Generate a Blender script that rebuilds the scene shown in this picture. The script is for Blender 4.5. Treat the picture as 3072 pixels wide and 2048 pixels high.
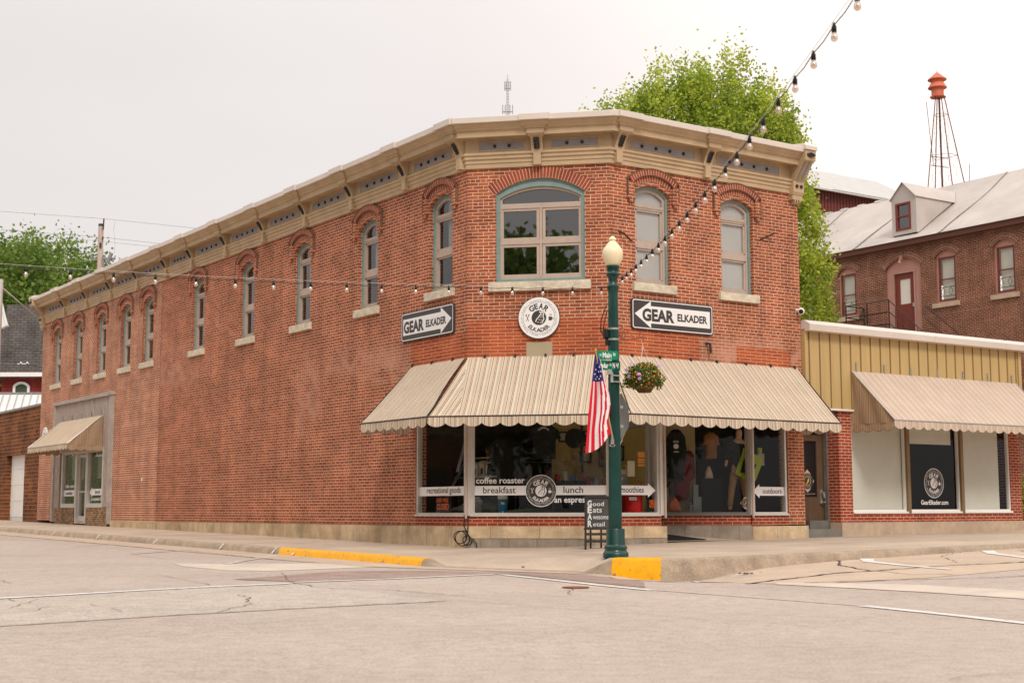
import bpy, bmesh, math, random
import numpy as np
from mathutils import Vector, Matrix
from mathutils.geometry import tessellate_polygon
random.seed(7)
rad = math.radians
S = bpy.context.scene
for o in list(bpy.data.objects): bpy.data.objects.remove(o)
# ------------------------------------------------------------------ camera
EYE = 1.05
cd = bpy.data.cameras.new('camera'); cam = bpy.data.objects.new('camera', cd); S.collection.objects.link(cam)
pitch = math.atan(503/4270); roll = 0.0020
fw = Vector((0, math.cos(pitch), math.sin(pitch))); rx = Vector((1, 0, 0)); up = rx.cross(fw)
r2 = rx*math.cos(roll) - up*math.sin(roll); u2 = rx*math.sin(roll) + up*math.cos(roll)
m = Matrix((r2, u2, -fw)).transposed().to_4x4(); m.translation = Vector((0, 0, EYE))
cam.matrix_world = m
cd.sensor_width = 36; cd.lens = 36*4270/3072; cd.clip_start = .1; cd.clip_end = 3000
cd.dof.use_dof = True; cd.dof.focus_distance = 27; cd.dof.aperture_fstop = 3.2
S.camera = cam
# ------------------------------------------------------------------ world and sun
SUN_AZ, SUN_EL = rad(168), rad(44)      # azimuth to the right of the view direction
w = bpy.data.worlds.new('World'); S.world = w; w.use_nodes = True
nt = w.node_tree; nt.nodes.clear()
def nd(tree, typ, **kw):
    n = tree.nodes.new(typ)
    for k, v in kw.items():
        if k.startswith('i_'): n.inputs[int(k[2:]) if k[2:].isdigit() else k[2:]].default_value = v
        else: setattr(n, k, v)
    return n
sky = nd(nt, 'ShaderNodeTexSky', sky_type='NISHITA', sun_disc=False, sun_elevation=SUN_EL, sun_rotation=SUN_AZ, dust_density=6, air_density=1.2)
tc = nd(nt, 'ShaderNodeTexCoord')
sep = nd(nt, 'ShaderNodeSeparateXYZ'); nt.links.new(tc.outputs['Generated'], sep.inputs[0])
# overcast veil: brighter towards the zenith and around the veiled sun
ramp = nd(nt, 'ShaderNodeValToRGB'); e = ramp.color_ramp.elements
e[0].position = 0.0; e[0].color = (.66, .615, .605, 1); e[1].position = 1; e[1].color = (1.35, 1.29, 1.22, 1)
q = e.new(.30); q.color = (.71, .665, .65, 1); q = e.new(.14); q.color = (.69, .645, .633, 1)
nt.links.new(sep.outputs[2], ramp.inputs[0])
gd = Vector((math.sin(rad(19))*math.cos(rad(20)), math.cos(rad(19))*math.cos(rad(20)), math.sin(rad(20))))
dot = nd(nt, 'ShaderNodeVectorMath', operation='DOT_PRODUCT'); dot.inputs[1].default_value = gd
nrm = nd(nt, 'ShaderNodeVectorMath', operation='NORMALIZE')
nt.links.new(tc.outputs['Generated'], nrm.inputs[0]); nt.links.new(nrm.outputs[0], dot.inputs[0])
mx0 = nd(nt, 'ShaderNodeMath', operation='MAXIMUM', i_1=0.0); nt.links.new(dot.outputs['Value'], mx0.inputs[0])
pw = nd(nt, 'ShaderNodeMath', operation='POWER', i_1=34.0); nt.links.new(mx0.outputs[0], pw.inputs[0])
glow = nd(nt, 'ShaderNodeMix', data_type='RGBA', blend_type='ADD', clamp_factor=False)
nt.links.new(pw.outputs[0], glow.inputs[0]); nt.links.new(ramp.outputs[0], glow.inputs[6]); glow.inputs[7].default_value = (.45, .36, .30, 1)
nz = nd(nt, 'ShaderNodeTexNoise'); nz.inputs['Scale'].default_value = 1.6; nz.inputs['Detail'].default_value = 3
mp = nd(nt, 'ShaderNodeMapping'); mp.inputs['Scale'].default_value = (1, 1, 3)
nt.links.new(tc.outputs['Generated'], mp.inputs[0]); nt.links.new(mp.outputs[0], nz.inputs[0])
mr = nd(nt, 'ShaderNodeMapRange', i_3=.94, i_4=1.06); mr.inputs[1].default_value = .3; mr.inputs[2].default_value = .7
nt.links.new(nz.outputs[0], mr.inputs[0])
veil = nd(nt, 'ShaderNodeVectorMath', operation='SCALE'); nt.links.new(glow.outputs[2], veil.inputs[0]); nt.links.new(mr.outputs[0], veil.inputs[3])
v10 = nd(nt, 'ShaderNodeVectorMath', operation='SCALE'); v10.inputs[3].default_value = 10; nt.links.new(veil.outputs[0], v10.inputs[0])
mixs = nd(nt, 'ShaderNodeMix', data_type='RGBA', i_0=.93)
nt.links.new(sky.outputs[0], mixs.inputs[6]); nt.links.new(v10.outputs[0], mixs.inputs[7])
bg = nd(nt, 'ShaderNodeBackground'); bg.inputs[1].default_value = .1
wo = nd(nt, 'ShaderNodeOutputWorld'); nt.links.new(mixs.outputs[2], bg.inputs[0]); nt.links.new(bg.outputs[0], wo.inputs[0])
sl = bpy.data.lights.new('sun', 'SUN'); sl.energy = 1.5; sl.angle = rad(15); sl.color = (1, .93, .84)
so = bpy.data.objects.new('sun', sl); S.collection.objects.link(so)
sd = Vector((math.sin(SUN_AZ)*math.cos(SUN_EL), math.cos(SUN_AZ)*math.cos(SUN_EL), math.sin(SUN_EL)))
so.rotation_euler = sd.to_track_quat('Z', 'Y').to_euler(); so.location = (0, 0, 30)
S.view_settings.view_transform = 'Standard'; S.view_settings.look = 'None'; S.view_settings.gamma = 1
S.view_settings.exposure = 0.27
S.render.engine = 'CYCLES'
# ------------------------------------------------------------------ plan frames
aL, aR = rad(34.33), rad(55.67)
Lv = Vector((-math.sin(aL), math.cos(aL), 0)); Rv = Vector((math.sin(aR), math.cos(aR), 0)); Z = Vector((0, 0, 1))
def ST(s, t, z=0): return Rv*s + Lv*t + Z*z
class Fr:
    def __init__(s, O, U, N): s.O, s.U, s.N = Vector(O), Vector(U).normalized(), Vector(N).normalized()
    def p(s, u, n, z): return s.O + s.U*u + s.N*n + Z*z
    def at(s, u, n=0): return Fr(s.O+s.U*u+s.N*n, s.U, s.N)
sB, tB, sC, tC = 14.88, 23.33, 16.87, 21.34
LW = Fr(ST(sB, tB), Lv, -Rv); RW = Fr(ST(sC, tC), Rv, -Lv); FW = Fr(ST(sB, tB), Rv-Lv, -(Rv+Lv))
GR = Fr((0, 0, 0), Rv, Lv)                       # ground frame: u = s, n = t
RC = Fr(ST(sC+3.6, tC), (-1, 0, 0), (0, -1, 0))  # splayed shop window in the entry recess
# ------------------------------------------------------------------ mesh builder
ORG = {}
class MB:
    def __init__(s): s.v, s.f, s.m, s.uv = [], [], [], []
    def face(s, pts, uv=None, m=0):
        b = len(s.v); s.v += [Vector(p) for p in pts]; s.f.append(tuple(range(b, b+len(pts)))); s.m.append(m)
        s.uv += list(uv) if uv else [(0, 0)]*len(pts)
    def box(s, F, u0, u1, n0, n1, z0, z1, m=0, top=None):
        P = F.p
        q = lambda pts, uv, mm=m: s.face(pts, uv, mm)
        q([P(u0,n1,z0),P(u1,n1,z0),P(u1,n1,z1),P(u0,n1,z1)], [(u0,z0),(u1,z0),(u1,z1),(u0,z1)])
        q([P(u1,n0,z0),P(u0,n0,z0),P(u0,n0,z1),P(u1,n0,z1)], [(u1,z0),(u0,z0),(u0,z1),(u1,z1)])
        q([P(u0,n0,z0),P(u0,n1,z0),P(u0,n1,z1),P(u0,n0,z1)], [(n0,z0),(n1,z0),(n1,z1),(n0,z1)])
        q([P(u1,n1,z0),P(u1,n0,z0),P(u1,n0,z1),P(u1,n1,z1)], [(n1,z0),(n0,z0),(n0,z1),(n1,z1)])
        q([P(u0,n0,z1),P(u0,n1,z1),P(u1,n1,z1),P(u1,n0,z1)], [(u0,n0),(u0,n1),(u1,n1),(u1,n0)], m if top is None else top)
        q([P(u0,n0,z0),P(u1,n0,z0),P(u1,n1,z0),P(u0,n1,z0)], [(u0,n0),(u1,n0),(u1,n1),(u0,n1)])
    def prism(s, pts, d, m=0, uvs=None, side_m=None):     # extrude 3D outline by vector d
        d = Vector(d); pts = [Vector(p) for p in pts]; n = len(pts)
        uvs = uvs or [(0, 0)]*n; sm = m if side_m is None else side_m
        for tri in tessellate_polygon([pts]):
            s.face([pts[i] for i in tri], [uvs[i] for i in tri], m); s.face([pts[i]+d for i in reversed(tri)], [uvs[i] for i in reversed(tri)], m)
        for i in range(n):
            j = (i+1) % n; s.face([pts[i], pts[j], pts[j]+d, pts[i]+d], [uvs[i], uvs[j], uvs[j], uvs[i]], sm)
    def tube(s, pts, r, k=8, m=0, cap=True):
        pts = [Vector(p) for p in pts]; rs = r if isinstance(r, (list, tuple)) else [r]*len(pts)
        rings = []; ref = None
        for i, p in enumerate(pts):
            t = (pts[min(i+1, len(pts)-1)] - pts[max(i-1, 0)])
            if t.length < 1e-9: t = Vector((0, 0, 1))
            t.normalize()
            if ref is None: ref = t.orthogonal().normalized()
            ref = (ref - t*ref.dot(t)); ref = ref.normalized() if ref.length > 1e-6 else t.orthogonal().normalized()
            b = t.cross(ref); rings.append([p + (ref*math.cos(a)+b*math.sin(a))*rs[i] for a in [2*math.pi*j/k for j in range(k)]])
        base = len(s.v)
        for rg in rings: s.v += rg
        for i in range(len(rings)-1):
            for j in range(k):
                a = base+i*k+j; b = base+i*k+(j+1) % k; s.f.append((a, b, b+k, a+k)); s.m.append(m)
                s.uv += [(j/k, i), ((j+1)/k, i), ((j+1)/k, i+1), (j/k, i+1)]
        if cap:
            s.f.append(tuple(base+j for j in reversed(range(k)))); s.m.append(m); s.uv += [(0, 0)]*k
            e = base+(len(rings)-1)*k; s.f.append(tuple(e+j for j in range(k))); s.m.append(m); s.uv += [(0, 0)]*k
    def lathe(s, c, prof, k=24, m=0, rot=0):   # prof: (r, z)
        c = Vector(c); base = len(s.v)
        for r, z in prof:
            for j in range(k):
                a = 2*math.pi*j/k+rot; s.v.append(c+Vector((math.cos(a)*r, math.sin(a)*r, z)))
        for i in range(len(prof)-1):
            for j in range(k):
                a = base+i*k+j; b = base+i*k+(j+1) % k; s.f.append((a, b, b+k, a+k)); s.m.append(m)
                s.uv += [(j/k, prof[i][1]), ((j+1)/k, prof[i][1]), ((j+1)/k, prof[i+1][1]), (j/k, prof[i+1][1])]
        for e, o in ((0, -1), (len(prof)-1, 1)):
            if prof[e][0] > 1e-4:
                idx = [base+e*k+j for j in range(k)]; s.f.append(tuple(idx if o > 0 else reversed(idx))); s.m.append(m); s.uv += [(0, 0)]*k
    def poly(s, F, outl, n, holes=(), m=0, flip=False):    # planar (u,z) polygon at offset n with holes
        loops = [[Vector((u, z, 0)) for u, z in l] for l in [outl]+list(holes)]
        flat = [p for l in loops for p in l]
        for tri in tessellate_polygon(loops):
            s.face([F.p(flat[i].x, n, flat[i].y) for i in tri], [(flat[i].x, flat[i].y) for i in tri], m)
    def ring(s, F, a, b, na, nb, m=0, close=True):        # strip between loops a and b (same count)
        k = len(a)
        for i in range(k if close else k-1):
            j = (i+1) % k
            s.face([F.p(a[i][0], na, a[i][1]), F.p(a[j][0], na, a[j][1]), F.p(b[j][0], nb, b[j][1]), F.p(b[i][0], nb, b[i][1])],
                   [(na+a[i][0], a[i][1]), (na+a[j][0], a[j][1]), (nb+b[j][0], b[j][1]), (nb+b[i][0], b[i][1])], m)
    def slab(s, F, outl, n0, n1, m=0, sm=None):           # (u,z) outline extruded from n0 to n1
        s.poly(F, outl, n1, (), m); s.poly(F, outl, n0, (), m); s.ring(F, outl, outl, n0, n1, m if sm is None else sm)
    def band(s, F, a, b, n0, n1, m=0, m2=None):           # frame between outer loop a and inner loop b, n0..n1
        s.ring(F, a, b, n1, n1, m); s.ring(F, a, a, n0, n1, m); s.ring(F, b, b, n0, n1, m if m2 is None else m2)
    def build(s, name, mats, parent=None, smooth=False, loc=None):
        org = ORG[parent] if parent else Vector(loc or (0, 0, 0))
        me = bpy.data.meshes.new(name); me.from_pydata([tuple(v-org) for v in s.v], [], s.f)
        me.polygons.foreach_set('material_index', s.m)
        ul = me.uv_layers.new(name='UVMap'); ul.data.foreach_set('uv', [c for p in s.uv for c in p[:2]])
        for mt in (mats if isinstance(mats, (list, tuple)) else [mats]): me.materials.append(mt)
        if smooth: me.polygons.foreach_set('use_smooth', [True]*len(s.f))
        bm = bmesh.new(); bm.from_mesh(me); bmesh.ops.remove_doubles(bm, verts=bm.verts, dist=.0004)
        bmesh.ops.recalc_face_normals(bm, faces=bm.faces); bm.to_mesh(me); bm.free()
        if smooth and smooth is not True: me.set_sharp_from_angle(angle=rad(smooth))
        o = bpy.data.objects.new(name, me); S.collection.objects.link(o)
        if parent: o.parent = parent
        else: o.location = org
        ORG[o] = org
        return o
def tag(o, label=None, cat=None, group=None, kind=None):
    if label: o['label'] = label
    if cat: o['category'] = cat
    if group: o['group'] = group
    if kind: o['kind'] = kind
    return o
def thing(name, label, cat, loc, group=None):
    o = bpy.data.objects.new(name, None); o.empty_display_size = .2; S.collection.objects.link(o); o.location = loc; ORG[o] = Vector(loc)
    return tag(o, label, cat, group)
def copy_tree(o, parent=None):
    c = o.copy(); S.collection.objects.link(c)
    if parent: c.parent = parent
    for ch in o.children: copy_tree(ch, c)
    return c
# ------------------------------------------------------------------ materials
M = {}
def mat(name, col, rough=.6, var=.0, scale=4, bump=0, bscale=None, spec=.3, metal=0, coord='Object', col2=None, stretch=None, grain=0):
    m = bpy.data.materials.new(name); m.use_nodes = True; t = m.node_tree; b = t.nodes['Principled BSDF']
    b.inputs['Base Color'].default_value = (*col, 1); b.inputs['Roughness'].default_value = rough
    b.inputs['Specular IOR Level'].default_value = spec; b.inputs['Metallic'].default_value = metal
    if var or bump or col2:
        c = nd(t, 'ShaderNodeTexCoord'); src = c.outputs[coord]
        if stretch:
            mp = nd(t, 'ShaderNodeMapping'); mp.inputs['Scale'].default_value = stretch; t.links.new(src, mp.inputs[0]); src = mp.outputs[0]
        n = nd(t, 'ShaderNodeTexNoise'); n.inputs['Scale'].default_value = scale; n.inputs['Detail'].default_value = 7; n.inputs['Roughness'].default_value = .62
        t.links.new(src, n.inputs[0])
        r = nd(t, 'ShaderNodeMapRange'); r.inputs[1].default_value = .3; r.inputs[2].default_value = .7; t.links.new(n.outputs[0], r.inputs[0])
        if var or col2:
            x = nd(t, 'ShaderNodeMix', data_type='RGBA'); t.links.new(r.outputs[0], x.inputs[0])
            x.inputs[6].default_value = (*[k*(1-var) for k in col], 1); x.inputs[7].default_value = (*(col2 or [min(1, k*(1+var)) for k in col]), 1)
            cc = x.outputs[2]
            if grain:
                for gs, ga in ((38, grain), (130, grain), (6, grain*.45)):
                    g = nd(t, 'ShaderNodeTexNoise'); g.inputs['Scale'].default_value = gs; g.inputs['Detail'].default_value = 2; t.links.new(c.outputs[coord], g.inputs[0])
                    gr = nd(t, 'ShaderNodeMapRange', i_1=.34, i_2=.66, i_3=1-ga, i_4=1+ga); t.links.new(g.outputs[0], gr.inputs[0])
                    sv = nd(t, 'ShaderNodeVectorMath', operation='SCALE'); t.links.new(cc, sv.inputs[0]); t.links.new(gr.outputs[0], sv.inputs[3]); cc = sv.outputs[0]
            t.links.new(cc, b.inputs['Base Color'])
        if bump:
            n2 = nd(t, 'ShaderNodeTexNoise'); n2.inputs['Scale'].default_value = bscale or scale*4; n2.inputs['Detail'].default_value = 5; t.links.new(src, n2.inputs[0])
            bp = nd(t, 'ShaderNodeBump'); bp.inputs['Strength'].default_value = bump; bp.inputs['Distance'].default_value = .02
            t.links.new(n2.outputs[0], bp.inputs['Height']); t.links.new(bp.outputs[0], b.inputs['Normal'])
    M[name] = m; return m
def brick(name, c1, c2, mortar, bw=.213, bh=.0667, ms=.007, header=7, stain=None, stain_thr=.62, off=.5, patch=None, soot=.25, nscale=1.3):
    m = bpy.data.materials.new(name); m.use_nodes = True; t = m.node_tree; b = t.nodes['Principled BSDF']; ln = t.links.new
    b.inputs['Roughness'].default_value = .88; b.inputs['Specular IOR Level'].default_value = .2
    c = nd(t, 'ShaderNodeTexCoord'); uv = c.outputs['UV']
    wob = nd(t, 'ShaderNodeTexNoise'); wob.inputs['Scale'].default_value = 9; ln(uv, wob.inputs[0])
    wv = nd(t, 'ShaderNodeVectorMath', operation='MULTIPLY_ADD'); wv.inputs[1].default_value = (.008, .006, 0); ln(wob.outputs['Color'], wv.inputs[0]); ln(uv, wv.inputs[2])
    def bt(w):
        x = nd(t, 'ShaderNodeTexBrick', offset=off); ln(wv.outputs[0], x.inputs[0])
        x.inputs['Color1'].default_value = (*c1, 1); x.inputs['Color2'].default_value = (*c2, 1); x.inputs['Mortar'].default_value = (*mortar, 1)
        x.inputs['Scale'].default_value = 1; x.inputs['Brick Width'].default_value = w; x.inputs['Row Height'].default_value = bh
        x.inputs['Mortar Size'].default_value = ms; x.inputs['Mortar Smooth'].default_value = .25; x.inputs['Bias'].default_value = 0
        return x
    b1 = bt(bw); col, fac = b1.outputs[0], b1.outputs[1]
    if header:
        b2 = bt(bw/2); sp = nd(t, 'ShaderNodeSeparateXYZ'); ln(wv.outputs[0], sp.inputs[0])
        d = nd(t, 'ShaderNodeMath', operation='DIVIDE', i_1=bh*header); ln(sp.outputs[1], d.inputs[0])
        fr = nd(t, 'ShaderNodeMath', operation='FRACT'); ln(d.outputs[0], fr.inputs[0])
        lt = nd(t, 'ShaderNodeMath', operation='LESS_THAN', i_1=1/header); ln(fr.outputs[0], lt.inputs[0])
        x = nd(t, 'ShaderNodeMix', data_type='RGBA'); ln(lt.outputs[0], x.inputs[0]); ln(col, x.inputs[6]); ln(b2.outputs[0], x.inputs[7]); col = x.outputs[2]
        y = nd(t, 'ShaderNodeMix', data_type='FLOAT'); ln(lt.outputs[0], y.inputs[0]); ln(fac, y.inputs[2]); ln(b2.outputs[1], y.inputs[3]); fac = y.outputs[0]
    n = nd(t, 'ShaderNodeTexNoise'); n.inputs['Scale'].default_value = nscale; n.inputs['Detail'].default_value = 8; n.inputs['Roughness'].default_value = .6; ln(uv, n.inputs[0])
    r = nd(t, 'ShaderNodeMapRange', i_1=.3, i_2=.72, i_3=1-soot, i_4=1+soot*.75); ln(n.outputs[0], r.inputs[0])
    sc = nd(t, 'ShaderNodeVectorMath', operation='SCALE'); ln(col, sc.inputs[0]); ln(r.outputs[0], sc.inputs[3]); col = sc.outputs[0]
    ms_ = nd(t, 'ShaderNodeMapping'); ms_.inputs['Scale'].default_value = (2.6, .22, 1); ln(uv, ms_.inputs[0])
    ns = nd(t, 'ShaderNodeTexNoise'); ns.inputs['Scale'].default_value = 1; ns.inputs['Detail'].default_value = 8; ns.inputs['Roughness'].default_value = .7; ln(ms_.outputs[0], ns.inputs[0])
    rs = nd(t, 'ShaderNodeMapRange', i_1=.35, i_2=.68, i_3=1.12, i_4=.80); ln(ns.outputs[0], rs.inputs[0])
    ss_ = nd(t, 'ShaderNodeVectorMath', operation='SCALE'); ln(col, ss_.inputs[0]); ln(rs.outputs[0], ss_.inputs[3]); col = ss_.outputs[0]
    n3 = nd(t, 'ShaderNodeTexNoise'); n3.inputs['Scale'].default_value = 45; n3.inputs['Detail'].default_value = 3; ln(uv, n3.inputs[0])
    r3 = nd(t, 'ShaderNodeMapRange', i_1=.25, i_2=.75, i_3=.82, i_4=1.16); ln(n3.outputs[0], r3.inputs[0])
    sc3 = nd(t, 'ShaderNodeVectorMath', operation='SCALE'); ln(col, sc3.inputs[0]); ln(r3.outputs[0], sc3.inputs[3]); col = sc3.outputs[0]
    if stain:
        n2 = nd(t, 'ShaderNodeTexNoise'); n2.inputs['Scale'].default_value = .42; n2.inputs['Detail'].default_value = 9; n2.inputs['Roughness'].default_value = .68; ln(uv, n2.inputs[0])
        r2_ = nd(t, 'ShaderNodeMapRange', i_1=stain_thr-.06, i_2=stain_thr+.12, i_3=0, i_4=.55); ln(n2.outputs[0], r2_.inputs[0]); sf = r2_.outputs[0]
        for (pu, pz, ru, rz, amt) in (patch or []):
            mp = nd(t, 'ShaderNodeMapping', vector_type='POINT'); mp.inputs['Location'].default_value = (-pu/ru, -pz/rz, 0); mp.inputs['Scale'].default_value = (1/ru, 1/rz, 0); ln(uv, mp.inputs[0])
            ln_ = nd(t, 'ShaderNodeVectorMath', operation='LENGTH'); ln(mp.outputs[0], ln_.inputs[0])
            rr = nd(t, 'ShaderNodeMapRange', i_1=1.15, i_2=.2, i_3=0, i_4=1); ln(ln_.outputs['Value'], rr.inputs[0])
            nn = nd(t, 'ShaderNodeMapRange', i_1=.38, i_2=.6, i_3=0, i_4=amt); ln(n2.outputs[0], nn.inputs[0]); 
            n4 = nd(t, 'ShaderNodeTexNoise'); n4.inputs['Scale'].default_value = 2.2; n4.inputs['Detail'].default_value = 8; ln(uv, n4.inputs[0]); ln(n4.outputs[0], nn.inputs[0])
            mu = nd(t, 'ShaderNodeMath', operation='MULTIPLY'); ln(rr.outputs[0], mu.inputs[0]); ln(nn.outputs[0], mu.inputs[1])
            ad = nd(t, 'ShaderNodeMath', operation='MAXIMUM'); ln(sf, ad.inputs[0]); ln(mu.outputs[0], ad.inputs[1]); sf = ad.outputs[0]
        x = nd(t, 'ShaderNodeMix', data_type='RGBA'); ln(sf, x.inputs[0]); ln(col, x.inputs[6]); x.inputs[7].default_value = (*stain, 1); col = x.outputs[2]
    ln(col, b.inputs['Base Color'])
    iv = nd(t, 'ShaderNodeMath', operation='SUBTRACT', i_0=1.0); ln(fac, iv.inputs[1])
    bp = nd(t, 'ShaderNodeBump'); bp.inputs['Strength'].default_value = .55; bp.inputs['Distance'].default_value = .008; ln(iv.outputs[0], bp.inputs['Height'])
    bp2 = nd(t, 'ShaderNodeBump'); bp2.inputs['Strength'].default_value = .3; bp2.inputs['Distance'].default_value = .006; ln(n3.outputs[0], bp2.inputs['Height']); ln(bp.outputs[0], bp2.inputs['Normal']); ln(bp2.outputs[0], b.inputs['Normal'])
    M[name] = m; return m
def glass(name, refl=1.0, tint=(.9, .92, .9)):
    m = bpy.data.materials.new(name); m.use_nodes = True; t = m.node_tree; t.nodes.clear()
    ge = nd(t, 'ShaderNodeNewGeometry'); dt = nd(t, 'ShaderNodeVectorMath', operation='DOT_PRODUCT'); t.links.new(ge.outputs['Normal'], dt.inputs[0]); t.links.new(ge.outputs['Incoming'], dt.inputs[1])
    ab = nd(t, 'ShaderNodeMath', operation='ABSOLUTE'); t.links.new(dt.outputs['Value'], ab.inputs[0]); om = nd(t, 'ShaderNodeMath', operation='SUBTRACT', i_0=1.0, use_clamp=True); t.links.new(ab.outputs[0], om.inputs[1])
    pw_ = nd(t, 'ShaderNodeMath', operation='POWER', i_1=4.0); t.links.new(om.outputs[0], pw_.inputs[0])
    fr = nd(t, 'ShaderNodeMath', operation='MULTIPLY_ADD', i_1=.95, i_2=.05); t.links.new(pw_.outputs[0], fr.inputs[0]); g = nd(t, 'ShaderNodeBsdfGlossy'); g.inputs['Roughness'].default_value = .015
    tr = nd(t, 'ShaderNodeBsdfTransparent'); tr.inputs[0].default_value = (*tint, 1)
    ml = nd(t, 'ShaderNodeMath', operation='MULTIPLY', i_1=refl, use_clamp=True); mx = nd(t, 'ShaderNodeMixShader'); o = nd(t, 'ShaderNodeOutputMaterial')
    n = nd(t, 'ShaderNodeTexNoise'); n.inputs['Scale'].default_value = .9; c = nd(t, 'ShaderNodeTexCoord'); t.links.new(c.outputs['Object'], n.inputs[0])
    bp = nd(t, 'ShaderNodeBump'); bp.inputs['Strength'].default_value = .05; bp.inputs['Distance'].default_value = .05; t.links.new(n.outputs[0], bp.inputs['Height']); t.links.new(bp.outputs[0], g.inputs['Normal'])
    t.links.new(fr.outputs[0], ml.inputs[0]); t.links.new(ml.outputs[0], mx.inputs[0]); t.links.new(tr.outputs[0], mx.inputs[1]); t.links.new(g.outputs[0], mx.inputs[2]); t.links.new(mx.outputs[0], o.inputs[0])
    M[name] = m; return m
def stripes(name, period, stops, rough=.85, var=.06, transl=.12):   # canvas striped along UV x
    m = bpy.data.materials.new(name); m.use_nodes = True; t = m.node_tree; ln = t.links.new; b = t.nodes['Principled BSDF']
    b.inputs['Roughness'].default_value = rough; b.inputs['Specular IOR Level'].default_value = .15
    c = nd(t, 'ShaderNodeTexCoord'); sp = nd(t, 'ShaderNodeSeparateXYZ'); ln(c.outputs['UV'], sp.inputs[0])
    d = nd(t, 'ShaderNodeMath', operation='DIVIDE', i_1=period); ln(sp.outputs[0], d.inputs[0])
    f = nd(t, 'ShaderNodeMath', operation='FRACT'); ln(d.outputs[0], f.inputs[0])
    r = nd(t, 'ShaderNodeValToRGB'); cr = r.color_ramp; cr.interpolation = 'CONSTANT'
    for i, (p, col) in enumerate(stops):
        el = cr.elements[i] if i < 2 else cr.elements.new(p)
        el.position = p; el.color = (*col, 1)
    ln(f.outputs[0], r.inputs[0])
    n = nd(t, 'ShaderNodeTexNoise'); n.inputs['Scale'].default_value = 2.5; n.inputs['Detail'].default_value = 6; ln(c.outputs['Object'], n.inputs[0])
    mr_ = nd(t, 'ShaderNodeMapRange', i_1=.3, i_2=.7, i_3=1-var, i_4=1+var); ln(n.outputs[0], mr_.inputs[0])
    sc = nd(t, 'ShaderNodeVectorMath', operation='SCALE'); ln(r.outputs[0], sc.inputs[0]); ln(mr_.outputs[0], sc.inputs[3]); ln(sc.outputs[0], b.inputs['Base Color'])
    bp = nd(t, 'ShaderNodeBump'); bp.inputs['Strength'].default_value = .25; bp.inputs['Distance'].default_value = .05; ln(n.outputs[0], bp.inputs['Height']); ln(bp.outputs[0], b.inputs['Normal'])
    tl = nd(t, 'ShaderNodeBsdfTranslucent'); ln(sc.outputs[0], tl.inputs[0]); mx = nd(t, 'ShaderNodeMixShader', i_0=transl); ln(b.outputs[0], mx.inputs[1]); ln(tl.outputs[0], mx.inputs[2])
    ln(mx.outputs[0], t.nodes['Material Output'].inputs[0]); M[name] = m; return m
brick('old_brick', (.44, .122, .055), (.265, .068, .034), (.68, .48, .34), stain=(.52, .27, .19), stain_thr=.70, patch=[(4.6, 4.3, 2.8, .36, .8), (7.0, 3.7, .8, 1.1, .8), (3.2, 4.05, 1.4, .35, 1.0), (15.5, 5.0, 2.2, .8, .7)])
brick('far_brick', (.46, .135, .060), (.31, .080, .040), (.72, .52, .375), ms=.011, header=6, stain=(.50, .24, .16), stain_thr=.64, soot=.3)
brick('new_brick', (.47, .105, .040), (.33, .068, .032), (.60, .33, .19), bw=.305, ms=.007, header=0, soot=.2)
brick('plinth_brick', (.33, .06, .03), (.27, .047, .026), (.55, .33, .22), bw=.2, bh=.0667, ms=.007, header=0)
brick('annex_brick', (.36, .06, .032), (.30, .05, .028), (.58, .36, .25), ms=.009, header=0)
brick('brown_brick', (.215, .066, .038), (.105, .034, .022), (.47, .29, .20), ms=.01, header=7, soot=.3)
brick('tile_block', (.22, .075, .028), (.12, .036, .018), (.33, .19, .085), bw=.41, bh=.137, ms=.012, header=0, soot=.45, nscale=.8)
brick('arch_brick', (.38, .085, .045), (.28, .055, .032), (.60, .40, .28), bw=.066, bh=.3, ms=.009, header=0, off=0)
brick('brown_arch', (.23, .06, .035), (.15, .04, .025), (.50, .33, .24), bw=.066, bh=.115, ms=.012, header=0, off=0)
brick('door_brick', (.36, .22, .11), (.13, .055, .03), (.45, .34, .22), header=0, bw=.2)
brick('red_siding', (.27, .045, .035), (.22, .038, .03), (.15, .03, .025), bw=2.5, bh=.14, ms=.01, header=0)
brick('stone', (.60, .46, .30), (.50, .36, .22), (.36, .27, .19), bw=.95, bh=.8, ms=.008, header=0, soot=.35, nscale=2.2, off=.5)
brick('stone_low', (.33, .28, .225), (.25, .205, .165), (.25, .2, .16), bw=.55, bh=.9, ms=.01, header=0, soot=.35, nscale=2)
brick('shingle', (.115, .098, .09), (.088, .075, .07), (.05, .043, .04), bw=.4, bh=.17, ms=.025, header=0, soot=.35)
mat('sill_stone', (.62, .54, .42), .9, .25, 6, .8, 14)
mat('annex_base', (.50, .38, .28), .9, .18, 3, .3)
mat('cornice_tan', (.50, .365, .225), .62, .13, 2.2, .12, 14)
mat('cornice_grey', (.30, .28, .285), .7, .12, 5)
mat('iron_leaf', (.035, .03, .03), .5, .3, 20, .9, 40)
mat('coping_white', (.68, .60, .54), .45, .06, 1.5)
mat('coping_top', (.80, .75, .71), .5, .05, 1.5)
mat('roof_membrane', (.7, .68, .66), .6, .08, 2)
mat('casing', (.22, .305, .29), .55, .12, 8)
mat('sash', (.47, .375, .31), .5, .08, 8)
mat('blind', (.47, .46, .44), .8, .05, 2)
mat('blind_white', (.70, .665, .60), .8, .05, 1.2)
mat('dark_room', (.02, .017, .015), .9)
mat('drapes', (.40, .38, .37), .9, .2, 3, stretch=(8, 8, .3))
mat('alu', (.62, .585, .545), .35, .08, 4, metal=.35)
mat('alu_dark', (.20, .185, .165), .4, .1, 4, metal=.3)
mat('bronze', (.24, .165, .085), .45, .1, 3, metal=.3)
mat('white_paint', (.80, .78, .75), .5, .05, 3)
mat('black_paint', (.012, .011, .011), .45)
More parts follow.
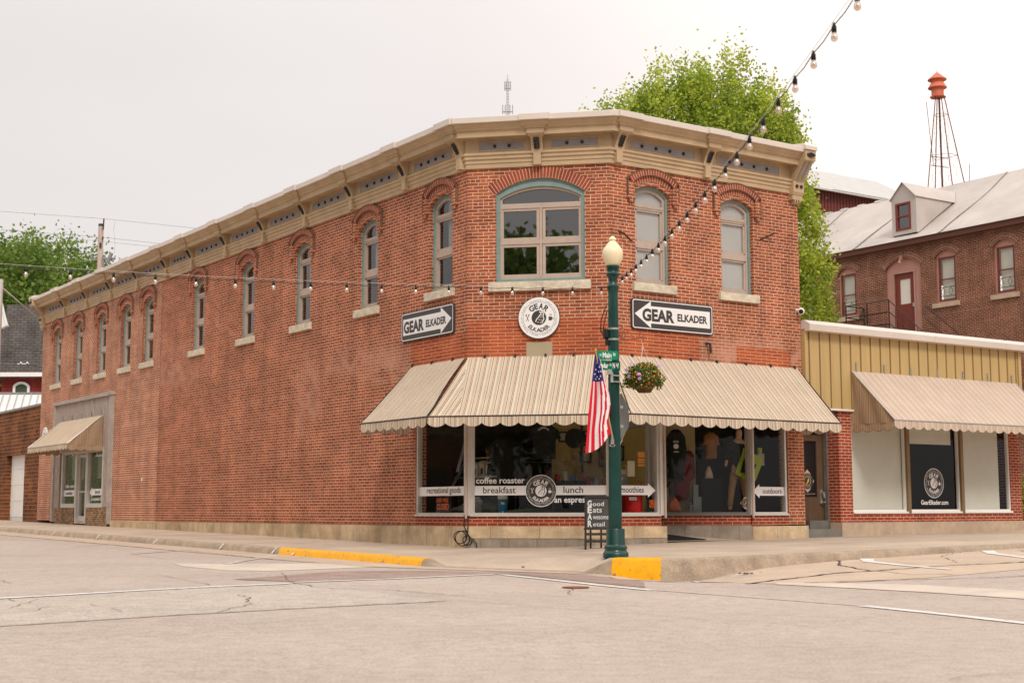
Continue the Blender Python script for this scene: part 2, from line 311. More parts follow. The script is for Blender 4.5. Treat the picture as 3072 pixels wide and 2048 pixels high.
mat('green_post', (.006, .048, .040), .3, .25, 3, .05, spec=.5)
mat('iron', (.05, .035, .03), .6, .3, 12)
mat('rust', (.22, .085, .045), .8, .35, 15)
mat('steel', (.45, .44, .42), .4, .15, 10, metal=.7)
mat('sign_black', (.058, .050, .048), .4)
mat('sign_white', (.82, .80, .80), .4)
mat('letter_dark', (.05, .044, .042), .5)
mat('black_fabric', (.012, .012, .012), .9, .2, 10)
mat('street_green', (.0, .235, .125), .35); mat('street_green_dark', (.0, .15, .08), .35)
mat('plate_grey', (.20, .21, .205), .4, .1, 3, metal=.4)
mat('octagon_light', (.62, .56, .50), .5)
mat('yellow_paint', (.85, .40, .004), .5, .12, 6, .4, 10)
mat('asphalt', (.47, .387, .335), .92, .10, .35, .5, 60, grain=.15)
mat('asphalt_pale', (.495, .425, .365), .92, .08, .5, .5, 60, grain=.18)
mat('walk', (.50, .395, .31), .9, .18, .7, .3, 40, grain=.06)
mat('apron', (.53, .41, .315), .9, .12, .9, .3, 30, grain=.07)
mat('kerb', (.37, .285, .21), .9, .28, 2.5, .5, 20, grain=.12)
mat('pale_patch', (.60, .505, .43), .9, .12, 1.5)
mat('red_patch', (.34, .245, .21), .92, .18, 1.3, .6, 35, grain=.2)
mat('line_white', (.72, .68, .65), .7, .14, 5)
mat('line_worn', (.58, .51, .47), .8, .2, 4)
mat('crack', (.09, .06, .05), 1)
mat('dirt', (.17, .10, .07), 1, .4, 9)
mat('slate_step', (.20, .185, .165), .8, .15, 3)
mat('slate', (.16, .15, .135), .8, .25, 2)
mat('door_brown', (.12, .07, .042), .5, .22, 3, stretch=(10, 10, 1))
mat('wood_grey', (.46, .385, .345), .85, .28, 5, .5, 12, stretch=(6, 6, .4))
mat('wood_trim', (.40, .345, .30), .85, .2, 4)
mat('siding', (.50, .345, .15), .45, .08, 1.2, stretch=(6, 6, .5))
mat('siding_groove', (.20, .14, .065), .6)
mat('metal_roof', (.50, .49, .47), .45, .08, 1)
mat('metal_roof_white', (.66, .66, .66), .45, .05, 1)
mat('maroon_siding', (.17, .042, .036), .6, .12, 2)
mat('maroon_groove', (.09, .022, .02), .7)
mat('tarp', (.49, .435, .405), .55, .2, .45, .8, 1.2)
mat('brown_trim', (.12, .045, .03), .6)
mat('pink_trim', (.50, .265, .215), .7, .05, 3)
mat('maroon_door', (.19, .04, .026), .55)
mat('tower_orange', (.58, .155, .09), .55, .15, 2)
mat('tower_steel', (.12, .035, .028), .6)
mat('mast_grey', (.25, .25, .25), .6)
mat('pole_wood', (.52, .40, .34), .9, .15, 2, stretch=(8, 8, .5))
mat('wire', (.25, .23, .22), .6)
mat('wire_black', (.02, .018, .018), .6)
mat('chalkboard', (.06, .056, .055), .8, .25, 3)
mat('chalk', (.62, .62, .60), .9)
mat('wood_black', (.02, .016, .014), .6)
mat('flag_red', (.62, .01, .03), .8); mat('flag_white', (.80, .77, .78), .8); mat('flag_blue', (.035, .03, .15), .8)
mat('wood_pole', (.50, .33, .19), .6)
mat('basket', (.11, .055, .022), .9, .3, 20)
mat('petal_orange', (.62, .16, .02), .7); mat('petal_red', (.55, .03, .02), .7); mat('petal_purple', (.42, .25, .50), .7); mat('petal_yellow', (.7, .42, .05), .7)
mat('panel_tan', (.40, .33, .22), .7, .05, 3)
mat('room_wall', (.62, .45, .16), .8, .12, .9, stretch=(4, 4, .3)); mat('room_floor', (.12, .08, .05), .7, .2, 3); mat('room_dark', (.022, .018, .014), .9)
mat('slat_wall', (.60, .46, .25), .8); mat('dark_wood', (.06, .035, .022), .6, .2, 4)
mat('blue_plastic', (.02, .20, .36), .35); mat('red_plastic', (.50, .012, .012), .3); mat('grey_plastic', (.36, .40, .40), .4); mat('cream_plastic', (.72, .68, .60), .4)
mat('orange_cloth', (.55, .13, .02), .85, .2, 8); mat('maroon_cloth', (.16, .012, .012), .85, .2, 6); mat('brown_cloth', (.30, .12, .035), .9, .15, 6)
mat('khaki', (.36, .22, .10), .9, .15, 8); mat('lime', (.34, .42, .02), .6); mat('beige_knit', (.55, .42, .33), .9, .1, 30); mat('skin_tone', (.58, .36, .24), .6)
mat('poster_red', (.38, .06, .02), .5, .5, 14, col2=(.35, .25, .05)); mat('paper', (.60, .52, .38), .7, .1, 6); mat('tag_orange', (.78, .30, .07), .6)
mat('sign_orange', (.75, .12, .02), .4); mat('gold', (.75, .42, .04), .5)
glass('glass_up', 3.6, (.75, .78, .78)); glass('glass_blind', 2.0, (.97, .97, .97)); glass('glass_shop', .5); glass('glass_soft', 1.3); glass('glass_left', 1.5, (.8, .8, .8))
# globe and bulbs
gm = mat('globe_glass', (.86, .76, .52), .35, .05, 3); gm.node_tree.nodes['Principled BSDF'].inputs['Subsurface Weight'].default_value = .3
bm_ = bpy.data.materials.new('bulb_glass'); bm_.use_nodes = True; t = bm_.node_tree; t.nodes.clear()
g = nd(t, 'ShaderNodeBsdfGlossy'); g.inputs['Roughness'].default_value = .08; tr = nd(t, 'ShaderNodeBsdfTransparent'); tr.inputs[0].default_value = (.96, .88, .82, 1)
df = nd(t, 'ShaderNodeBsdfDiffuse'); df.inputs[0].default_value = (.9, .75, .65, 1)
ma = nd(t, 'ShaderNodeMixShader', i_0=.3); mb2 = nd(t, 'ShaderNodeMixShader', i_0=.35); o = nd(t, 'ShaderNodeOutputMaterial')
t.links.new(tr.outputs[0], ma.inputs[1]); t.links.new(g.outputs[0], ma.inputs[2]); t.links.new(ma.outputs[0], mb2.inputs[1]); t.links.new(df.outputs[0], mb2.inputs[2]); t.links.new(mb2.outputs[0], o.inputs[0]); M['bulb_glass'] = bm_
cream, grey, pinkc, dark, ochre = (.71, .58, .44), (.50, .44, .365), (.60, .475, .395), (.07, .042, .032), (.62, .47, .27)
stripes('awning_canvas', .215, [(0, cream), (.16, grey), (.35, cream), (.43, dark), (.475, cream), (.50, ochre), (.55, cream), (.60, pinkc), (.76, cream), (.79, dark), (.835, cream), (.90, dark), (.945, cream)])
stripes('awning_faded', .2, [(0, (.66, .535, .43)), (.16, (.50, .385, .315)), (.28, (.66, .535, .43)), (.40, (.22, .14, .11)), (.43, (.64, .52, .41)), (.55, (.52, .40, .335)), (.70, (.66, .535, .43)), (.76, (.24, .16, .13)), (.79, (.66, .535, .43))])
stripes('awning_plain', .3, [(0, (.60, .475, .35)), (.5, (.58, .46, .34))], var=.08)
stripes('awning_side', .12, [(0, (.55, .32, .13)), (.18, (.28, .22, .17)), (.42, (.58, .42, .22)), (.50, (.10, .06, .05)), (.56, (.45, .30, .22)), (.74, (.30, .24, .2)), (.9, (.12, .07, .05)), (.95, (.55, .34, .14))])
def leafmat(name, c1, c2, tl=.45):
    m = bpy.data.materials.new(name); m.use_nodes = True; t = m.node_tree; ln = t.links.new; b = t.nodes['Principled BSDF']
    b.inputs['Roughness'].default_value = .55; b.inputs['Specular IOR Level'].default_value = .25
    c = nd(t, 'ShaderNodeTexCoord'); sp = nd(t, 'ShaderNodeSeparateXYZ'); ln(c.outputs['UV'], sp.inputs[0])
    x = nd(t, 'ShaderNodeMix', data_type='RGBA'); x.inputs[6].default_value = (*c1, 1); x.inputs[7].default_value = (*c2, 1); ln(sp.outputs[0], x.inputs[0])
    ln(x.outputs[2], b.inputs['Base Color']); tlc = nd(t, 'ShaderNodeBsdfTranslucent'); ln(x.outputs[2], tlc.inputs[0])
    mx = nd(t, 'ShaderNodeMixShader', i_0=tl); ln(b.outputs[0], mx.inputs[1]); ln(tlc.outputs[0], mx.inputs[2]); ln(mx.outputs[0], t.nodes['Material Output'].inputs[0]); M[name] = m
leafmat('leaf_bright', (.17, .27, .025), (.66, .72, .11), .5); leafmat('leaf_dark', (.09, .17, .03), (.28, .38, .07), .35); leafmat('leaf_small', (.05, .10, .02), (.14, .22, .04), .3)
def chips(name, under, thr=.62, sc=9):
    m = M[name]; t = m.node_tree; b = t.nodes['Principled BSDF']; lk = b.inputs['Base Color'].links[0]; src = lk.from_socket
    c = nd(t, 'ShaderNodeTexCoord'); n = nd(t, 'ShaderNodeTexNoise'); n.inputs['Scale'].default_value = sc; n.inputs['Detail'].default_value = 9; n.inputs['Roughness'].default_value = .7
    t.links.new(c.outputs['Object'], n.inputs[0]); r = nd(t, 'ShaderNodeMapRange', i_1=thr, i_2=thr+.03); t.links.new(n.outputs[0], r.inputs[0])
    x = nd(t, 'ShaderNodeMix', data_type='RGBA'); t.links.new(r.outputs[0], x.inputs[0]); t.links.new(src, x.inputs[6]); x.inputs[7].default_value = (*under, 1); t.links.new(x.outputs[2], b.inputs['Base Color'])
chips('yellow_paint', (.30, .2, .12), .60, 9); chips('line_white', (.45, .37, .32), .57, 14); chips('line_worn', (.46, .385, .33), .5, 12)
mat('bark', (.12, .09, .07), .95, .3, 6, .6, 20)
# ------------------------------------------------------------------ lettering
TX = {}
def text2d(s, bold=0.0):
    k = (s, bold)
    if k in TX: return TX[k]
    cu = bpy.data.curves.new('t', 'FONT'); cu.body = s; cu.size = 1; cu.offset = bold; cu.resolution_u = 3
    ob = bpy.data.objects.new('t', cu); S.collection.objects.link(ob)
    dg = bpy.context.evaluated_depsgraph_get(); me = ob.evaluated_get(dg).to_mesh()
    vs = [(v.co.x, v.co.y) for v in me.vertices]; fs = [tuple(p.vertices) for p in me.polygons]
    ob.evaluated_get(dg).to_mesh_clear(); bpy.data.objects.remove(ob); bpy.data.curves.remove(cu)
    TX[k] = (vs, fs); return TX[k]
def text(mb, F, s, u, z, n, w=None, h=None, bold=.0, align='c', m=0, mirror=False, rot=0.0, fit_h=None, shear=0):
    """letters on frame F: fit into width w (and letter height h), baseline at z"""
    vs, fs = text2d(s, bold)
    if not vs: return
    x0, x1 = min(v[0] for v in vs), max(v[0] for v in vs); y1 = max(v[1] for v in vs)
    sy = h/y1 if h else None; sx = w/(x1-x0) if w else sy
    if sy is None: sy = sx
    off = {'c': -(x0+x1)/2, 'l': -x0, 'r': -x1}[align]; sg = -1 if mirror else 1
    cr, sr = math.cos(rot), math.sin(rot)
    P = []
    for x, y in vs:
        a, b = (x+off)*sx + shear*y*sy, y*sy; a, b = a*cr-b*sr, a*sr+b*cr
        P.append(F.p(u+sg*a, n, z+b))
    for f in fs: mb.face([P[i] for i in f], None, m)
def text_arc(mb, F, s, uc, zc, n, r, h, a0, a1, bold=0, m=0, inward=False, sx=1.0):
    """letters along a circle, a0->a1 in degrees (clockwise from the top); inward: feet on the outside"""
    k = len(s)
    adv = []
    for ch in s:
        if ch == ' ': adv.append(.5)
        else:
            vs, _ = text2d(ch, bold); adv.append(max(v[0] for v in vs)-min(v[0] for v in vs)+.16)
    tot = sum(adv); acc = 0
    for ch, ad in zip(s, adv):
        c = (acc+ad/2)/tot; acc += ad
        if ch == ' ': continue
        a = rad(a0+(a1-a0)*c); vs, fs = text2d(ch, bold); x0, x1 = min(v[0] for v in vs), max(v[0] for v in vs)
        sc = h/.72; P = []
        for x, y in vs:
            dx, dy = (x-(x0+x1)/2)*sc*sx, (y-.36)*sc
            rr = r-dy if inward else r+dy; aa = a - dx/r if inward else a + dx/r
            P.append(F.p(uc+math.sin(aa)*rr, n, zc+math.cos(aa)*rr))
        for f in fs: mb.face([P[i] for i in f], None, m)
def circle(uc, zc, r, k=40, a0=0, a1=360): return [(uc+r*math.sin(rad(a0+(a1-a0)*i/k)), zc+r*math.cos(rad(a0+(a1-a0)*i/k))) for i in range(k if a1-a0 == 360 else k+1)]
def disc(mb, F, uc, zc, r, n, m=0, k=40): mb.poly(F, circle(uc, zc, r, k), n, (), m)
def annulus(mb, F, uc, zc, r0, r1, n, m=0, k=48): mb.ring(F, circle(uc, zc, r1, k), circle(uc, zc, r0, k), n, n, m)
def ribbon(mb, F, pts, w, n, m=0):       # flat line in the (u,z) plane
    for i in range(len(pts)-1):
        a, b = Vector(pts[i]), Vector(pts[i+1]); d = (b-a)
        if d.length < 1e-6: continue
        d.normalize(); q = Vector((-d.y, d.x))*w/2
        mb.face([F.p(p.x, n, p.y) for p in (a-q, b-q, b+q, a+q)], None, m)
def logo(mb, F, uc, zc, R, n, bgm, fgm, invert):
    """round outdoor-shop badge: outer disc, ring of small words, arched name, river roundel, crossed tools and mug"""
    e = .002
    disc(mb, F, uc, zc, R, n, bgm)
    if invert: annulus(mb, F, uc, zc, R*.955, R, n+e, fgm)
    annulus(mb, F, uc, zc, R*.772, R*.785, n+e, fgm)
    text_arc(mb, F, 'adventure | coffee | Iowa | waffles | outdoors | hiking | Turkey River | kayaks | ', uc, zc, n+e, R*.865, R*.085, -34, 326, m=fgm, sx=.95)
    text_arc(mb, F, 'GEAR', uc, zc, n+e, R*.575, R*.27, -52, 52, bold=.035, m=fgm)
    text_arc(mb, F, 'ELKADER', uc, zc, n+e, R*.60, R*.19, 232, 128, bold=.03, m=fgm, inward=True)
    disc(mb, F, uc, zc, R*.36, n+e, fgm, 32)
    q = n+2*e
    riv = [(.02, .30), (.12, .20), (.03, .10), (-.02, .02), (-.12, -.08), (-.16, -.20)]
    riv2 = [(.10, .31), (.24, .20), (.20, .06), (.25, -.05), (.20, -.16), (.14, -.26)]
    for rv in (riv, riv2): ribbon(mb, F, [(uc+x*R, zc+y*R) for x, y in rv], R*.045, q, bgm)
    for x, y in ((.10, .02), (.02, -.10), (.12, -.12), (-.04, -.22), (.08, -.24), (.14, .12)): ribbon(mb, F, [(uc+(x-.04)*R, zc+y*R), (uc+(x+.04)*R, zc+y*R)], R*.025, q, bgm)
    x = uc-.56*R
    for s_ in (-1, 1):
        ribbon(mb, F, [(x-s_*.06*R, zc-.16*R), (x+s_*.06*R, zc+.12*R)], R*.025, n+e, fgm); disc(mb, F, x+s_*.065*R, zc+.14*R, R*.035, n+e, fgm, 10)
    x = uc+.56*R
    mb.poly(F, [(x-.08*R, zc-.14*R), (x+.07*R, zc-.14*R), (x+.08*R, zc+.04*R), (x-.09*R, zc+.04*R)], n+e, (), fgm)
    annulus(mb, F, x+.11*R, zc-.05*R, R*.03, R*.055, n+e, fgm, 12)
    for k in (-.05, 0, .05): ribbon(mb, F, [(x+k*R, zc+.08*R), (x+(k+.02)*R, zc+.13*R), (x+k*R, zc+.18*R)], R*.014, n+e, fgm)
# ------------------------------------------------------------------ window parts
def archloop(u, w, z0, zs, rise, k=14, grow=0):
    """closed loop of an arched opening, centre u, width w, sill z0, spring zs"""
    hw = w/2; r = (hw*hw+rise*rise)/(2*rise); zc = zs+rise-r; r += grow; hw += grow
    a = math.asin(min(1, hw/r)); 
    if rise > w/2*.98: a = math.pi/2
    top = [(u+r*math.sin(-a+2*a*i/k), zc+r*math.cos(-a+2*a*i/k)) for i in range(k+1)]
    return [(u+hw, z0-grow), (u-hw, z0-grow)] + top
def recloop(u0, u1, z0, z1): return [(u0, z0), (u1, z0), (u1, z1), (u0, z1)]
def arch_ring(mb, F, u, zc, r0, r1, n0, n1, a0=-90, a1=90, m=0, k=18):
    for i in range(k):
        x, y = rad(a0+(a1-a0)*i/k), rad(a0+(a1-a0)*(i+1)/k)
        P = lambda r, a, n: F.p(u+r*math.sin(a), n, zc+r*math.cos(a))
        U0, U1 = x*(r0+r1)/2, y*(r0+r1)/2
        mb.face([P(r0, x, n1), P(r0, y, n1), P(r1, y, n1), P(r1, x, n1)], [(U0, 0), (U1, 0), (U1, r1-r0), (U0, r1-r0)], m)
        mb.face([P(r1, x, n1), P(r1, y, n1), P(r1, y, n0), P(r1, x, n0)], [(U0, 0), (U1, 0), (U1, n1-n0), (U0, n1-n0)], m)
        mb.face([P(r0, x, n1), P(r0, y, n1), P(r0, y, n0), P(r0, x, n0)], [(U0, 0), (U1, 0), (U1, n1-n0), (U0, n1-n0)], m)
def tall_window(F, uc, parent, blinds='dark', label=None):
    """arched sash window 0.9 wide: casing, two sashes and an arched light, stone sill and brick hood"""
    W, z0, zs, ri = .90, 5.45, 7.27, .155
    mb = MB(); o = archloop(uc, W, z0, zs, ri); i1 = archloop(uc, W-.10, z0+.03, zs-.045, ri-.01)
    mb.band(F, o, i1, -.16, -.09)
    win = mb.build('window', M['casing'], parent)
    if label: win['label'] = label
    mb = MB(); a = archloop(uc, W-.10, z0+.03, zs-.045, ri-.01); b = archloop(uc, W-.20, z0+.10, zs-.09, ri-.025)
    mb.band(F, a, b, -.19, -.125)
    mb.box(F, uc-W/2+.08, uc+W/2-.08, -.19, -.12, 6.95, 7.05); mb.box(F, uc-W/2+.08, uc+W/2-.08, -.19, -.115, 6.17, 6.30)
    mb.box(F, uc-W/2+.08, uc+W/2-.08, -.11, -.105, 6.99, 7.0)
    for zz0, zz1 in ((5.53, 6.17), (6.30, 6.95)):
        for s_ in (-1, 1): mb.box(F, uc+s_*(W/2-.125)-.022, uc+s_*(W/2-.125)+.022, -.18, -.135, zz0, zz1)
        mb.box(F, uc-W/2+.1, uc+W/2-.1, -.18, -.135, zz0, zz0+.045); mb.box(F, uc-W/2+.1, uc+W/2-.1, -.18, -.135, zz1-.04, zz1)
    mb.build('sash_frame', M['sash'], win)
    mb = MB(); mb.poly(F, b, -.165); mb.build('pane', M['glass_blind' if blinds == 'full' else 'glass_left'], win)
    mb = MB()
    if blinds == 'full': mb.poly(F, archloop(uc, W-.12, z0+.05, zs-.05, ri-.02), -.185)
    elif blinds == 'half': mb.poly(F, [(uc-W/2+.05, 6.2), (uc+.12, 6.2), (uc+.12, 7.4), (uc-W/2+.05, 7.3)], -.26)
    if mb.f: mb.build('blind', M['blind'] if blinds == 'full' else M['drapes'], win)
    mb = MB(); mb.box(F, uc-.545, uc+.55, -.17, .07, 5.28, 5.445); mb.build('sill', M['sill_stone'], win)
    mb = MB(); r0 = (.45**2+.155**2)/.31; zc = 7.50-r0
    arch_ring(mb, F, uc, zc, r0+.003, r0+.118, -.02, .012, -35, 35); arch_ring(mb, F, uc, zc, r0+.12, r0+.245, -.02, .055, -40.5, 40.5)
    arch_ring(mb, F, uc, zc, r0+.118, r0+.132, -.02, .062, -36, 36, m=1); arch_ring(mb, F, uc, zc, r0+.245, r0+.262, -.02, .068, -40.5, 40.5, m=1); zl = zc+(r0+.12)*math.cos(rad(40.5))
    for s_ in (-1, 1):
        u0, u1 = sorted((uc+s_*.50, uc+s_*.645)); mb.box(F, u0, u1, -.02, .05, 7.155, zl+.03, 2)
        u0, u1 = sorted((uc+s_*.647, uc+s_*.664)); mb.box(F, u0, u1, -.02, .062, 7.16, zl+.10, 1)
        u0, u1 = sorted((uc+s_*.48, uc+s_*.665)); mb.box(F, u0, u1, -.02, .062, 7.09, 7.153, 2)
        u0, u1 = sorted((uc+s_*.53, uc+s_*.62)); mb.box(F, u0, u1, -.02, .052, 7.02, 7.088, 2)
    mb.build('brick_hood', [M['arch_brick'], M['arch_dark'], M['old_brick']], win)
    return win
mat('arch_dark', (.20, .11, .07), .9, .2, 10)
# ------------------------------------------------------------------ the corner store
store = thing('corner_store', 'two-storey red brick corner store with angled entrance facet and tan bracketed cornice', 'building', ST(15.9, 22.3, .3))
LWIN = [1.015, 4.10, 7.38, 10.605, 13.905, 17.815, 19.78, 22.10, 24.51, 26.87]; RWIN = [1.09, 3.35]
def holes(us): return [archloop(u, .90, 5.45, 7.27, .155) for u in us]
def reveal(mb, F, loop, d, m=0): mb.ring(F, loop, loop, 0, -d, m)
mb = MB()
SEAM = 16.72
o1 = [(0, 7.76), (0, 3.55), (1.96, 3.55), (1.96, .73), (SEAM, .73), (SEAM, 7.76)]
mb.poly(LW, o1, 0, holes(LWIN[:5]))
o2 = [(SEAM, 7.76), (SEAM, .70), (20.62, .70), (20.62, 4.70), (26.76, 4.70), (26.76, .70), (28.6, .70), (28.6, 7.76)]
mb.poly(LW, o2, .004, holes(LWIN[5:]), 1)
for l in holes(LWIN): reveal(mb, LW, l, .2)
fo = archloop(1.45, 1.76, 5.46, 7.22, .29)
mb.poly(FW, [(0, 3.55), (2.814, 3.55), (2.814, 7.76), (0, 7.76)], 0, [fo]); reveal(mb, FW, fo, .2)
mb.poly(RW, [(0, 3.55), (4.66, 3.55), (4.66, .73), (5.14, .73), (5.14, 7.76), (0, 7.76)], 0, holes(RWIN))
for l in holes(RWIN): reveal(mb, RW, l, .2)
EX = RW.at(5.14)
mb.face([RW.p(5.14, 0, .3), RW.p(5.14, -28.6, .3), RW.p(5.14, -28.6, 8.6), RW.p(5.14, 0, 8.6)], [(0, .3), (28.6, .3), (28.6, 8.6), (0, 8.6)])
mb.face([LW.p(28.6, 0, .3), LW.p(28.6, -7.14, .3), LW.p(28.6, -7.14, 8.6), LW.p(28.6, 0, 8.6)], [(0, .3), (7.14, .3), (7.14, 8.6), (0, 8.6)])
mb.face([RW.p(4.66, 0, .73), RW.p(4.66, -.25, .73), RW.p(4.66, -.25, 3.55), RW.p(4.66, 0, 3.55)], [(0, .7), (.25, .7), (.25, 3.5), (0, 3.5)])
mb.face([LW.p(1.96, 0, .73), LW.p(1.96, -.25, .73), LW.p(1.96, -.25, 3.55), LW.p(1.96, 0, 3.55)], [(0, .7), (.25, .7), (.25, 3.5), (0, 3.5)])
mb.build('brick_wall', [M['old_brick'], M['far_brick']], store)
mb = MB()       # smoother replacement brickwork over the shop front
mb.box(FW, .0, 2.814, 0, .006, 3.3, 4.72); mb.box(LW, .0, 2.16, 0, .006, 3.3, 4.49); mb.box(RW, .0, 2.25, 0, .006, 3.3, 4.52); mb.box(RW, 3.28, 4.82, 0, .006, 3.3, 4.36); mb.box(RW, 2.25, 3.28, 0, .006, 3.3, 4.0)
mb.build('replacement_brickwork', M['new_brick'], store)
mb = MB(); mb.box(FW, 1.17, 1.68, 0, .02, 3.9, 4.26); mb.build('blank_panel', M['panel_tan'], store)
# plinth under the shop windows and stone base
mb = MB()
mb.box(LW, 0.02, 1.955, -.2, .0, .72, .925); mb.box(FW, .02, 2.79, -.2, .002, .72, .925); mb.box(RW, 0.02, 1.2, -.2, .0, .72, .925); mb.box(RW, 3.62, 4.655, -.2, .0, .72, .925)
mb.box(RC, 0.02, 3.2, -.2, .0, .72, .925)
mb.build('brick_plinth', M['plinth_brick'], store)
mb = MB(); 
mb.box(LW, 3.35, 20.6, -.3, .045, .30, .722, 0, 0); mb.box(LW, -.02, 3.345, -.3, .06, .30, .722)
mb.box(LW, 3.35, 12, -.3, .035, -.2, .47, 1); mb.box(LW, -.02, 3.34, -.3, .05, -.2, .50, 1)
mb.box(FW, -.03, 2.84, -.3, .06, .50, .725); mb.box(FW, -.03, 2.84, -.3, .05, -.2, .497, 1)
mb.box(RW, -.02, 1.30, -.3, .055, .50, .72); mb.box(RW, -.02, 1.31, -.3, .045, -.2, .50, 1)
mb.box(RW, 3.58, 5.17, -.4, .055, .1, .70); mb.box(RC, .0, 3.2, -.3, .05, .2, .715, 1)
base = mb.build('stone_base', [M['stone'], M['stone_low']], store)
# facet window
mb = MB(); a = fo; b = archloop(1.45, 1.62, 5.52, 7.14, .22); mb.band(FW, a, b, -.14, -.05)
c_ = archloop(1.45, 1.70, 5.47, 7.22, .255); mb.band(FW, a, c_, -.05, -.03)
win = mb.build('window', M['casing'], store); win['label'] = 'wide four-pane window with arched top light in the corner facet'
mb = MB(); c2 = archloop(1.45, 1.54, 5.57, 7.12, .19); mb.band(FW, b, c2, -.17, -.09)
mb.box(FW, .63, 2.27, -.17, -.085, 6.93, 7.03); mb.box(FW, .63, 2.27, -.17, -.085, 6.215, 6.30); mb.box(FW, 1.425, 1.475, -.17, -.084, 5.55, 6.95)
for (x0, x1) in ((.65, 1.415), (1.485, 2.25)):
    for (z0, z1) in ((5.56, 6.22), (6.29, 6.94)):
        mb.band(FW, recloop(x0, x1, z0, z1), recloop(x0+.052, x1-.052, z0+.058, z1-.058), -.15, -.1); mb.band(FW, recloop(x0-.004, x1+.004, z0-.004, z1+.004), recloop(x0+.004, x1-.004, z0+.004, z1-.004), -.12, -.099)
mb.build('sash_frame', M['sash'], win)
mb = MB(); mb.poly(FW, c2, -.135); mb.build('pane', M['glass_up'], win)
mb = MB(); mb.box(FW, .43, 2.445, -.15, .09, 5.275, 5.45); mb.build('sill', M['sill_stone'], win)
mb = MB(); R_ = (.88*.88+.29*.29)/(2*.29); zc_ = 7.51-R_; aa = math.degrees(math.asin(.92/R_))
arch_ring(mb, FW, 1.45, zc_, R_, R_+.225, -.02, .012, -aa, aa, k=20); mb.build('brick_hood', M['arch_brick'], win)
for u in LWIN: tall_window(LW, u, store, 'half' if u < 8 else 'dark')
for u in RWIN: tall_window(RW, u, store, 'full')
# dark rooms behind the upper windows
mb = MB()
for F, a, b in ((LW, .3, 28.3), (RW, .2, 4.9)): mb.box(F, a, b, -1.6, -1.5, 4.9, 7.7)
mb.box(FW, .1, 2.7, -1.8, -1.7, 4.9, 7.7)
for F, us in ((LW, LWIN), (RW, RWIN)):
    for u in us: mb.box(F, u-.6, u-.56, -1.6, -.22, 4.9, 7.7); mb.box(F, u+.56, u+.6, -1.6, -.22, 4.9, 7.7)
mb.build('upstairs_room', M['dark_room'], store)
# ------------------------------------------------------------------ cornice
prof = [(.0,7.74),(.045,7.74),(.045,7.82),(.065,7.835),(.065,7.90),(.095,7.915),(.095,7.975),(.125,7.99),(.125,8.03),(.075,8.045),(.075,8.335),(.33,8.30),(.33,8.41),(.35,8.43),(.37,8.43),(.385,8.46),(.43,8.50),(.455,8.545)]
cap = [(.455,8.545),(.50,8.55),(.50,8.655),(.47,8.67),(0,8.78)]
def sweep(mb, pr, m=0, ends=(28.85, 5.16)):
    k = math.tan(rad(22.5))
    paths = [[LW.p(ends[0], n, z), LW.p(-n*k, n, z), RW.p(-n*k, n, z), RW.p(ends[1], n, z)] for n, z in pr]
    nodes = [0, 28.6, 31.4, 36.6]
    for i in range(len(pr)-1):
        for j in range(3):
            mb.face([paths[i][j], paths[i][j+1], paths[i+1][j+1], paths[i+1][j]], [(nodes[j], pr[i][1]), (nodes[j+1], pr[i][1]), (nodes[j+1], pr[i+1][1]), (nodes[j], pr[i+1][1])], m)
    for j in (0, 3): mb.face([p[j] for p in paths] + [(LW.p(ends[0], 0, pr[-1][1]) if j == 0 else RW.p(ends[1], 0, pr[-1][1]))], None, m)
mb = MB(); sweep(mb, prof); cornice = mb.build('cornice', M['cornice_tan'], store)
mb = MB(); sweep(mb, cap); mb.build('coping', [M['coping_white']], store)
mb = MB(); nb = 0
def pr_box(mb, F, u0, u1, pr, m=0):      # short extrusion of a profile, closed at both ends
    for i in range(len(pr)-1): mb.face([F.p(u0, *pr[i]), F.p(u1, *pr[i]), F.p(u1, *pr[i+1]), F.p(u0, *pr[i+1])], None, m)
    for u in (u0, u1): mb.face([F.p(u, *q) for q in pr], None, m)
def bracket(F, u):
    mb = MB()
    pr_box(mb, F, u-.115, u+.115, [(.06, 7.98), (.135, 7.98), (.15, 8.06), (.215, 8.20), (.30, 8.31), (.06, 8.33)])
    pr_box(mb, F, u-.15, u+.15, [(.06, 8.29), (.29, 8.28), (.37, 8.315), (.37, 8.34), (.06, 8.34)])
    pr_box(mb, F, u-.17, u+.17, [(.3, 8.325), (.375, 8.325), (.375, 8.43), (.3, 8.43)])
    pr_box(mb, F, u-.21, u+.21, [(.3, 8.42), (.40, 8.42), (.43, 8.47), (.3, 8.47)])
    pr_box(mb, F, u-.27, u+.27, [(.3, 8.46), (.44, 8.46), (.495, 8.545), (.3, 8.545)])
    pr_box(mb, F, u-.30, u+.30, [(.4, 8.543), (.545, 8.548), (.545, 8.662), (.47, 8.685), (.4, 8.69)], 2)
    pr_box(mb, F, u-.075, u+.075, [(.05, 7.745), (.145, 7.75), (.145, 7.98), (.05, 7.99)])
    # dark carved leaf on the front of the bracket
    for q in range(4):
        z = 8.055+q*.048; n = .155+q*.034
        for s_ in (-1, 1): mb.prism([F.p(u+s_*.012, n, z-.01), F.p(u+s_*.062, n-.012, z+.014), F.p(u+s_*.05, n+.01, z+.05), F.p(u+s_*.004, n+.02, z+.045)], F.N*.022, 1)
    mb.build('bracket', [M['cornice_tan'], M['iron_leaf'], M['coping_white']], cornice)
LB = [.14, 2.32, 4.71, 7.07, 9.44, 11.82, 14.20, 16.17, 18.58, 21.04, 23.45, 25.86]
RB = [.16, 2.46]
for u in LB: bracket(LW, u)
bracket(FW, 1.42)
for u in RB: bracket(RW, u)
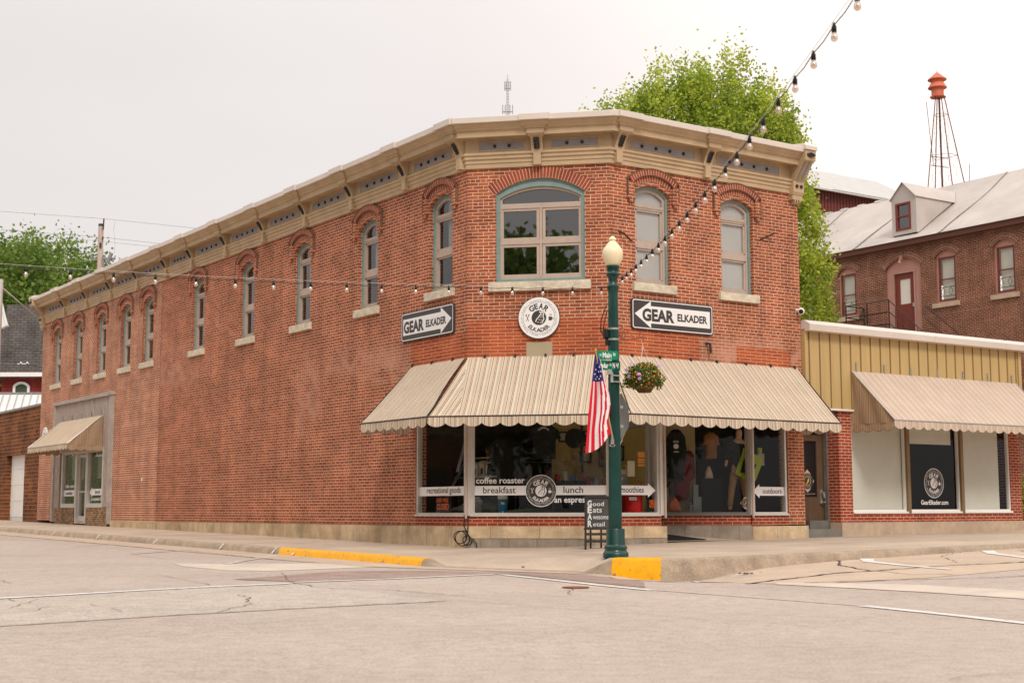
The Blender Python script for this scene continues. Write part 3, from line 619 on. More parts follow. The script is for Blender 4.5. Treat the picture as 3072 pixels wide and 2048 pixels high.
def frieze(F, u0, u1, dots):
    mb = MB(); mb.box(F, u0, u1, .06, .0765, 8.085, 8.25, 0)
    mb.band(F, recloop(u0-.02, u1+.02, 8.07, 8.265), recloop(u0, u1, 8.085, 8.25), .07, .088, 2)
    for d in dots: 
        for r_, nn in ((.034, .095), (.022, .108)): mb.slab(F, circle(d, 8.165, r_, 10), .07, nn, 1)
    mb.build('frieze_panel', [M['cornice_grey'], M['iron_leaf'], M['cornice_tan']], cornice)
allb = LB + [28.3]
for a, b in zip(allb[:-1], allb[1:]):
    g0, g1 = a+.38, b-.36; c = (g0+g1)/2; st = (g1-g0)/5.0
    frieze(LW, g0, g1, [c+st*k for k in (-1.5, -.5, .5, 1.5)])
frieze(FW, .24, 1.15, [.56, .85]); frieze(FW, 1.69, 2.61, [2.0, 2.30])
frieze(RW, .46, 2.14, [.77, 1.13, 1.49, 1.85]); frieze(RW, 2.78, 4.52, [3.11, 3.45, 3.8, 4.17])
# big end consoles
def console(F, u0, u1):
    mb = MB(); uc = (u0+u1)/2
    pr_box(mb, F, u0, u1, [(0, 7.70), (.14, 7.70), (.17, 7.76), (.17, 8.0), (.20, 8.02), (.46, 8.36), (.53, 8.38), (.55, 8.60), (0, 8.60)])
    pr_box(mb, F, u0-.02, u1+.02, [(0, 8.6), (.575, 8.60), (.575, 8.68), (.5, 8.73), (0, 8.80)], 2)
    for s_ in (-1, 1):
        x = uc+s_*.065
        mb.prism([F.p(x-.028, .218, 8.03), F.p(x+.028, .218, 8.03), F.p(x+.028, .455, 8.345), F.p(x-.028, .455, 8.345)], F.N*.012, 1)
        mb.slab(F, circle(uc+s_*.065, 7.88, .036, 12), .16, .20, 3)
    for k in range(5): mb.slab(F, circle(uc-.08+.04*k, 8.49, .03+.012*(2-abs(k-2)), 8), .5, .575, 3)
    for k in range(3): mb.slab(F, [(uc-.105+k*.07, 7.70), (uc-.035+k*.07, 7.70), (uc-.07+k*.07, 7.50)], 0, .13)
    mb.slab(F, recloop(u0+.01, u1-.01, 7.60, 7.70), 0, .125)
    mb.build('end_console', [M['cornice_tan'], M['cornice_grey'], M['coping_white'], M['iron_leaf']], cornice)
console(RW, 4.86, 5.17); console(LW, 28.3, 28.62)
mb = MB()
k = math.tan(rad(22.5)); pts = [LW.p(28.8, 0, 8.72), LW.p(0, 0, 8.78), RW.p(0, 0, 8.78), RW.p(5.14, 0, 8.78), RW.p(5.14, -28.6, 8.72)]
mb.prism([p - Z*.15 for p in pts], Z*.12); mb.build('roof', M['roof_membrane'], store)
# ------------------------------------------------------------------ shop front glazing
def shopwin(F, u0, u1, label, z0=.93, z1=3.45, bars=(), fm='alu', lower='sill_cap', left=.05, right=.05):
    mb = MB()
    mb.band(F, recloop(u0, u1, z0, z1), recloop(u0+left, u1-right, z0+.055, z1-.05), -.12, -.01)
    mb.box(F, u0-.01, u1+.01, -.1, .035, z0-.015, z0+.022)
    o = mb.build('shop_window', M[fm], store); o['label'] = label
    mb = MB(); mb.face([F.p(u0+left, -.06, z0+.055), F.p(u1-right, -.06, z0+.055), F.p(u1-right, -.06, z1-.05), F.p(u0+left, -.06, z1-.05)]); mb.build('pane', M['glass_shop'], o)
    return o
w1 = shopwin(LW, .09, 1.95, 'shop window with a white recreational goods band, left of the corner facet')
w2 = shopwin(FW, .07, 2.75, 'widest shop window with the round badge and the lunch band under the awning')
w3 = shopwin(RW, .10, 1.17, 'shop window with a white arrow ending in smoothies, right of the lamp post')
w4 = shopwin(RC, .03, 3.0, 'recessed display window beside the entry with clothes behind it', fm='alu_dark')
w5 = shopwin(RW, 3.66, 4.63, 'narrow shop window with a white outdoors arrow beside the brick pier')
for F, a, b, c in ((LW, -.065, .055, -.13), (FW, 2.74, 2.86, -.13), (RW, 1.17, 1.26, -.2), (RW, 3.56, 3.66, -.12)):
    mb = MB(); mb.box(F, a, b, c, .03, .93, 3.5); mb.build('corner_post', M['alu'], store)
for F, u, n in ((LW, -.06, .07), (RW, 1.27, .05), (RW, 3.60, .05)):
    mb = MB(); mb.tube([F.p(u, n, .88), F.p(u, n, 3.4)], .024); mb.build('rusty_pipe', M['sash'], store)
# vinyl bands and lettering on the panes
def band_on(parent, F, outl, words, n=-.052):
    mb = MB(); mb.slab(F, outl, n-.004, n, 0)
    for s_, u, z, h, wd, mm, bd in words: text(mb, F, s_, u, z, n+.002+(.001 if mm else 0), w=wd, h=h, m=mm, bold=bd)
    mb.build('window_lettering', [M['sign_white'], M['letter_dark']], parent)
# on the left wall u runs away from the corner: mirror it
LWm = Fr(LW.p(0, 0, 0), -LW.U, LW.N)
band_on(w1, LWm, recloop(-1.92, -.14, 1.32, 1.50), [('recreational goods', -.96, 1.375, .115, 1.28, 1, .01)])
mb = MB(); n = -.052; mb.slab(FW, recloop(.12, 2.70, 1.32, 1.50), n-.004, n, 0)
text(mb, FW, 'coffee roaster', .64, 1.55, n+.002, w=.96, h=.115, m=0, bold=.02); text(mb, FW, 'breakfast', .62, 1.36, n+.002, w=.64, h=.12, m=1, bold=.01)
text(mb, FW, 'lunch', 2.06, 1.36, n+.002, w=.38, h=.12, m=1, bold=.01); text(mb, FW, 'an espresso bar', 2.19, 1.18, n+.002, w=1.0, h=.11, m=0, bold=.02)
logo(mb, FW, 1.435, 1.40, .305, n+.006, 1, 0, True)
mb.build('window_lettering', [M['sign_white'], M['letter_dark']], w2)
band_on(w3, RW, [(.15, 1.32), (.92, 1.32), (.92, 1.275), (1.11, 1.41), (.92, 1.545), (.92, 1.50), (.15, 1.50)], [('smoothies', .50, 1.365, .115, .62, 1, .01)])
band_on(w5, RW, [(4.58, 1.32), (3.88, 1.32), (3.88, 1.27), (3.70, 1.41), (3.88, 1.55), (3.88, 1.50), (4.58, 1.50)], [('outdoors', 4.24, 1.365, .10, .54, 1, .01)])
def bird_badge(mb, F, u, z, s, n):
    mb.slab(F, [(u, z-s), (u+.3*s, z-.72*s), (u+.8*s, z), (u+.3*s, z+.72*s), (u, z+s), (u-.3*s, z+.72*s), (u-.8*s, z), (u-.3*s, z-.72*s)], n-.003, n, 0)
    disc(mb, F, u, z, .68*s, n+.002, 1, 28); annulus(mb, F, u, z, .36*s, .41*s, n+.004, 0, 24)
    mb.poly(F, [(u-.16*s, z-.3*s), (u-.02*s, z-.24*s), (u+.18*s, z), (u+.17*s, z+.24*s), (u+.05*s, z+.22*s), (u-.02*s, z), (u-.12*s, z-.14*s)], n+.005, (), 2)
    text_arc(mb, F, 'OUTDOORS', u, z, n+.004, .54*s, .13*s, -60, 60, m=0); text_arc(mb, F, 'APPAREL', u, z, n+.004, .54*s, .13*s, 230, 130, m=0, inward=True)
RCm = Fr(RC.O, -RC.U, RC.N)
mb = MB(); bird_badge(mb, RCm, -.115, 1.17, .13, -.05); mb.build('window_lettering', [M['poster_tan'] if 'poster_tan' in M else mat('poster_tan', (.55, .40, .28), .6), M['letter_dark'], M['gold']], w4)
# ------------------------------------------------------------------ shop interior
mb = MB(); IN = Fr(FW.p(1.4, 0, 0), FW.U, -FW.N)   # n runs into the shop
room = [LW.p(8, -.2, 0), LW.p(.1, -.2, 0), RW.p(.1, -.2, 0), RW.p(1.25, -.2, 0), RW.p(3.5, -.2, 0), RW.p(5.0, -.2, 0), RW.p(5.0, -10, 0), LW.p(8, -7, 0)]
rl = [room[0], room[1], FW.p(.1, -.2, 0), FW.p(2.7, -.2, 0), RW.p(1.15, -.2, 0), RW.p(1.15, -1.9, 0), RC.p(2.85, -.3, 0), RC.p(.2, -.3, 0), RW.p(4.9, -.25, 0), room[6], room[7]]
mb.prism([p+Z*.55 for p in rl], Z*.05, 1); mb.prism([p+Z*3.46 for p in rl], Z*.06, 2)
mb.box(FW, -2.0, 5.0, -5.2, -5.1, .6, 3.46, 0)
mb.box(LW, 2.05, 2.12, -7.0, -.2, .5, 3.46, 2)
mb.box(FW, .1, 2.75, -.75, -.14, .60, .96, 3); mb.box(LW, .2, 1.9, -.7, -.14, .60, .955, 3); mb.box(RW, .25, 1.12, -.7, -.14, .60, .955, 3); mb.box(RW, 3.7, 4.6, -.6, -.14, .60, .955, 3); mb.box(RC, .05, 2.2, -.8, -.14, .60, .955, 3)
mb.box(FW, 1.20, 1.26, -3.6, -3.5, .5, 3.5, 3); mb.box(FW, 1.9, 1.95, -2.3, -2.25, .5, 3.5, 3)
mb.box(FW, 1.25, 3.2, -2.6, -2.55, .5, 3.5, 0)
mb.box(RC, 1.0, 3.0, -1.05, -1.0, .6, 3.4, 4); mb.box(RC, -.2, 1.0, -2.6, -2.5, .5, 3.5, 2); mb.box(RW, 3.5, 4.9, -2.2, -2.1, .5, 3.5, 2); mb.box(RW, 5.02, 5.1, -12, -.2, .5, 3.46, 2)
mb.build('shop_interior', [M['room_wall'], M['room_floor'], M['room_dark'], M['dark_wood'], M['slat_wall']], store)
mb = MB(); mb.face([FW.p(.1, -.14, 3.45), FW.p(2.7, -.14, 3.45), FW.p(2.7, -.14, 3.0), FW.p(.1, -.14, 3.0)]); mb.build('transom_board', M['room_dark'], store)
# ------------------------------------------------------------------ old wooden shop entrance on the left wall
mb = MB()
mb.box(LW, 26.0, 26.76, -.1, .03, .66, 3.05, 0); mb.box(LW, 20.9, 21.42, -.1, .03, 1.15, 3.05, 0); mb.box(LW, 21.42, 26.76, -.1, .03, 3.0, 4.66, 0); mb.box(LW, 20.9, 21.42, -.1, .03, 3.05, 4.66, 0)
mb.box(LW, 20.62, 20.9, -.1, .075, .62, 4.70, 1); mb.box(LW, 26.60, 26.82, -.1, .07, .66, 4.70, 1); mb.box(LW, 20.58, 26.86, -.05, .10, 4.66, 4.76, 1)
for k in range(46):
    u = 21.0+k*.125
    mb.box(LW, u, u+.014, .03, .036, 3.05 if 21.42 < u < 26 else (1.15 if u < 22 else .66), 4.64, 2)
entrance = mb.build('wooden_shop_front', [M['wood_grey'], M['wood_trim'], M['dirt']], store)
entrance['label'] = 'weathered vertical boarding round the side door and its two windows'
for a, b in ((24.3, 26.45), (20.92, 23.05)): mb = MB(); mb.box(LW, a, b, -.2, .04, .5, 1.14); mb.build('brick_plinth', M['door_brick'], entrance)
def sidewin(u0, u1, words, arrow, z1=3.0):
    mb = MB(); mb.band(LW, recloop(u0, u1, 1.14, z1), recloop(u0+.10, u1-.10, 1.27, z1-.08), -.08, .045)
    o = mb.build('side_window', M['alu'], entrance)
    mb = MB(); mb.poly(LW, recloop(u0+.10, u1-.10, 1.27, z1-.08), -.04); p = mb.build('pane', M['glass_soft'], o)
    mb = MB(); mb.box(LW, u0+.12, u1-.12, -.30, -.28, 2.08, z1-.1); mb.build('blind', M['drapes'], o)
    F = Fr(LW.O, -LW.U, LW.N); mb = MB()
    mb.slab(F, [(-a, z) for a, z in arrow], -.034, -.03, 0)
    for s_, u, z, h, wd, mm in words: text(mb, F, s_, -u, z, -.026, w=wd, h=h, m=mm, bold=.02)
    mb.build('window_lettering', [M['sign_white'], M['letter_dark']], o)
sidewin(24.17, 25.75, [('coffee roaster', 24.98, 1.80, .12, 1.0, 0), ('breakfast', 25.05, 1.57, .11, .7, 1)], [(25.62, 1.52), (24.5, 1.52), (24.5, 1.47), (24.28, 1.62), (24.5, 1.77), (24.5, 1.72), (25.62, 1.72)])
sidewin(21.42, 23.05, [('lunch', 22.1, 1.58, .12, .5, 1), ('an espresso bar', 22.15, 1.36, .11, 1.1, 0)], [(21.55, 1.53), (22.65, 1.53), (22.65, 1.47), (22.9, 1.63), (22.65, 1.79), (22.65, 1.73), (21.55, 1.73)])
mb = MB(); mb.band(LW, recloop(23.05, 24.17, .62, 3.0), recloop(23.15, 24.07, .66, 2.9), -.12, .05); fr_ = mb.build('door_frame', M['alu'], entrance)
mb = MB(); mb.band(LW, recloop(23.15, 24.07, .68, 2.88), recloop(23.27, 23.95, .86, 2.78), -.10, -.02); mb.box(LW, 23.27, 23.95, -.09, -.03, 1.62, 1.68)
mb.tube([LW.p(23.3, -.02, 1.66), LW.p(23.3, .04, 1.66), LW.p(23.92, .04, 1.66)], .014, 6)
d_ = mb.build('glass_door', M['alu'], store); d_['label'] = 'narrow aluminium framed glass side door under the small awning'
mb = MB(); mb.poly(LW, recloop(23.27, 23.95, .86, 2.78), -.06); mb.build('pane', M['glass_soft'], d_)
mb = MB(); mb.box(LW, 21, 26.4, -1.6, -1.5, .6, 3.1); mb.box(LW, 21.0, 21.05, -1.5, -.2, .6, 3.1); mb.build('side_room', M['room_dark'], store)
mb = MB(); mb.box(LW, 17.95, 18.0, .0, .02, 1.9, 2.0); mb.build('vent_pipe', M['white_paint'], store)
# ------------------------------------------------------------------ the low annex with gold siding
annex = thing('annex_shop', 'low annex shop with vertical gold metal siding above its brick and white blinds', 'building', RW.p(9, -1, .4))
mb = MB()
mb.poly(RW, [(6.2, 3.2), (6.2, .76), (12.42, .76), (12.42, 3.2)], 0, [recloop(6.6, 12.02, .96, 3.1)])
mb.ring(RW, recloop(6.6, 12.02, .96, 3.1), recloop(6.6, 12.02, .96, 3.1), 0, -.12)
mb.face([RW.p(6.2, 0, .76), RW.p(6.2, -.32, .76), RW.p(6.2, -.32, 3.2), RW.p(6.2, 0, 3.2)], [(0, .76), (.32, .76), (.32, 3.2), (0, 3.2)])
mb.face([RW.p(12.42, 0, .3), RW.p(12.42, -14, .3), RW.p(12.42, -14, 4.6), RW.p(12.42, 0, 4.6)], [(0, .3), (14, .3), (14, 4.6), (0, 4.6)])
mb.build('brick_wall', M['annex_brick'], annex)
mb = MB(); mb.box(RW, 6.19, 12.45, -.3, .045, .1, .758); mb.box(RW, 12.45, 12.46, -14, .045, .1, .758); mb.build('concrete_base', M['annex_base'], annex)
mb = MB(); mb.box(RW, 5.15, 12.45, -.1, .05, 3.17, 4.84, 0)
for k in range(23):
    u = 5.30+k*.318
    if u < 12.4: mb.box(RW, u, u+.03, .05, .052, 3.18, 4.80, 1); mb.box(RW, u+.03, u+.05, .05, .068, 3.18, 4.80, 0)
mb.box(RW, 5.15, 5.20, .05, .10, 3.17, 4.84, 0); mb.box(RW, 12.38, 12.48, -.2, .09, 3.17, 4.84, 0); mb.box(RW, 5.15, 12.45, .0, .09, 3.14, 3.175, 2)
mb.build('metal_siding', [M['siding'], M['siding_groove'], M['white_paint']], annex)
mb = MB(); pf = [(.0, 4.80), (.10, 4.79), (.24, 4.80), (.26, 4.93), (.10, 5.03), (-.12, 5.04)]
for a, b in ((5.15, 9.16), (9.17, 12.62)): pr_box(mb, RW, a, b, pf)
mb.build('coping', M['coping_white'], annex)
mb = MB(); mb.prism([RW.p(5.15, 0, 4.7), RW.p(12.45, 0, 4.7), RW.p(12.45, -14, 4.5), RW.p(5.15, -14, 4.5)], Z*.08); mb.build('roof', M['roof_membrane'], annex)
for i, (a, b, bl) in enumerate([(6.6, 8.36, 1), (8.42, 10.2, 0), (10.26, 12.02, 1)]):
    mb = MB(); mb.band(RW, recloop(a, b, .96, 3.1), recloop(a+.04, b-.04, 1.03, 3.06), -.11, -.03)
    mb.box(RW, a-.01, b+.01, -.06, .03, .945, .985)
    o = mb.build('shop_window', M['white_paint'], annex); o['label'] = ['large window filled by a white blind beside the entry door', 'dark middle window with the badge and web address', 'large window with white blind nearest the far pier'][i]
    mb = MB(); mb.poly(RW, recloop(a+.04, b-.04, 1.03, 3.06), -.07); mb.build('pane', M['glass_shop'], o)
    mb = MB()
    if bl: mb.poly(RW, recloop(a+.03, b-(.28 if i == 2 else .03), 1.0, 3.06), -.13)
    else: mb.poly(RW, recloop(a+.03, b-.16, 2.50, 3.06), -.13)
    mb.build('blind', M['blind_white'], o)
    if not bl:
        mb = MB(); uc = (a+b)/2+.0
        logo(mb, RW, uc+.02, 1.62, .335, -.062, 1, 0, True); text(mb, RW, 'GearElkader.com', uc+.02, 1.14, -.058, w=.93, h=.10, bold=.02)
        mb.build('window_lettering', [M['sign_white'], M['letter_dark']], o)
for a in (8.34, 10.18): mb = MB(); mb.box(RW, a, a+.10, -.1, .03, .95, 3.1); mb.build('mullion', M['bronze'], annex)
mb = MB(); mb.box(RW, 6.5, 12.3, -1.5, -1.4, .5, 3.3); mb.build('dark_room', M['dark_room'], annex)
# entry door recess between the two shops
mb = MB(); mb.box(RW, 5.17, 6.22, -.62, .02, .1, .62, 0); mb.build('door_step', M['slate_step'], annex)
mb = MB(); mb.box(RW, 5.6, 6.6, -.62, -.325, .62, .80, 0); 
for k in range(8): mb.box(RW, 6.17, 6.5, -.60, -.325, .80+k*.305, 1.10+k*.305, 0)
for k in range(8): mb.box(RW, 6.165, 6.168, -.60, -.326, 1.095+k*.305, 1.103+k*.305, 1)
mb.build('slate_jamb', [M['slate'], M['annex_base']], annex)
mb = MB(); mb.box(RW, 5.14, 6.5, -.7, -.40, 2.68, 3.3); mb.build('soffit', M['dark_wood'], annex)
mb = MB(); mb.band(RW, recloop(5.24, 6.16, .625, 2.64), recloop(5.38, 5.98, 1.30, 2.50), -.50, -.45); mb.box(RW, 6.16, 6.22, -.55, -.42, .62, 2.70)
mb.box(RW, 5.36, 6.0, -.50, -.462, .66, 1.30)
door = mb.build('brown_door', M['door_brown'], annex)
mb = MB(); mb.face([RW.p(5.38, -.48, 1.30), RW.p(5.98, -.48, 1.30), RW.p(5.98, -.48, 2.50), RW.p(5.38, -.48, 2.50)]); mb.build('pane', M['black_paint'], door)
mb = MB(); bird_badge(mb, RW, 5.71, 1.64, .25, -.472); text(mb, RW, 'outdoorapparel.com', 5.71, 1.355, -.47, w=.44, h=.03); mb.build('badge', [M['poster_tan'], M['letter_dark'], M['gold']], door)
mb = MB(); mb.box(RW, 6.04, 6.12, -.45, -.42, 1.15, 1.46); mb.tube([RW.p(6.08, -.43, 1.42), RW.p(6.08, -.36, 1.38), RW.p(6.10, -.35, 1.28)], [.015, .03, .02], 8); mb.tube([RW.p(6.08, -.43, 1.19), RW.p(6.08, -.36, 1.19), RW.p(6.14, -.36, 1.19)], .018, 8); mb.build('handle', M['steel'], door)
# ------------------------------------------------------------------ awnings
def canvas(mb, A, Bq, C_, D, uv, m=0, nu=10, nv=6, sag=.03, W=None):
    """sagging cloth quad: A,B along the wall (top), D,C along the front"""
    def P(a, b):
        q = (A*(1-a)+Bq*a)*(1-b) + (D*(1-a)+C_*a)*b + (W*(a**3*math.sin(math.pi*min(1, b*1.25))) if W else Z*0)
        w_ = (Bq-A).length; x = a*w_
        return q - Z*(sag*4*b*(1-b)*(.8+.2*math.sin(a*19)) + .014*abs(math.sin(x*math.pi/1.15))**.5*b + .006*math.sin(x*5.1+b*9)*b)
    def UV(a, b): return tuple((uv[0][i]*(1-a)+uv[1][i]*a)*(1-b)+(uv[3][i]*(1-a)+uv[2][i]*a)*b for i in (0, 1))
    for i in range(nu):
        for j in range(nv):
            q = [(i/nu, j/nv), ((i+1)/nu, j/nv), ((i+1)/nu, (j+1)/nv), (i/nu, (j+1)/nv)]
            mb.face([P(*x) for x in q], [UV(*x) for x in q], m)
def valance(mb, P0, P1, u0, drop=.21, sc=.335, out=None, m=0, flutter=.012):
    """scalloped strip hanging from P0 to P1; u0 is the stripe coordinate at P0"""
    P0, P1 = Vector(P0), Vector(P1); d = P1-P0; Ln = d.length; n = max(1, round(Ln/sc)); out = out.normalized(); k = 8*n
    def row(i, f):
        x = i/k; ph = (x*n) % 1.0 if i < k else 1.0; low = drop*.68 + drop*.32*math.sin(math.pi*ph)**.7 if 0 < ph < 1 else drop*.68
        o = out*(flutter*math.sin(x*Ln*7.3+u0)*f + .012*f)
        return P0+d*x-Z*(low*f)+o
    for i in range(k):
        for a, b in ((0, .5), (.5, 1)):
            mb.face([row(i, a), row(i+1, a), row(i+1, b), row(i, b)], [(u0+Ln*i/k, 0), (u0+Ln*(i+1)/k, 0), (u0+Ln*(i+1)/k, .1), (u0+Ln*i/k, .1)], m)
        e = .006
        mb.face([row(i, 1), row(i+1, 1), row(i+1, 1)-Z*e*1.2, row(i, 1)-Z*e*1.2], None, 1)
PJ, ZF, ZT = 1.2, 2.785, 3.99; kk = math.tan(rad(22.5))*PJ
aw = thing('corner_awning', 'long cream and grey striped awning wrapped round the corner shop windows', 'awning', FW.p(1.4, .6, 2.6))
mb = MB()
A0, A1 = LW.p(2.13, .02, ZT), LW.p(.02, .02, ZT); F0, F1 = LW.p(2.10, PJ, ZF), LW.p(-kk+.03, PJ, ZF)
canvas(mb, A0, A1-LW.N*.0+LW.U*.05, F1+LW.U*.02, F0, [(0, 0), (2.1, 0), (2.6, 1.7), (0, 1.7)], nu=14, nv=10, W=LW.U*.13-Z*.03)
# facet: flare, straight middle, flare
T0, T1 = FW.p(.0, .02, ZT), FW.p(2.81, .02, ZT); G0, G1 = FW.p(-kk, PJ, ZF), FW.p(2.81+kk, PJ, ZF)
gm0, gm1 = FW.p(.1, PJ, ZF), FW.p(2.8, PJ, ZF)
mb.face([T0, gm0, G0+(gm0-G0)*.0], [(.0, 0), (.62, 1.7), (.12, 1.7)]) if False else None
canvas(mb, T0, T0+(T1-T0)*.001, gm0, G0+FW.U*.03, [(.30, 0), (.30, 0), (.75, 1.7), (.30, 1.7)], nu=8)
canvas(mb, T0, T1, gm1, gm0, [(0, 0), (2.81, 0), (2.81, 1.7), (.1, 1.7)], nu=16)
canvas(mb, T1, T1+(T1-T0)*.001, G1, gm1, [(2.5, 0), (2.5, 0), (2.5, 1.7), (2.05, 1.7)], nu=6)
mb.build('canopy_cloth', [M['awning_canvas'], M['dark_wood']], aw, smooth=40)
mb = MB()
canvas(mb, RW.p(.0, .02, ZT), RW.p(4.99, .02, ZT), RW.p(4.99, PJ, ZF), RW.p(-kk, PJ, ZF), [(.0, 0), (4.99, 0), (4.99, 1.7), (-.5, 1.7)], nu=24)
mb.build('canopy_cloth', [M['awning_canvas'], M['dark_wood']], aw, smooth=40)
mb = MB()
valance(mb, F0, F1, 0, out=LW.N); valance(mb, G0, G1, .3, out=FW.N); valance(mb, RW.p(-kk, PJ, ZF), RW.p(4.99, PJ, ZF), 0, out=RW.N)
valance(mb, RW.p(4.99, .03, ZF), RW.p(4.99, PJ, ZF), 0, out=RW.U); valance(mb, LW.p(2.12, .03, ZF), F0, 0, out=LW.U)
mb.build('valance', [M['awning_canvas'], M['dark_wood']], aw, smooth=40)
mb = MB()
for a, b in ((F0, F1), (G0, G1), (RW.p(-kk, PJ, ZF), RW.p(4.99, PJ, ZF)), (LW.p(2.12, .03, ZF), F0), (RW.p(4.99, .03, ZF), RW.p(4.99, PJ, ZF)), (A0, F0), (RW.p(4.99, .02, ZT), RW.p(4.99, PJ, ZF)), (T0, F1), (T1, G1)): mb.tube([a-Z*.015, b-Z*.015], .014, 6)
for u in (.5, 1.3, 2.08): mb.box(LW, u-.02, u+.02, .0, .05, ZT-.02, ZT+.04)
for u in (.35, .95, 1.55, 2.1, 2.7): mb.box(FW, u-.02, u+.02, .0, .05, ZT-.02, ZT+.04)
for u in (.5, 1.2, 2.0, 2.7, 3.5, 4.2, 4.9): mb.box(RW, u-.02, u+.02, .0, .05, ZT-.02, ZT+.04)
mb.build('frame', M['iron'], aw)
def box_awning(name, label, F, u0, u1, zt, zf, pj, mtop, mside, loc, sc=.3, rise=0, hooks=0):
    a = thing(name, label, 'awning', loc)
    mb = MB(); canvas(mb, F.p(u0, .06, zt), F.p(u1, .06, zt), F.p(u1, pj, zf), F.p(u0, pj, zf), [(u0, 0), (u1, 0), (u1, 1.6), (u0, 1.6)], nu=24, sag=.02)
    mb.build('canopy_cloth', M[mtop], a, smooth=40)
    for u, o in ((u0, -1), (u1, 1)):
        mb = MB(); n_ = 12; zl = zf-.05
        for i in range(n_):
            x0, x1 = i/n_, (i+1)/n_
            P = lambda x, z: F.p(u+.02*math.sin(x*17+z*5)*o, .06+(pj-.06)*x, z)
            zt0, zt1 = zt+(zf-zt)*x0, zt+(zf-zt)*x1
            for q in range(4):
                za, zb = zl+(zt0-zl)*q/4, zl+(zt0-zl)*(q+1)/4; zc_, zd = zl+(zt1-zl)*q/4, zl+(zt1-zl)*(q+1)/4
                mb.face([P(x0, za), P(x1, zc_), P(x1, zd), P(x0, zb)], [(x0*pj, za), (x1*pj, zc_), (x1*pj, zd), (x0*pj, zb)])
        valance(mb, F.p(u, .06, zl), F.p(u, pj, zl), 0, drop=.17, sc=sc, out=F.U*o)
        mb.build('side_curtain', [M[mside], M['dark_wood']], a, smooth=40)
    mb = MB(); valance(mb, F.p(u0, pj, zf), F.p(u1, pj, zf), u0, drop=.19, sc=sc, out=F.N); mb.build('valance', [M[mtop], M['dark_wood']], a, smooth=40)
    mb = MB(); mb.tube([F.p(u0, .06, zt), F.p(u0, pj, zf), F.p(u1, pj, zf), F.p(u1, .06, zt)], .016, 6)
    for k in range(hooks): u = u0+.15+(u1-u0-.3)*k/(hooks-1); mb.box(F, u-.015, u+.015, .05, .08, zt-.01, zt+.19)
    mb.build('frame', M['steel'], a)
    return a
box_awning('annex_awning', 'pale pink and cream striped awning on the gold sided annex', RW, 6.60, 12.28, 4.02, 2.90, 1.2, 'awning_faded', 'awning_side', RW.p(9.4, .6, 2.7), hooks=7)
box_awning('side_door_awning', 'small plain beige awning over the wooden side entrance', LW, 21.56, 25.96, 4.06, 3.14, 1.15, 'awning_plain', 'awning_side', LW.p(23.7, .5, 2.9), sc=.28, hooks=5)
# ------------------------------------------------------------------ signs on the walls
def rrect(u0, u1, z0, z1, r, k=5):
    out = []
    for cx_, cz_, a0 in ((u1-r, z0+r, -90), (u1-r, z1-r, 0), (u0+r, z1-r, 90), (u0+r, z0+r, 180)):
        for i in range(k+1): a = rad(a0+90*i/k); out.append((cx_+r*math.cos(a), cz_+r*math.sin(a)))
    return out
def arrow_sign(F, u0, u1, z0, z1, label, right):
    a = thing('arrow_sign', label, 'sign', F.p((u0+u1)/2, .03, z0), 'arrow signs on the corner store')
    mb = MB(); mb.slab(F, rrect(u0, u1, z0, z1, .06), .0, .045); mb.build('panel', M['sign_black'], a)
    mb = MB(); mb.ring(F, rrect(u0+.02, u1-.02, z0+.02, z1-.02, .05), rrect(u0+.038, u1-.038, z0+.038, z1-.038, .038), .048, .048)
    zc = (z0+z1)/2; s_ = 1 if right else -1; t0 = u0+.085 if right else u1-.085; hx = (u1-.48) if right else (u0+.48); tip = u1-.07 if right else u0+.07
    mb.poly(F, [(t0, zc-.17), (hx, zc-.17), (hx, zc-.265), (tip, zc), (hx, zc+.265), (hx, zc+.17), (t0, zc+.17)], .048)
    mb.build('arrow', M['sign_white'], a)
    mb = MB(); L0 = u0+.11 if right else u0+.26
    text(mb, F, 'GEAR', L0, zc-.115, .051, w=.82, h=.235, align='l', bold=.045); text(mb, F, 'ELKADER', L0+.90, zc-.075, .051, w=.79, h=.145, align='l', bold=.035)
    mb.build('lettering', M['sign_black'], a)
arrow_sign(LWm, -2.52, -.45, 4.525, 5.13, 'black sign with white arrow pointing right, left of the round badge', True)
arrow_sign(RW, .49, 2.60, 4.525, 5.13, 'black sign with white arrow pointing left, right of the lamp globe post', False)
rs = thing('round_sign', 'round white badge sign with river emblem centred on the corner facet', 'sign', FW.p(1.43, .03, 4.32))
mb = MB(); mb.slab(FW, circle(1.43, 4.73, .41, 48), .0, .07, 0); mb.ring(FW, circle(1.43, 4.73, .41, 48), circle(1.43, 4.73, .398, 48), .072, .072, 0); mb.build('panel', M['sign_black'], rs)
mb = MB(); logo(mb, FW, 1.43, 4.73, .40, .074, 0, 1, False); mb.build('badge', [M['sign_white'], M['letter_dark']], rs)
os_ = thing('oval_sign', 'small white round sign on the brick at the far left of the side awning', 'sign', LW.p(27.9, .03, 3.5))
mb = MB(); mb.slab(LWm, circle(-27.9, 3.72, .26, 28), 0, .05, 0); annulus(mb, LWm, -27.9, 3.72, .2, .21, .053, 1, 28); text(mb, LWm, 'GEAR', -27.9, 3.68, .053, w=.28, h=.1, m=1); mb.build('panel', [M['sign_white'], M['letter_dark']], os_)
cm = thing('security_camera', 'small white dome security camera on the right brick edge', 'camera', RW.p(5.02, .02, 5.1))
mb = MB(); c = RW.p(5.03, .13, 5.20); mb.lathe(c-Z*.075, [(.0, 0), (.045, .01), (.07, .045), (.075, .08), (.06, .12), (.03, .145), (0, .15)], 20); mb.tube([RW.p(5.03, 0, 5.24), c], .03, 10); mb.build('housing', M['white_paint'], cm, smooth=50)
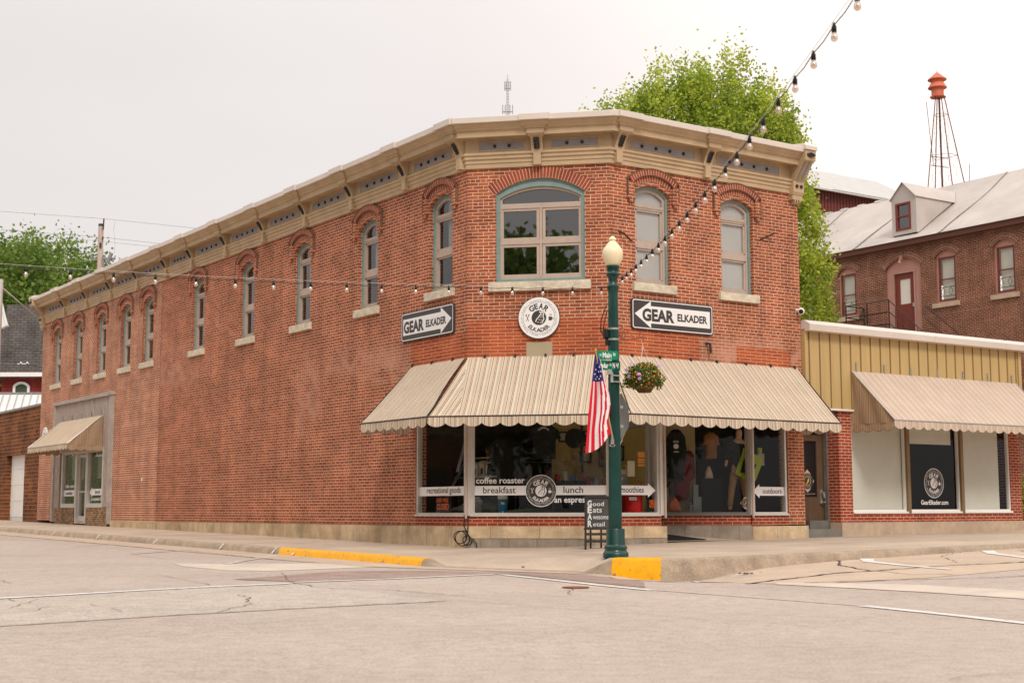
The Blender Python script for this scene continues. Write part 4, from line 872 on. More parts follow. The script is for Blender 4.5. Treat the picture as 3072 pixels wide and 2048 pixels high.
mb = MB(); d = (Vector((0, 0, EYE))-c); d.z = 0; d = (d.normalized()-Z*.25).normalized(); mb.tube([c+d*.05, c+d*.083, c+d*.084], [.05, .043, .001], 16); mb.build('lens', M['black_paint'], cm)
def hook(F, pts, label, r=.02):
    o = MB(); o.tube([F.p(*p) for p in pts], r, 6); q = o.build('iron_hook', M['rust' if r < .02 else 'iron'], None, loc=F.p(*pts[0])); tag(q, label, 'hook', 'iron hooks fixed in the brick')
hook(RW, [(.22, .0, 6.42), (.28, .10, 6.36), (.42, .12, 6.24), (.47, .10, 6.24)], 'curved iron hook beside the lamp-side window on the right wall')
hook(RW, [(4.02, .0, 6.66), (4.14, .10, 6.72), (4.32, .10, 6.80)], 'slanting iron hook right of the last upstairs window')
hook(RW, [(2.15, 0, 7.28), (2.17, .06, 7.25), (2.19, .07, 7.28)], 'tiny iron hook between the two right upstairs windows', .015)
hook(RW, [(2.44, .0, 4.36), (2.46, .10, 4.34), (2.48, .10, 4.16)], 'old lamp hook just above the striped awning', .03)
# coil of cable by the corner
cc = MB(); c = LW.p(-.06, .14, .5); 
for r_, z_, a_ in ((.12, .52, 0), (.14, .50, .4), (.09, .46, 1.2)):
    cc.tube([FW.p(-.12+a_*.12+r_*math.cos(t_), .09+.02*math.sin(3*t_), z_+r_*math.sin(t_)) for t_ in [2*math.pi*i/24 for i in range(25)]], .010, 5)
cc.tube([FW.p(-.02, .1, .93), FW.p(-.05, .09, .75), FW.p(.02, .09, .60), FW.p(0, .09, .5)], .012, 5); cc.tube([FW.p(.04, .1, .9), FW.p(.03, .09, .6)], .012, 5); cc.tube([FW.p(.12, .09, .5), FW.p(.2, .09, .4), FW.p(.21, .09, .26)], .010, 5)
tag(cc.build('cable_coil', M['wire_black'], None, loc=FW.p(0, .1, .4)), 'coiled black cable hanging on the stone base at the corner', 'cable')
# ------------------------------------------------------------------ things in the shop windows
def puff(mb, F, outl, n0, th, m=0):
    cu = sum(p[0] for p in outl)/len(outl); cz = sum(p[1] for p in outl)/len(outl)
    rings = [(1, 0), (.93, .55), (.8, .85), (.55, 1.0)]
    sc = lambda k: [(cu+(u-cu)*k, cz+(z-cz)*k) for u, z in outl]
    for (k0, h0), (k1, h1) in zip(rings[:-1], rings[1:]): mb.ring(F, sc(k0), sc(k1), n0+th*h0, n0+th*h1, m)
    mb.poly(F, sc(.55), n0+th, (), m); mb.poly(F, outl, n0-.01, (), m)
def shirt(F, u, z0, z1, w, sl=.5): # outline of a hanging top
    h = z1-z0; return [(u-w*.33, z0), (u+w*.33, z0), (u+w*.34, z0+h*.55), (u+w*.40, z0+h*(1-sl)), (u+w*.5, z0+h*(1-sl)), (u+w*.42, z0+h*.85), (u+w*.2, z1-h*.02), (u+w*.08, z1), (u-w*.08, z1), (u-w*.2, z1-h*.02), (u-w*.42, z0+h*.85), (u-w*.5, z0+h*(1-sl)), (u-w*.40, z0+h*(1-sl)), (u-w*.34, z0+h*.55)]
def item(name, label, cat, F, u, n, z, builds, group=None):
    t_ = thing(name, label, cat, F.p(u, n, z), group)
    for nm, fn, ms, sm in builds: b_ = MB(); fn(b_); b_.build(nm, [M[x] for x in (ms if isinstance(ms, list) else [ms])], t_, smooth=sm)
    return t_
def one(name, label, cat, F, u, n, z, fn, ms, sm=False, group=None):
    b_ = MB(); fn(b_); o = b_.build(name, [M[x] for x in (ms if isinstance(ms, list) else [ms])], None, smooth=sm, loc=F.p(u, n, z)); return tag(o, label, cat, group)
one('black_shirt', 'black T-shirt hanging high in the widest shop window', 'shirt', FW, 1.43, -.5, 2.0, lambda b: (puff(b, FW, shirt(FW, 1.43, 2.02, 2.70, .66, .42), -.5, .08), text_arc(b, FW, 'OUTDOOR CO', 1.43, 2.50, -.415, .13, .035, -50, 50, m=1)), ['black_fabric', 'sign_white'], 40)
one('paddle_blade', 'dark oval canoe seat hanging beside the black T-shirt', 'canoe part', FW, 2.06, -.5, 2.2, lambda b: b.slab(FW, [(2.06+.22*math.sin(a), 2.42+.19*math.cos(a)*(1-.2*math.sin(a))) for a in [2*math.pi*i/28 for i in range(28)]], -.52, -.48), 'black_fabric')
def picture(u, z, w_, h_, label, mt='paper', F=FW, n=-2.5):
    item('framed_picture', label, 'picture', F, u, n, z-h_/2, [('frame', lambda b: b.band(F, recloop(u-w_/2, u+w_/2, z-h_/2, z+h_/2), recloop(u-w_/2+.03, u+w_/2-.03, z-h_/2+.03, z+h_/2-.03), n, n+.03), 'black_paint', False), ('print', lambda b: b.poly(F, recloop(u-w_/2, u+w_/2, z-h_/2, z+h_/2), n+.01), mt, False)], 'pictures on the inner wall')
picture(1.98, 2.52, .24, .30, 'upper framed certificate on the yellow shop wall'); picture(1.97, 2.13, .24, .24, 'lower framed certificate on the yellow shop wall'); picture(2.36, 2.20, .24, .56, 'tall dark poster on the yellow shop wall', 'poster_red'); picture(2.68, 2.2, .2, .3, 'small framed notice near the window post')
def jug(u, n, z, r, h, body, lid, label, F=FW, cat='drinks cooler'):
    c = F.p(u, n, z)
    return item('drinks_cooler', label, cat, F, u, n, z, [('body', lambda b: b.lathe(c, [(r*.9, 0), (r, .02), (r, h*.74), (r*.97, h*.78)], 24), body, 40), ('lid', lambda b: (b.lathe(c, [(r*1.02, h*.78), (r*1.04, h*.97), (r*.95, h), (0, h)], 24), b.tube([c+Vector((r*.9, 0, h)), c+Vector((r*.9, 0, h*1.2)), c+Vector((r*.5, 0, h*1.22))], .008, 6)), lid, 40), ('spout', lambda b: b.tube([c+Vector((0, -r, h*.12)), c+Vector((0, -r-.03, h*.1))], .015, 6), lid, False), ('maker_plate', lambda b: b.box(Fr(c, (1, 0, 0), (0, -1, 0)), -r*.4, r*.35, r*.96, r+.004, h*.5, h*.62), 'white_paint', False)], 'drinks coolers in the shop windows')
jug(.60, -.5, .96, .095, .37, 'blue_plastic', 'cream_plastic', 'blue water cooler jug with a cream lid in the widest window')
jug(.81, -.4, .96, .20, .52, 'red_plastic', 'red_plastic', 'big red drinks cooler behind the smoothies arrow', RW)
jug(.80, -.75, 1.42, .125, .40, 'grey_plastic', 'cream_plastic', 'pale grey cooler jug above the smoothies arrow', RW)
one('display_stand', 'low dark stand that carries the grey cooler jug', 'stand', RW, .8, -.75, .96, lambda b: (b.box(RW, .3, 1.1, -.95, -.6, 1.36, 1.42), b.box(RW, .3, .36, -.95, -.6, .96, 1.36), b.box(RW, 1.04, 1.1, -.95, -.6, .96, 1.36)), 'dark_wood')
def flatsign(F, u0, u1, z0, z1, lean, words, label, mts, n=-.35):
    f = Fr(F.p(0, 0, 0), F.U, F.N)
    def fn(b):
        b.face([f.p(u0-lean, n+.10, z1), f.p(u1-lean, n+.10, z1), f.p(u1, n+.2, z0), f.p(u0, n+.2, z0)], None, 0)
        for s_, u, z, w_, h_ in words: text(b, f, s_, u, z, n+.205, w=w_, h=h_, m=1, bold=.04)
    one('shop_sign', label, 'sign', F, (u0+u1)/2, n, z0, fn, mts)
flatsign(LWm, -1.42, -.86, 1.0, 1.31, .12, [('SORRY WE\'RE', -1.16, 1.20, .46, .08), ('CLOSED', -1.14, 1.05, .46, .12)], 'black and orange closed sign leaning in the left shop window', ['black_paint', 'sign_orange'])
flatsign(RW, .98, 1.12, 1.0, 1.32, .0, [('OPEN', 1.05, 1.08, .13, .15)], 'black and orange open sign beside the red cooler', ['black_paint', 'sign_orange'], -.3)
one('price_tags', 'four stacked orange tags hanging inside the smoothies window', 'price tags', RW, .94, -.25, 1.9, lambda b: [b.box(RW, .84, 1.02, -.26, -.25, z0, z1) for z0, z1 in ((2.05, 2.16), (1.99, 2.03), (1.94, 1.98), (1.88, 1.92))], 'tag_orange')
one('notice_sheet', 'white typed sheet hanging inside the smoothies window', 'notice', RW, .7, -.3, 1.7, lambda b: b.box(RW, .62, .80, -.31, -.30, 1.68, 1.98), 'paper')
item('display_table', 'dark table with a metal rack in the left shop window', 'table', LW, 1.1, -.9, .6, [('table_top', lambda b: b.box(LW, .4, 1.75, -1.3, -.8, 1.68, 1.72), 'steel', False), ('leg', lambda b: [b.box(LW, x, x+.05, -1.25, -.85, .6, 1.68) for x in (.45, 1.65)], 'dark_wood', False), ('shelf', lambda b: b.box(LW, .45, 1.65, -1.3, -.85, 1.2, 1.25), 'dark_wood', False), ('wire_rack', lambda b: [b.tube([LW.p(.5, -.85, z0), LW.p(1.3, -.85, z0), LW.p(1.36, -.85, z0-.1)], .012, 6) for z0 in (1.98, 2.08)], 'steel', False)])
for i, (u, w_, h_, mt) in enumerate([(1.22, .2, .28, 'cream_plastic'), (.95, .16, .30, 'paper'), (.72, .14, .2, 'white_paint')]):
    def fb(b, u=u, w_=w_, h_=h_): b.box(LW, u-w_/2, u+w_/2, -1.1, -.95, 1.725, 1.725+h_, 0); b.box(LW, u-w_*.25, u+w_*.2, -.95, -.945, 1.76, 1.76+h_*.4, 1)
    one('goods_box', ['white mug box at the left end of the display table', 'tall printed box in the middle of the display table', 'short white box at the right end of the display table'][i], 'box', LW, u, -1.0, 1.725, fb, [mt, 'black_paint'], group='boxes on the display table')
one('glass_bottle', 'amber bottle standing above the boxes in the left window', 'bottle', LW, 1.1, -1.2, 1.73, lambda b: b.lathe(LW.p(1.1, -1.2, 1.72), [(.06, 0), (.06, .3), (.03, .4), (.03, .48), (.055, .5), (.05, .53), (0, .53)], 16), 'brown_cloth', 40)
one('ladder_boards', 'pale boards leaning behind the left shop window', 'boards', LW, 1.6, -.6, .96, lambda b: (b.prism([LW.p(1.62, -.3, .97), LW.p(1.52, -.3, .97), LW.p(1.3, -1.0, 2.3), LW.p(1.4, -1.0, 2.3)], LW.U*.02), b.prism([LW.p(1.2, -.5, 1.8), LW.p(1.1, -.5, 1.8), LW.p(1.22, -.9, 2.9), LW.p(1.30, -.9, 2.9)], LW.U*.02)), 'steel')
one('grey_cushion', 'grey sack lying on the window ledge behind the closed sign', 'sack', LW, .9, -.5, .96, lambda b: puff(b, Fr(LW.p(0, -.62, 0), LW.U, LW.N), [(.45, .97), (1.5, .97), (1.35, 1.08), (1.0, 1.12), (.55, 1.3), (.4, 1.2)], 0, .2), 'drapes', 40)
one('camping_gear', 'dark green rolled tent lying on the ledge beside the blue jug', 'camping gear', FW, .35, -.45, .96, lambda b: (b.tube([FW.p(.2, -.55, 1.1), FW.p(.3, -.5, 1.12), FW.p(.48, -.5, 1.04)], [.06, .10, .07], 12), b.tube([FW.p(.7, -.4, 1.0), FW.p(1.1, -.4, 1.03), FW.p(1.6, -.45, 1.0)], [.03, .05, .03], 10)), 'leaf_gear' if 'leaf_gear' in M else (mat('leaf_gear', (.06, .09, .05), .8) and 'leaf_gear'), 40)
one('black_jacket', 'big black coat hanging at the left of the widest window', 'coat', FW, .5, -1.0, 1.5, lambda b: puff(b, FW, shirt(FW, .55, 1.4, 2.5, .8, .7), -1.1, .15), 'black_fabric', 40)
one('counter_case', 'dark counter case standing low in the shop', 'counter', FW, 1.7, -1.5, .6, lambda b: b.box(FW, 1.45, 2.1, -2.0, -1.5, .6, 1.62), 'black_fabric')
# recessed display window
one('black_sweatshirt', 'black sweatshirt with pale print on a hanger in the recessed window', 'sweatshirt', RC, 1.46, -.5, 1.8, lambda b: (puff(b, RC, shirt(RC, 1.46, 1.60, 2.70, .46, .62), -.5, .09), disc(b, RC, 1.47, 2.34, .055, -.405, 1, 14), [b.poly(RC, [(1.47+x-.015, 2.42), (1.47+x+.015, 2.42), (1.47+x, 2.47)], -.404, (), 1) for x in (-.04, 0, .04)], b.poly(RC, recloop(1.42, 1.52, 2.22, 2.235), -.404, (), 1)), ['black_fabric', 'sign_white'], 40)
one('maroon_pack', 'dark maroon jacket hung below the black sweatshirt', 'jacket', RC, 1.25, -.7, 1.3, lambda b: puff(b, RC, [(1.05, 1.7), (1.05, 2.15), (1.12, 2.26), (1.3, 2.25), (1.42, 2.1), (1.5, 1.5), (1.45, 1.2), (1.2, 1.25), (1.15, 1.6)], -.75, .12), 'maroon_cloth', 40)
one('brown_shirt', 'brown long-sleeved top hanging in the middle of the recessed window', 'shirt', RC, .72, -.55, 2.0, lambda b: puff(b, RC, shirt(RC, .715, 2.09, 2.64, .36, .5), -.6, .07), 'brown_cloth', 40)
one('cream_beanie', 'cream knitted hat hanging on the dark partition', 'hat', RC, .78, -.5, 1.7, lambda b: puff(b, RC, [(.69, 1.68), (.87, 1.68), (.86, 1.8), (.81, 1.93), (.76, 1.94), (.71, 1.8)], -.55, .08), 'beige_knit', 40)
one('orange_pack', 'slumped orange backpack on the recessed window ledge', 'backpack', RC, 1.55, -.45, .96, lambda b: puff(b, RC, [(1.37, .965), (1.74, .965), (1.68, 1.1), (1.62, 1.25), (1.52, 1.32), (1.44, 1.24), (1.38, 1.1)], -.55, .22), 'orange_cloth', 40)
one('steel_canister', 'pale metal canisters standing right of the orange backpack', 'canister', RC, 1.15, -.5, .96, lambda b: (b.lathe(RC.p(1.18, -.5, .96), [(.05, 0), (.05, .17), (.02, .2), (.03, .24), (0, .24)], 14), b.box(RC, .95, 1.12, -.7, -.5, .96, 1.30), b.box(RC, 1.0, 1.1, -.7, -.6, 1.3, 1.55)), 'plate_grey')
def rail(F, u0, u1, n, z, cols, label):
    t_ = thing('clothes_rail', label, 'clothes rail', F.p((u0+u1)/2, n, .6), 'clothes rails inside the shop')
    b = MB(); b.tube([F.p(u0, n, .6), F.p(u0, n, z), F.p(u1, n, z), F.p(u1, n, .6)], .015, 6); b.build('rail', M['steel'], t_)
    k = int((u1-u0)/.16); rr = random.Random(int(n*100))
    for i in range(k):
        u = u0+.1+(u1-u0-.2)*i/(k-1); w_ = .13; h = rr.uniform(.6, .8); b = MB(); puff(b, F, [(u-w_/2, z-h), (u+w_/2, z-h), (u+w_*.55, z-.12), (u, z-.02), (u-w_*.55, z-.12)], n-.03, .06); b.build('garment', M[cols[i % len(cols)]], t_)
rail(FW, .35, 1.15, -3.2, 2.05, ['maroon_cloth', 'drapes', 'black_fabric', 'brown_cloth', 'orange_cloth'], 'rail of mixed clothes deep inside behind the coffee roaster words')
rail(FW, 2.0, 2.75, -1.7, 1.75, ['red_plastic', 'drapes', 'khaki', 'black_fabric'], 'short rail of clothes right of the counter case')
picture(1.55, 2.55, .3, .22, 'small framed map high on the yellow shop wall, left of the certificates'); picture(2.42, 2.66, .2, .14, 'little framed card above the tall dark poster')
for i, (u, h_, mt) in enumerate([(1.5, .14, 'red_plastic'), (1.66, .2, 'cream_plastic'), (1.82, .12, 'blue_plastic'), (1.98, .18, 'brown_cloth')]):
    one('counter_goods', ['small red tin at the left end of the dark counter', 'tall cream jar on the dark counter', 'small blue tin on the dark counter', 'brown jar at the right end of the dark counter'][i], 'jar', FW, u, -1.7, 1.62, lambda b, u=u, h_=h_: b.lathe(FW.p(u, -1.7, 1.62), [(.05, 0), (.055, .02), (.055, h_*.8), (.04, h_), (0, h_)], 14), mt, 40, group='jars and tins on the counter')
one('black_case', 'tall black travel case standing beside the mannequin', 'case', RC, .7, -.6, .96, lambda b: b.slab(RC, rrect(.50, .93, .965, 1.68, .05), -.85, -.55), 'black_fabric')
one('walking_poles', 'black strap and hanging pack at the left edge of the recessed window', 'bag', RC, 1.72, -.45, 1.2, lambda b: (b.tube([RC.p(1.74, -.5, 2.72), RC.p(1.74, -.5, 2.0), RC.p(1.70, -.5, 1.6)], .02, 6), b.tube([RC.p(1.72, -.5, 2.72), RC.p(1.62, -.5, 2.0), RC.p(1.6, -.5, 1.3)], .02, 6), puff(b, RC, recloop(1.58, 1.8, 1.5, 2.0), -.6, .12)), 'black_fabric')
# mannequin
mann = thing('shop_mannequin', 'mannequin in black top and khaki trousers in the recessed window', 'mannequin', RC.p(.2, -.55, .96))
def skin(name, verts, edges, radii, mt, parent, lvl=2):
    me = bpy.data.meshes.new(name); org = ORG[parent]; me.from_pydata([tuple(Vector(v)-org) for v in verts], edges, [])
    o = bpy.data.objects.new(name, me); S.collection.objects.link(o); o.parent = parent; ORG[o] = org
    o.modifiers.new('skin', 'SKIN'); sk = me.skin_vertices[0].data
    for i, r in enumerate(radii): sk[i].radius = (r, r) if not isinstance(r, tuple) else r
    sk[0].use_root = True; sb_ = o.modifiers.new('sub', 'SUBSURF'); sb_.levels = lvl; sb_.render_levels = lvl; me.materials.append(M[mt])
    return o
Q = lambda u, z, n=-.55: RC.p(u, n, z)
skin('body', [Q(.17, 1.86), Q(.17, 2.2), Q(.15, 2.42), Q(.15, 2.50), Q(.14, 2.58, -.53), Q(.14, 2.72, -.54), Q(.34, 2.36), Q(.40, 2.12, -.5), Q(.43, 1.98, -.47), Q(-.03, 2.36), Q(-.05, 2.12, -.48), Q(.08, 2.20, -.36), Q(.26, 1.78), Q(.32, 1.4), Q(.36, 1.02), Q(.08, 1.78), Q(.05, 1.42, -.5), Q(-.02, 1.02), Q(.44, 1.92, -.46), Q(.46, 1.94, -.44)],
     [(0,1),(1,2),(2,3),(3,4),(4,5),(2,6),(6,7),(7,8),(2,9),(9,10),(10,11),(0,12),(12,13),(13,14),(0,15),(15,16),(16,17),(8,18),(8,19)],
     [.12,.13,.11,.05,.075,.07,.06,.042,.032,.06,.045,.035,.075,.055,.04,.075,.055,.04,.018,.012], 'skin_tone', mann)
skin('black_top', [Q(.17, 1.84), Q(.17, 2.2), Q(.15, 2.42), Q(.34, 2.36), Q(.40, 2.12, -.5), Q(.425, 2.03, -.48), Q(-.03, 2.36), Q(-.05, 2.12, -.48), Q(.03, 2.17, -.4)],
     [(0,1),(1,2),(2,3),(3,4),(4,5),(2,6),(6,7),(7,8)], [.14,.15,.12,.075,.055,.05,.075,.06,.05], 'black_fabric', mann)
skin('khaki_trousers', [Q(.17, 1.86), Q(.26, 1.76), Q(.32, 1.4), Q(.36, 1.08), Q(.08, 1.76), Q(.05, 1.42, -.5), Q(-.02, 1.08)], [(0,1),(1,2),(2,3),(0,4),(4,5),(5,6)], [.13,.095,.075,.06,.095,.075,.06], 'khaki', mann)
one('lime_bag', 'lime green and black roll-top bag held across the mannequin', 'bag', RC, .04, -.35, 1.7, lambda b: (b.prism([Q(.28, 1.78, -.34), Q(.12, 2.20, -.34), Q(-.28, 1.98, -.34), Q(-.14, 1.62, -.34), Q(.1, 1.66, -.34)], RC.N*.08, 0), b.prism([Q(.17, 1.80, -.255), Q(.09, 2.08, -.255), Q(-.16, 1.95, -.255), Q(-.07, 1.73, -.255)], RC.N*.01, 1), b.prism([Q(.14, 2.14, -.30), Q(.1, 2.30, -.30), Q(-.30, 2.08, -.30), Q(-.24, 1.95, -.30)], RC.N*.05, 0), b.box(RC, -.0, .07, -.245, -.235, 1.70, 1.82, 2)), ['lime', 'black_fabric', 'white_paint'])
one('red_shirt', 'bright red cloth hanging at the top of the outdoors window', 'cloth', RW, 3.9, -.4, 2.5, lambda b: puff(b, RW, [(3.84, 2.42), (4.02, 2.40), (4.03, 2.75), (3.92, 2.76)], -.45, .05), 'red_plastic', 40)
one('hang_tags', 'white carton with lime label hanging in the outdoors window', 'carton', RW, 4.3, -.4, 2.0, lambda b: (b.box(RW, 4.2, 4.38, -.45, -.4, 1.95, 2.2, 0), b.box(RW, 4.22, 4.32, -.45, -.4, 2.2, 2.32, 1)), ['drapes', 'lime'])
# ------------------------------------------------------------------ ground
def sm(x): x = min(1, max(0, x)); return x*x*(3-2*x)
def road_h(s, t):
    Lh = .0105*min(112, max(0, t-8))
    Rr = float(np.interp(s, [13.4, 15.7, 17.5, 19, 22, 60], [0, .085, .155, .19, .265, .75]))
    return Lh + Rr - .13*math.exp(-((s-14)**2/.9+(t-16)**2/.8))
def walk_h(s, t):
    wl = .25+.0105*(t-20)+(s-12.05)*.0125; wr = .33+.0125*(s-14.5)+(t-16)*.004; w_ = sm((t-s-3)/4.5)
    return wl*w_ + wr*(1-w_)
def stg(a): return [x for x in a]
mb = MB()
ss = [-1500,-400,-120,-50,-25,-12,-6]+[-3+.75*i for i in range(40)]+[28,31,36,45,60,110,300,1500]
ts = [-1500,-400,-120,-50,-25,-12,-6]+[-3+.75*i for i in range(38)]+[27,30,34,40,48,58,75,120,300,1500]
for i in range(len(ss)-1):
    for j in range(len(ts)-1):
        q = [(ss[i], ts[j]), (ss[i+1], ts[j]), (ss[i+1], ts[j+1]), (ss[i], ts[j+1])]
        mb.face([ST(a, b, road_h(a, b)-.004*0) for a, b in q], q)
road = mb.build('road', M['asphalt'], None, smooth=True); tag(road, 'worn pinkish-grey street surface with cracks', kind='structure')
def sheet(name, poly, mt, parent, lift, step=.6, label=None):   # drape an (s,t) polygon over the road
    bm = bmesh.new(); bm.faces.new([bm.verts.new((s, t, 0)) for s, t in poly])
    xs = [p[0] for p in poly]; ys = [p[1] for p in poly]
    for ax, lo, hi in ((0, min(xs), max(xs)), (1, min(ys), max(ys))):
        k = math.ceil(lo/step)*step
        while k < hi:
            co = [0, 0, 0]; co[ax] = k; no = [0, 0, 0]; no[ax] = 1
            bmesh.ops.bisect_plane(bm, geom=bm.verts[:]+bm.edges[:]+bm.faces[:], plane_co=co, plane_no=no); k += step
    bmesh.ops.triangulate(bm, faces=bm.faces[:])
    mb = MB()
    for f in bm.faces: q = [(v.co.x, v.co.y) for v in f.verts]; mb.face([ST(a, b, road_h(a, b)+lift) for a, b in q], q)
    bm.free(); o = mb.build(name, M[mt], parent)
    if label: o['label'] = label
    return o
def line(name, pts, w_, mt, parent, lift=.008, w1=None, jit=0):
    mb = MB(); P = []
    for i in range(len(pts)-1):
        a, b = Vector(pts[i]), Vector(pts[i+1]); k = max(1, int((b-a).length/(.35 if not jit else .12)))
        P += [a+(b-a)*q/k for q in range(k)]
    P.append(Vector(pts[-1])); n = len(P); rr = random.Random(n)
    if jit: P = [p+Vector((rr.uniform(-jit, jit), rr.uniform(-jit, jit))) if 0 < i < n-1 else p for i, p in enumerate(P)]
    prev = None
    for i, p in enumerate(P):
        d = P[min(i+1, n-1)]-P[max(i-1, 0)]; d = d.normalized() if d.length else Vector((1, 0)); q = Vector((-d.y, d.x)); ww = w_+((w1 if w1 is not None else w_)-w_)*i/(n-1)
        if jit: ww *= rr.uniform(.35, 1.3)
        cur = [(p-q*ww/2), (p+q*ww/2)]
        if prev: 
            qd = [prev[0], cur[0], cur[1], prev[1]]; mb.face([ST(v.x, v.y, road_h(v.x, v.y)+lift) for v in qd], [tuple(v) for v in qd])
        prev = cur
    return mb.build(name, M[mt], parent)
# sidewalk and kerb
kerb = [(12.05,140),(12.05,75),(12.05,60),(12.05,50),(12.05,44),(12.05,40),(12.05,36),(12.05,33),(12.05,30),(12.05,28),(12.05,26.6),(12.05,25.6),(12.05,24.6),(12.05,23.4),(12.05,22.2),(12.05,21.2),(12.05,20.2),(12.1,19.8),(12.3,19.2),(12.55,18.5),(12.85,17.9),(13.15,17.35),(13.4,16.95),(13.55,16.6),(13.75,16.25),(14.05,16.02),(14.6,16),(15.3,16),(16,16),(17,16),(18,16),(19,16),(20.5,16),(22,16),(24,16),(27,16),(32,16),(45,16),(80,16)]
def ramp_f(t): return 0 if t > 20.2 else (1 if 17.1 < t < 19.9 else (sm((20.25-t)/.4) if t >= 19.9 else sm((t-16.95)/.15)))
def inner(i):
    s, t = kerb[i]
    if t > 24: return (15.0, t)
    if s > 17.5: return (s, 21.45)
    a = (i-13)/(30-13); a = max(0, min(1, a))
    if a < .5: f = a/.5; return (15.0+(16.2-15.0)*f, 23.6+(22.4-23.6)*f)
    f = (a-.5)/.5; return (16.2+(18-16.2)*f, 22.4+(21.45-22.4)*f)
NK = 14; rows = []
for i, (s, t) in enumerate(kerb):
    si, ti = inner(i); row = []; r_ = ramp_f(t) if s < 13.45 else 0
    for j in range(NK+1):
        f = (j/NK)**1.5; a, b = s+(si-s)*f, t+(ti-t)*f; dist = math.hypot(a-s, b-t)
        z = walk_h(a, b); zr = road_h(s, t)+.012
        if r_: z = z + (zr-z)*r_*(1-sm(dist/1.7))
        row.append((a, b, z))
    rows.append(row)
mb = MB()
for i in range(len(rows)-1):
    for j in range(NK):
        q = [rows[i][j], rows[i][j+1], rows[i+1][j+1], rows[i+1][j]]
        mb.face([ST(*p) for p in q], [(p[0], p[1]) for p in q])
sw = mb.build('pavement', M['walk'], None, smooth=True); tag(sw, 'concrete sidewalk wrapping the store corner with a kerb ramp', kind='structure')
mb = MB(); kp = []
for i, (s, t) in enumerate(kerb):
    p0 = Vector(kerb[max(i-1, 0)]); p1 = Vector(kerb[min(i+1, len(kerb)-1)]); d = (p1-p0).normalized(); o_ = Vector((d.y, -d.x))
    zt, zb = rows[i][0][2], road_h(s+o_.x*.1, t+o_.y*.1)-.03
    if o_.dot(Vector((s-16, t-22))) < 0: o_ = -o_
    kp.append([ST(s-o_.x*.15, t-o_.y*.15, zt+.006), ST(s, t, zt+.004), ST(s+o_.x*.035, t+o_.y*.035, zt-.03), ST(s+o_.x*.075, t+o_.y*.075, zb)])
def kerbfaces(mb, i0, i1, out=0.0, cut=0):
    for i in range(i0, i1):
        for j in range(3): mb.face([kp[i][j], kp[i+1][j], kp[i+1][j+1], kp[i][j+1]], [(i, j), (i+1, j), (i+1, j+1), (i, j+1)])
kerbfaces(mb, 0, len(kp)-1); kb = mb.build('kerb', M['kerb'], sw, smooth=60)
def yellow(i0, i1, label, top=.16):
    mb = MB()
    L_ = []
    for i in range(i0, i1+1):
        a = kp[i]; n = (a[3]-a[1]); n.z = 0; n.normalize(); L_.append([a[1]-n*top+Z*.009, a[1]+Z*.009+n*.004, a[2]+n*.008+Z*.003, a[3]+n*.008])
    for i in range(len(L_)-1):
        for j in range(3): mb.face([L_[i][j], L_[i+1][j], L_[i+1][j+1], L_[i][j+1]], [(i, j), (i+1, j), (i+1, j+1), (i, j+1)])
    for e in (0, -1): mb.face(L_[e]+[L_[e][0]-Z*.1], None)
    o = mb.build('yellow_kerb', M['yellow_paint'], sw, smooth=50); o['label'] = label
yellow(11, 16, 'long yellow painted kerb left of the kerb ramp', .13); yellow(22, 24, 'chipped yellow kerb block below the lamp post', .2)
line_ = lambda pts, w_, mt='line_white', **k: line('road_marking', pts, w_, mt, road, **k)
seg = {'M1':[(4.3,16.28),(4.96,16.44),(6.08,16.77),(7.2,17.0),(8.15,17.07)],'M1b':[(8.29,17.27),(8.93,17.33),(9.82,17.35),(11.7,17.6)],
'M2':[(11.75,17.5),(11.6,16.2),(11.42,14.63),(11.36,13.6)],
'M2t':[(11.42,13.6),(11.55,12.1),(11.66,10.56)],'M2c':[(11.66,10.5),(11.5,9.2),(11.33,8.28),(11.2,5)]}
line_([(-8, 13.2), (2, 15.7)]+seg['M1'], .16); line_(seg['M1b'], .13); line_(seg['M2'], .13); line_(seg['M2t'], .05, 'line_worn'); line_(seg['M2c'], .17)
line_([(13.72, 17.25), (13.8, 16.7), (13.75, 15.9), (13.0, 14.6)], .03, 'line_white')
line_([(17.75,15.9),(17.24,15.4),(16.9,14.3),(16.7,13.4)], .22, w1=.10, lift=.012); line_([(20.8,15.9),(20.15,15.3),(19.28,13.8)], .22, w1=.14, lift=.012)
for p in ([(10.48,39.97),(11.7,40.6)],[(9.95,36.1),(11.7,36.6)],[(9.94,31.91),(11.7,32.7)],[(9.63,27.18),(11.7,28.9)]): line_(p, .1, 'line_worn')
line_([(9.56,22.42),(10.23,23.36),(11.9,25.32)], .14, 'line_worn')
sheet('concrete_patch', [(8.94,23.29),(9.46,22.59),(10.3,22.2),(11.6,21.9),(11.9,20.6),(10.49,20.3),(9.26,20.09),(8.79,20.6),(8.68,22.04)], 'pale_patch', road, .004)
sheet('pale_lane_strip', [(-6,12.0),(3.4,12.84),(4.9,13.14),(6.86,13.32),(8.27,13.39),(8.3,16.95),(7.2,16.88),(6.08,16.65),(4.96,16.32),(2,15.5),(-8,13.0)], 'asphalt_pale', road, .004)
sheet('worn_brick_patch', [(7.91,18.31),(10.12,19.5),(11.4,18.93),(12.3,17.9),(12.95,17.0),(12.9,15.9),(12.3,14.9),(11.66,14.1),(11.69,14.94),(11.85,16.35),(11.95,17.6),(9.82,17.47),(8.46,17.38)], 'red_patch', road, .006)
sheet('concrete_apron', [(13.3,17.2),(12.9,16.2),(13.5,13.9),(13.9,13.3),(15.5,12.8),(22,12.3),(60,12.3),(60,15.94),(15,15.94),(14.0,15.92),(13.6,16.3)], 'apron', road, .004)
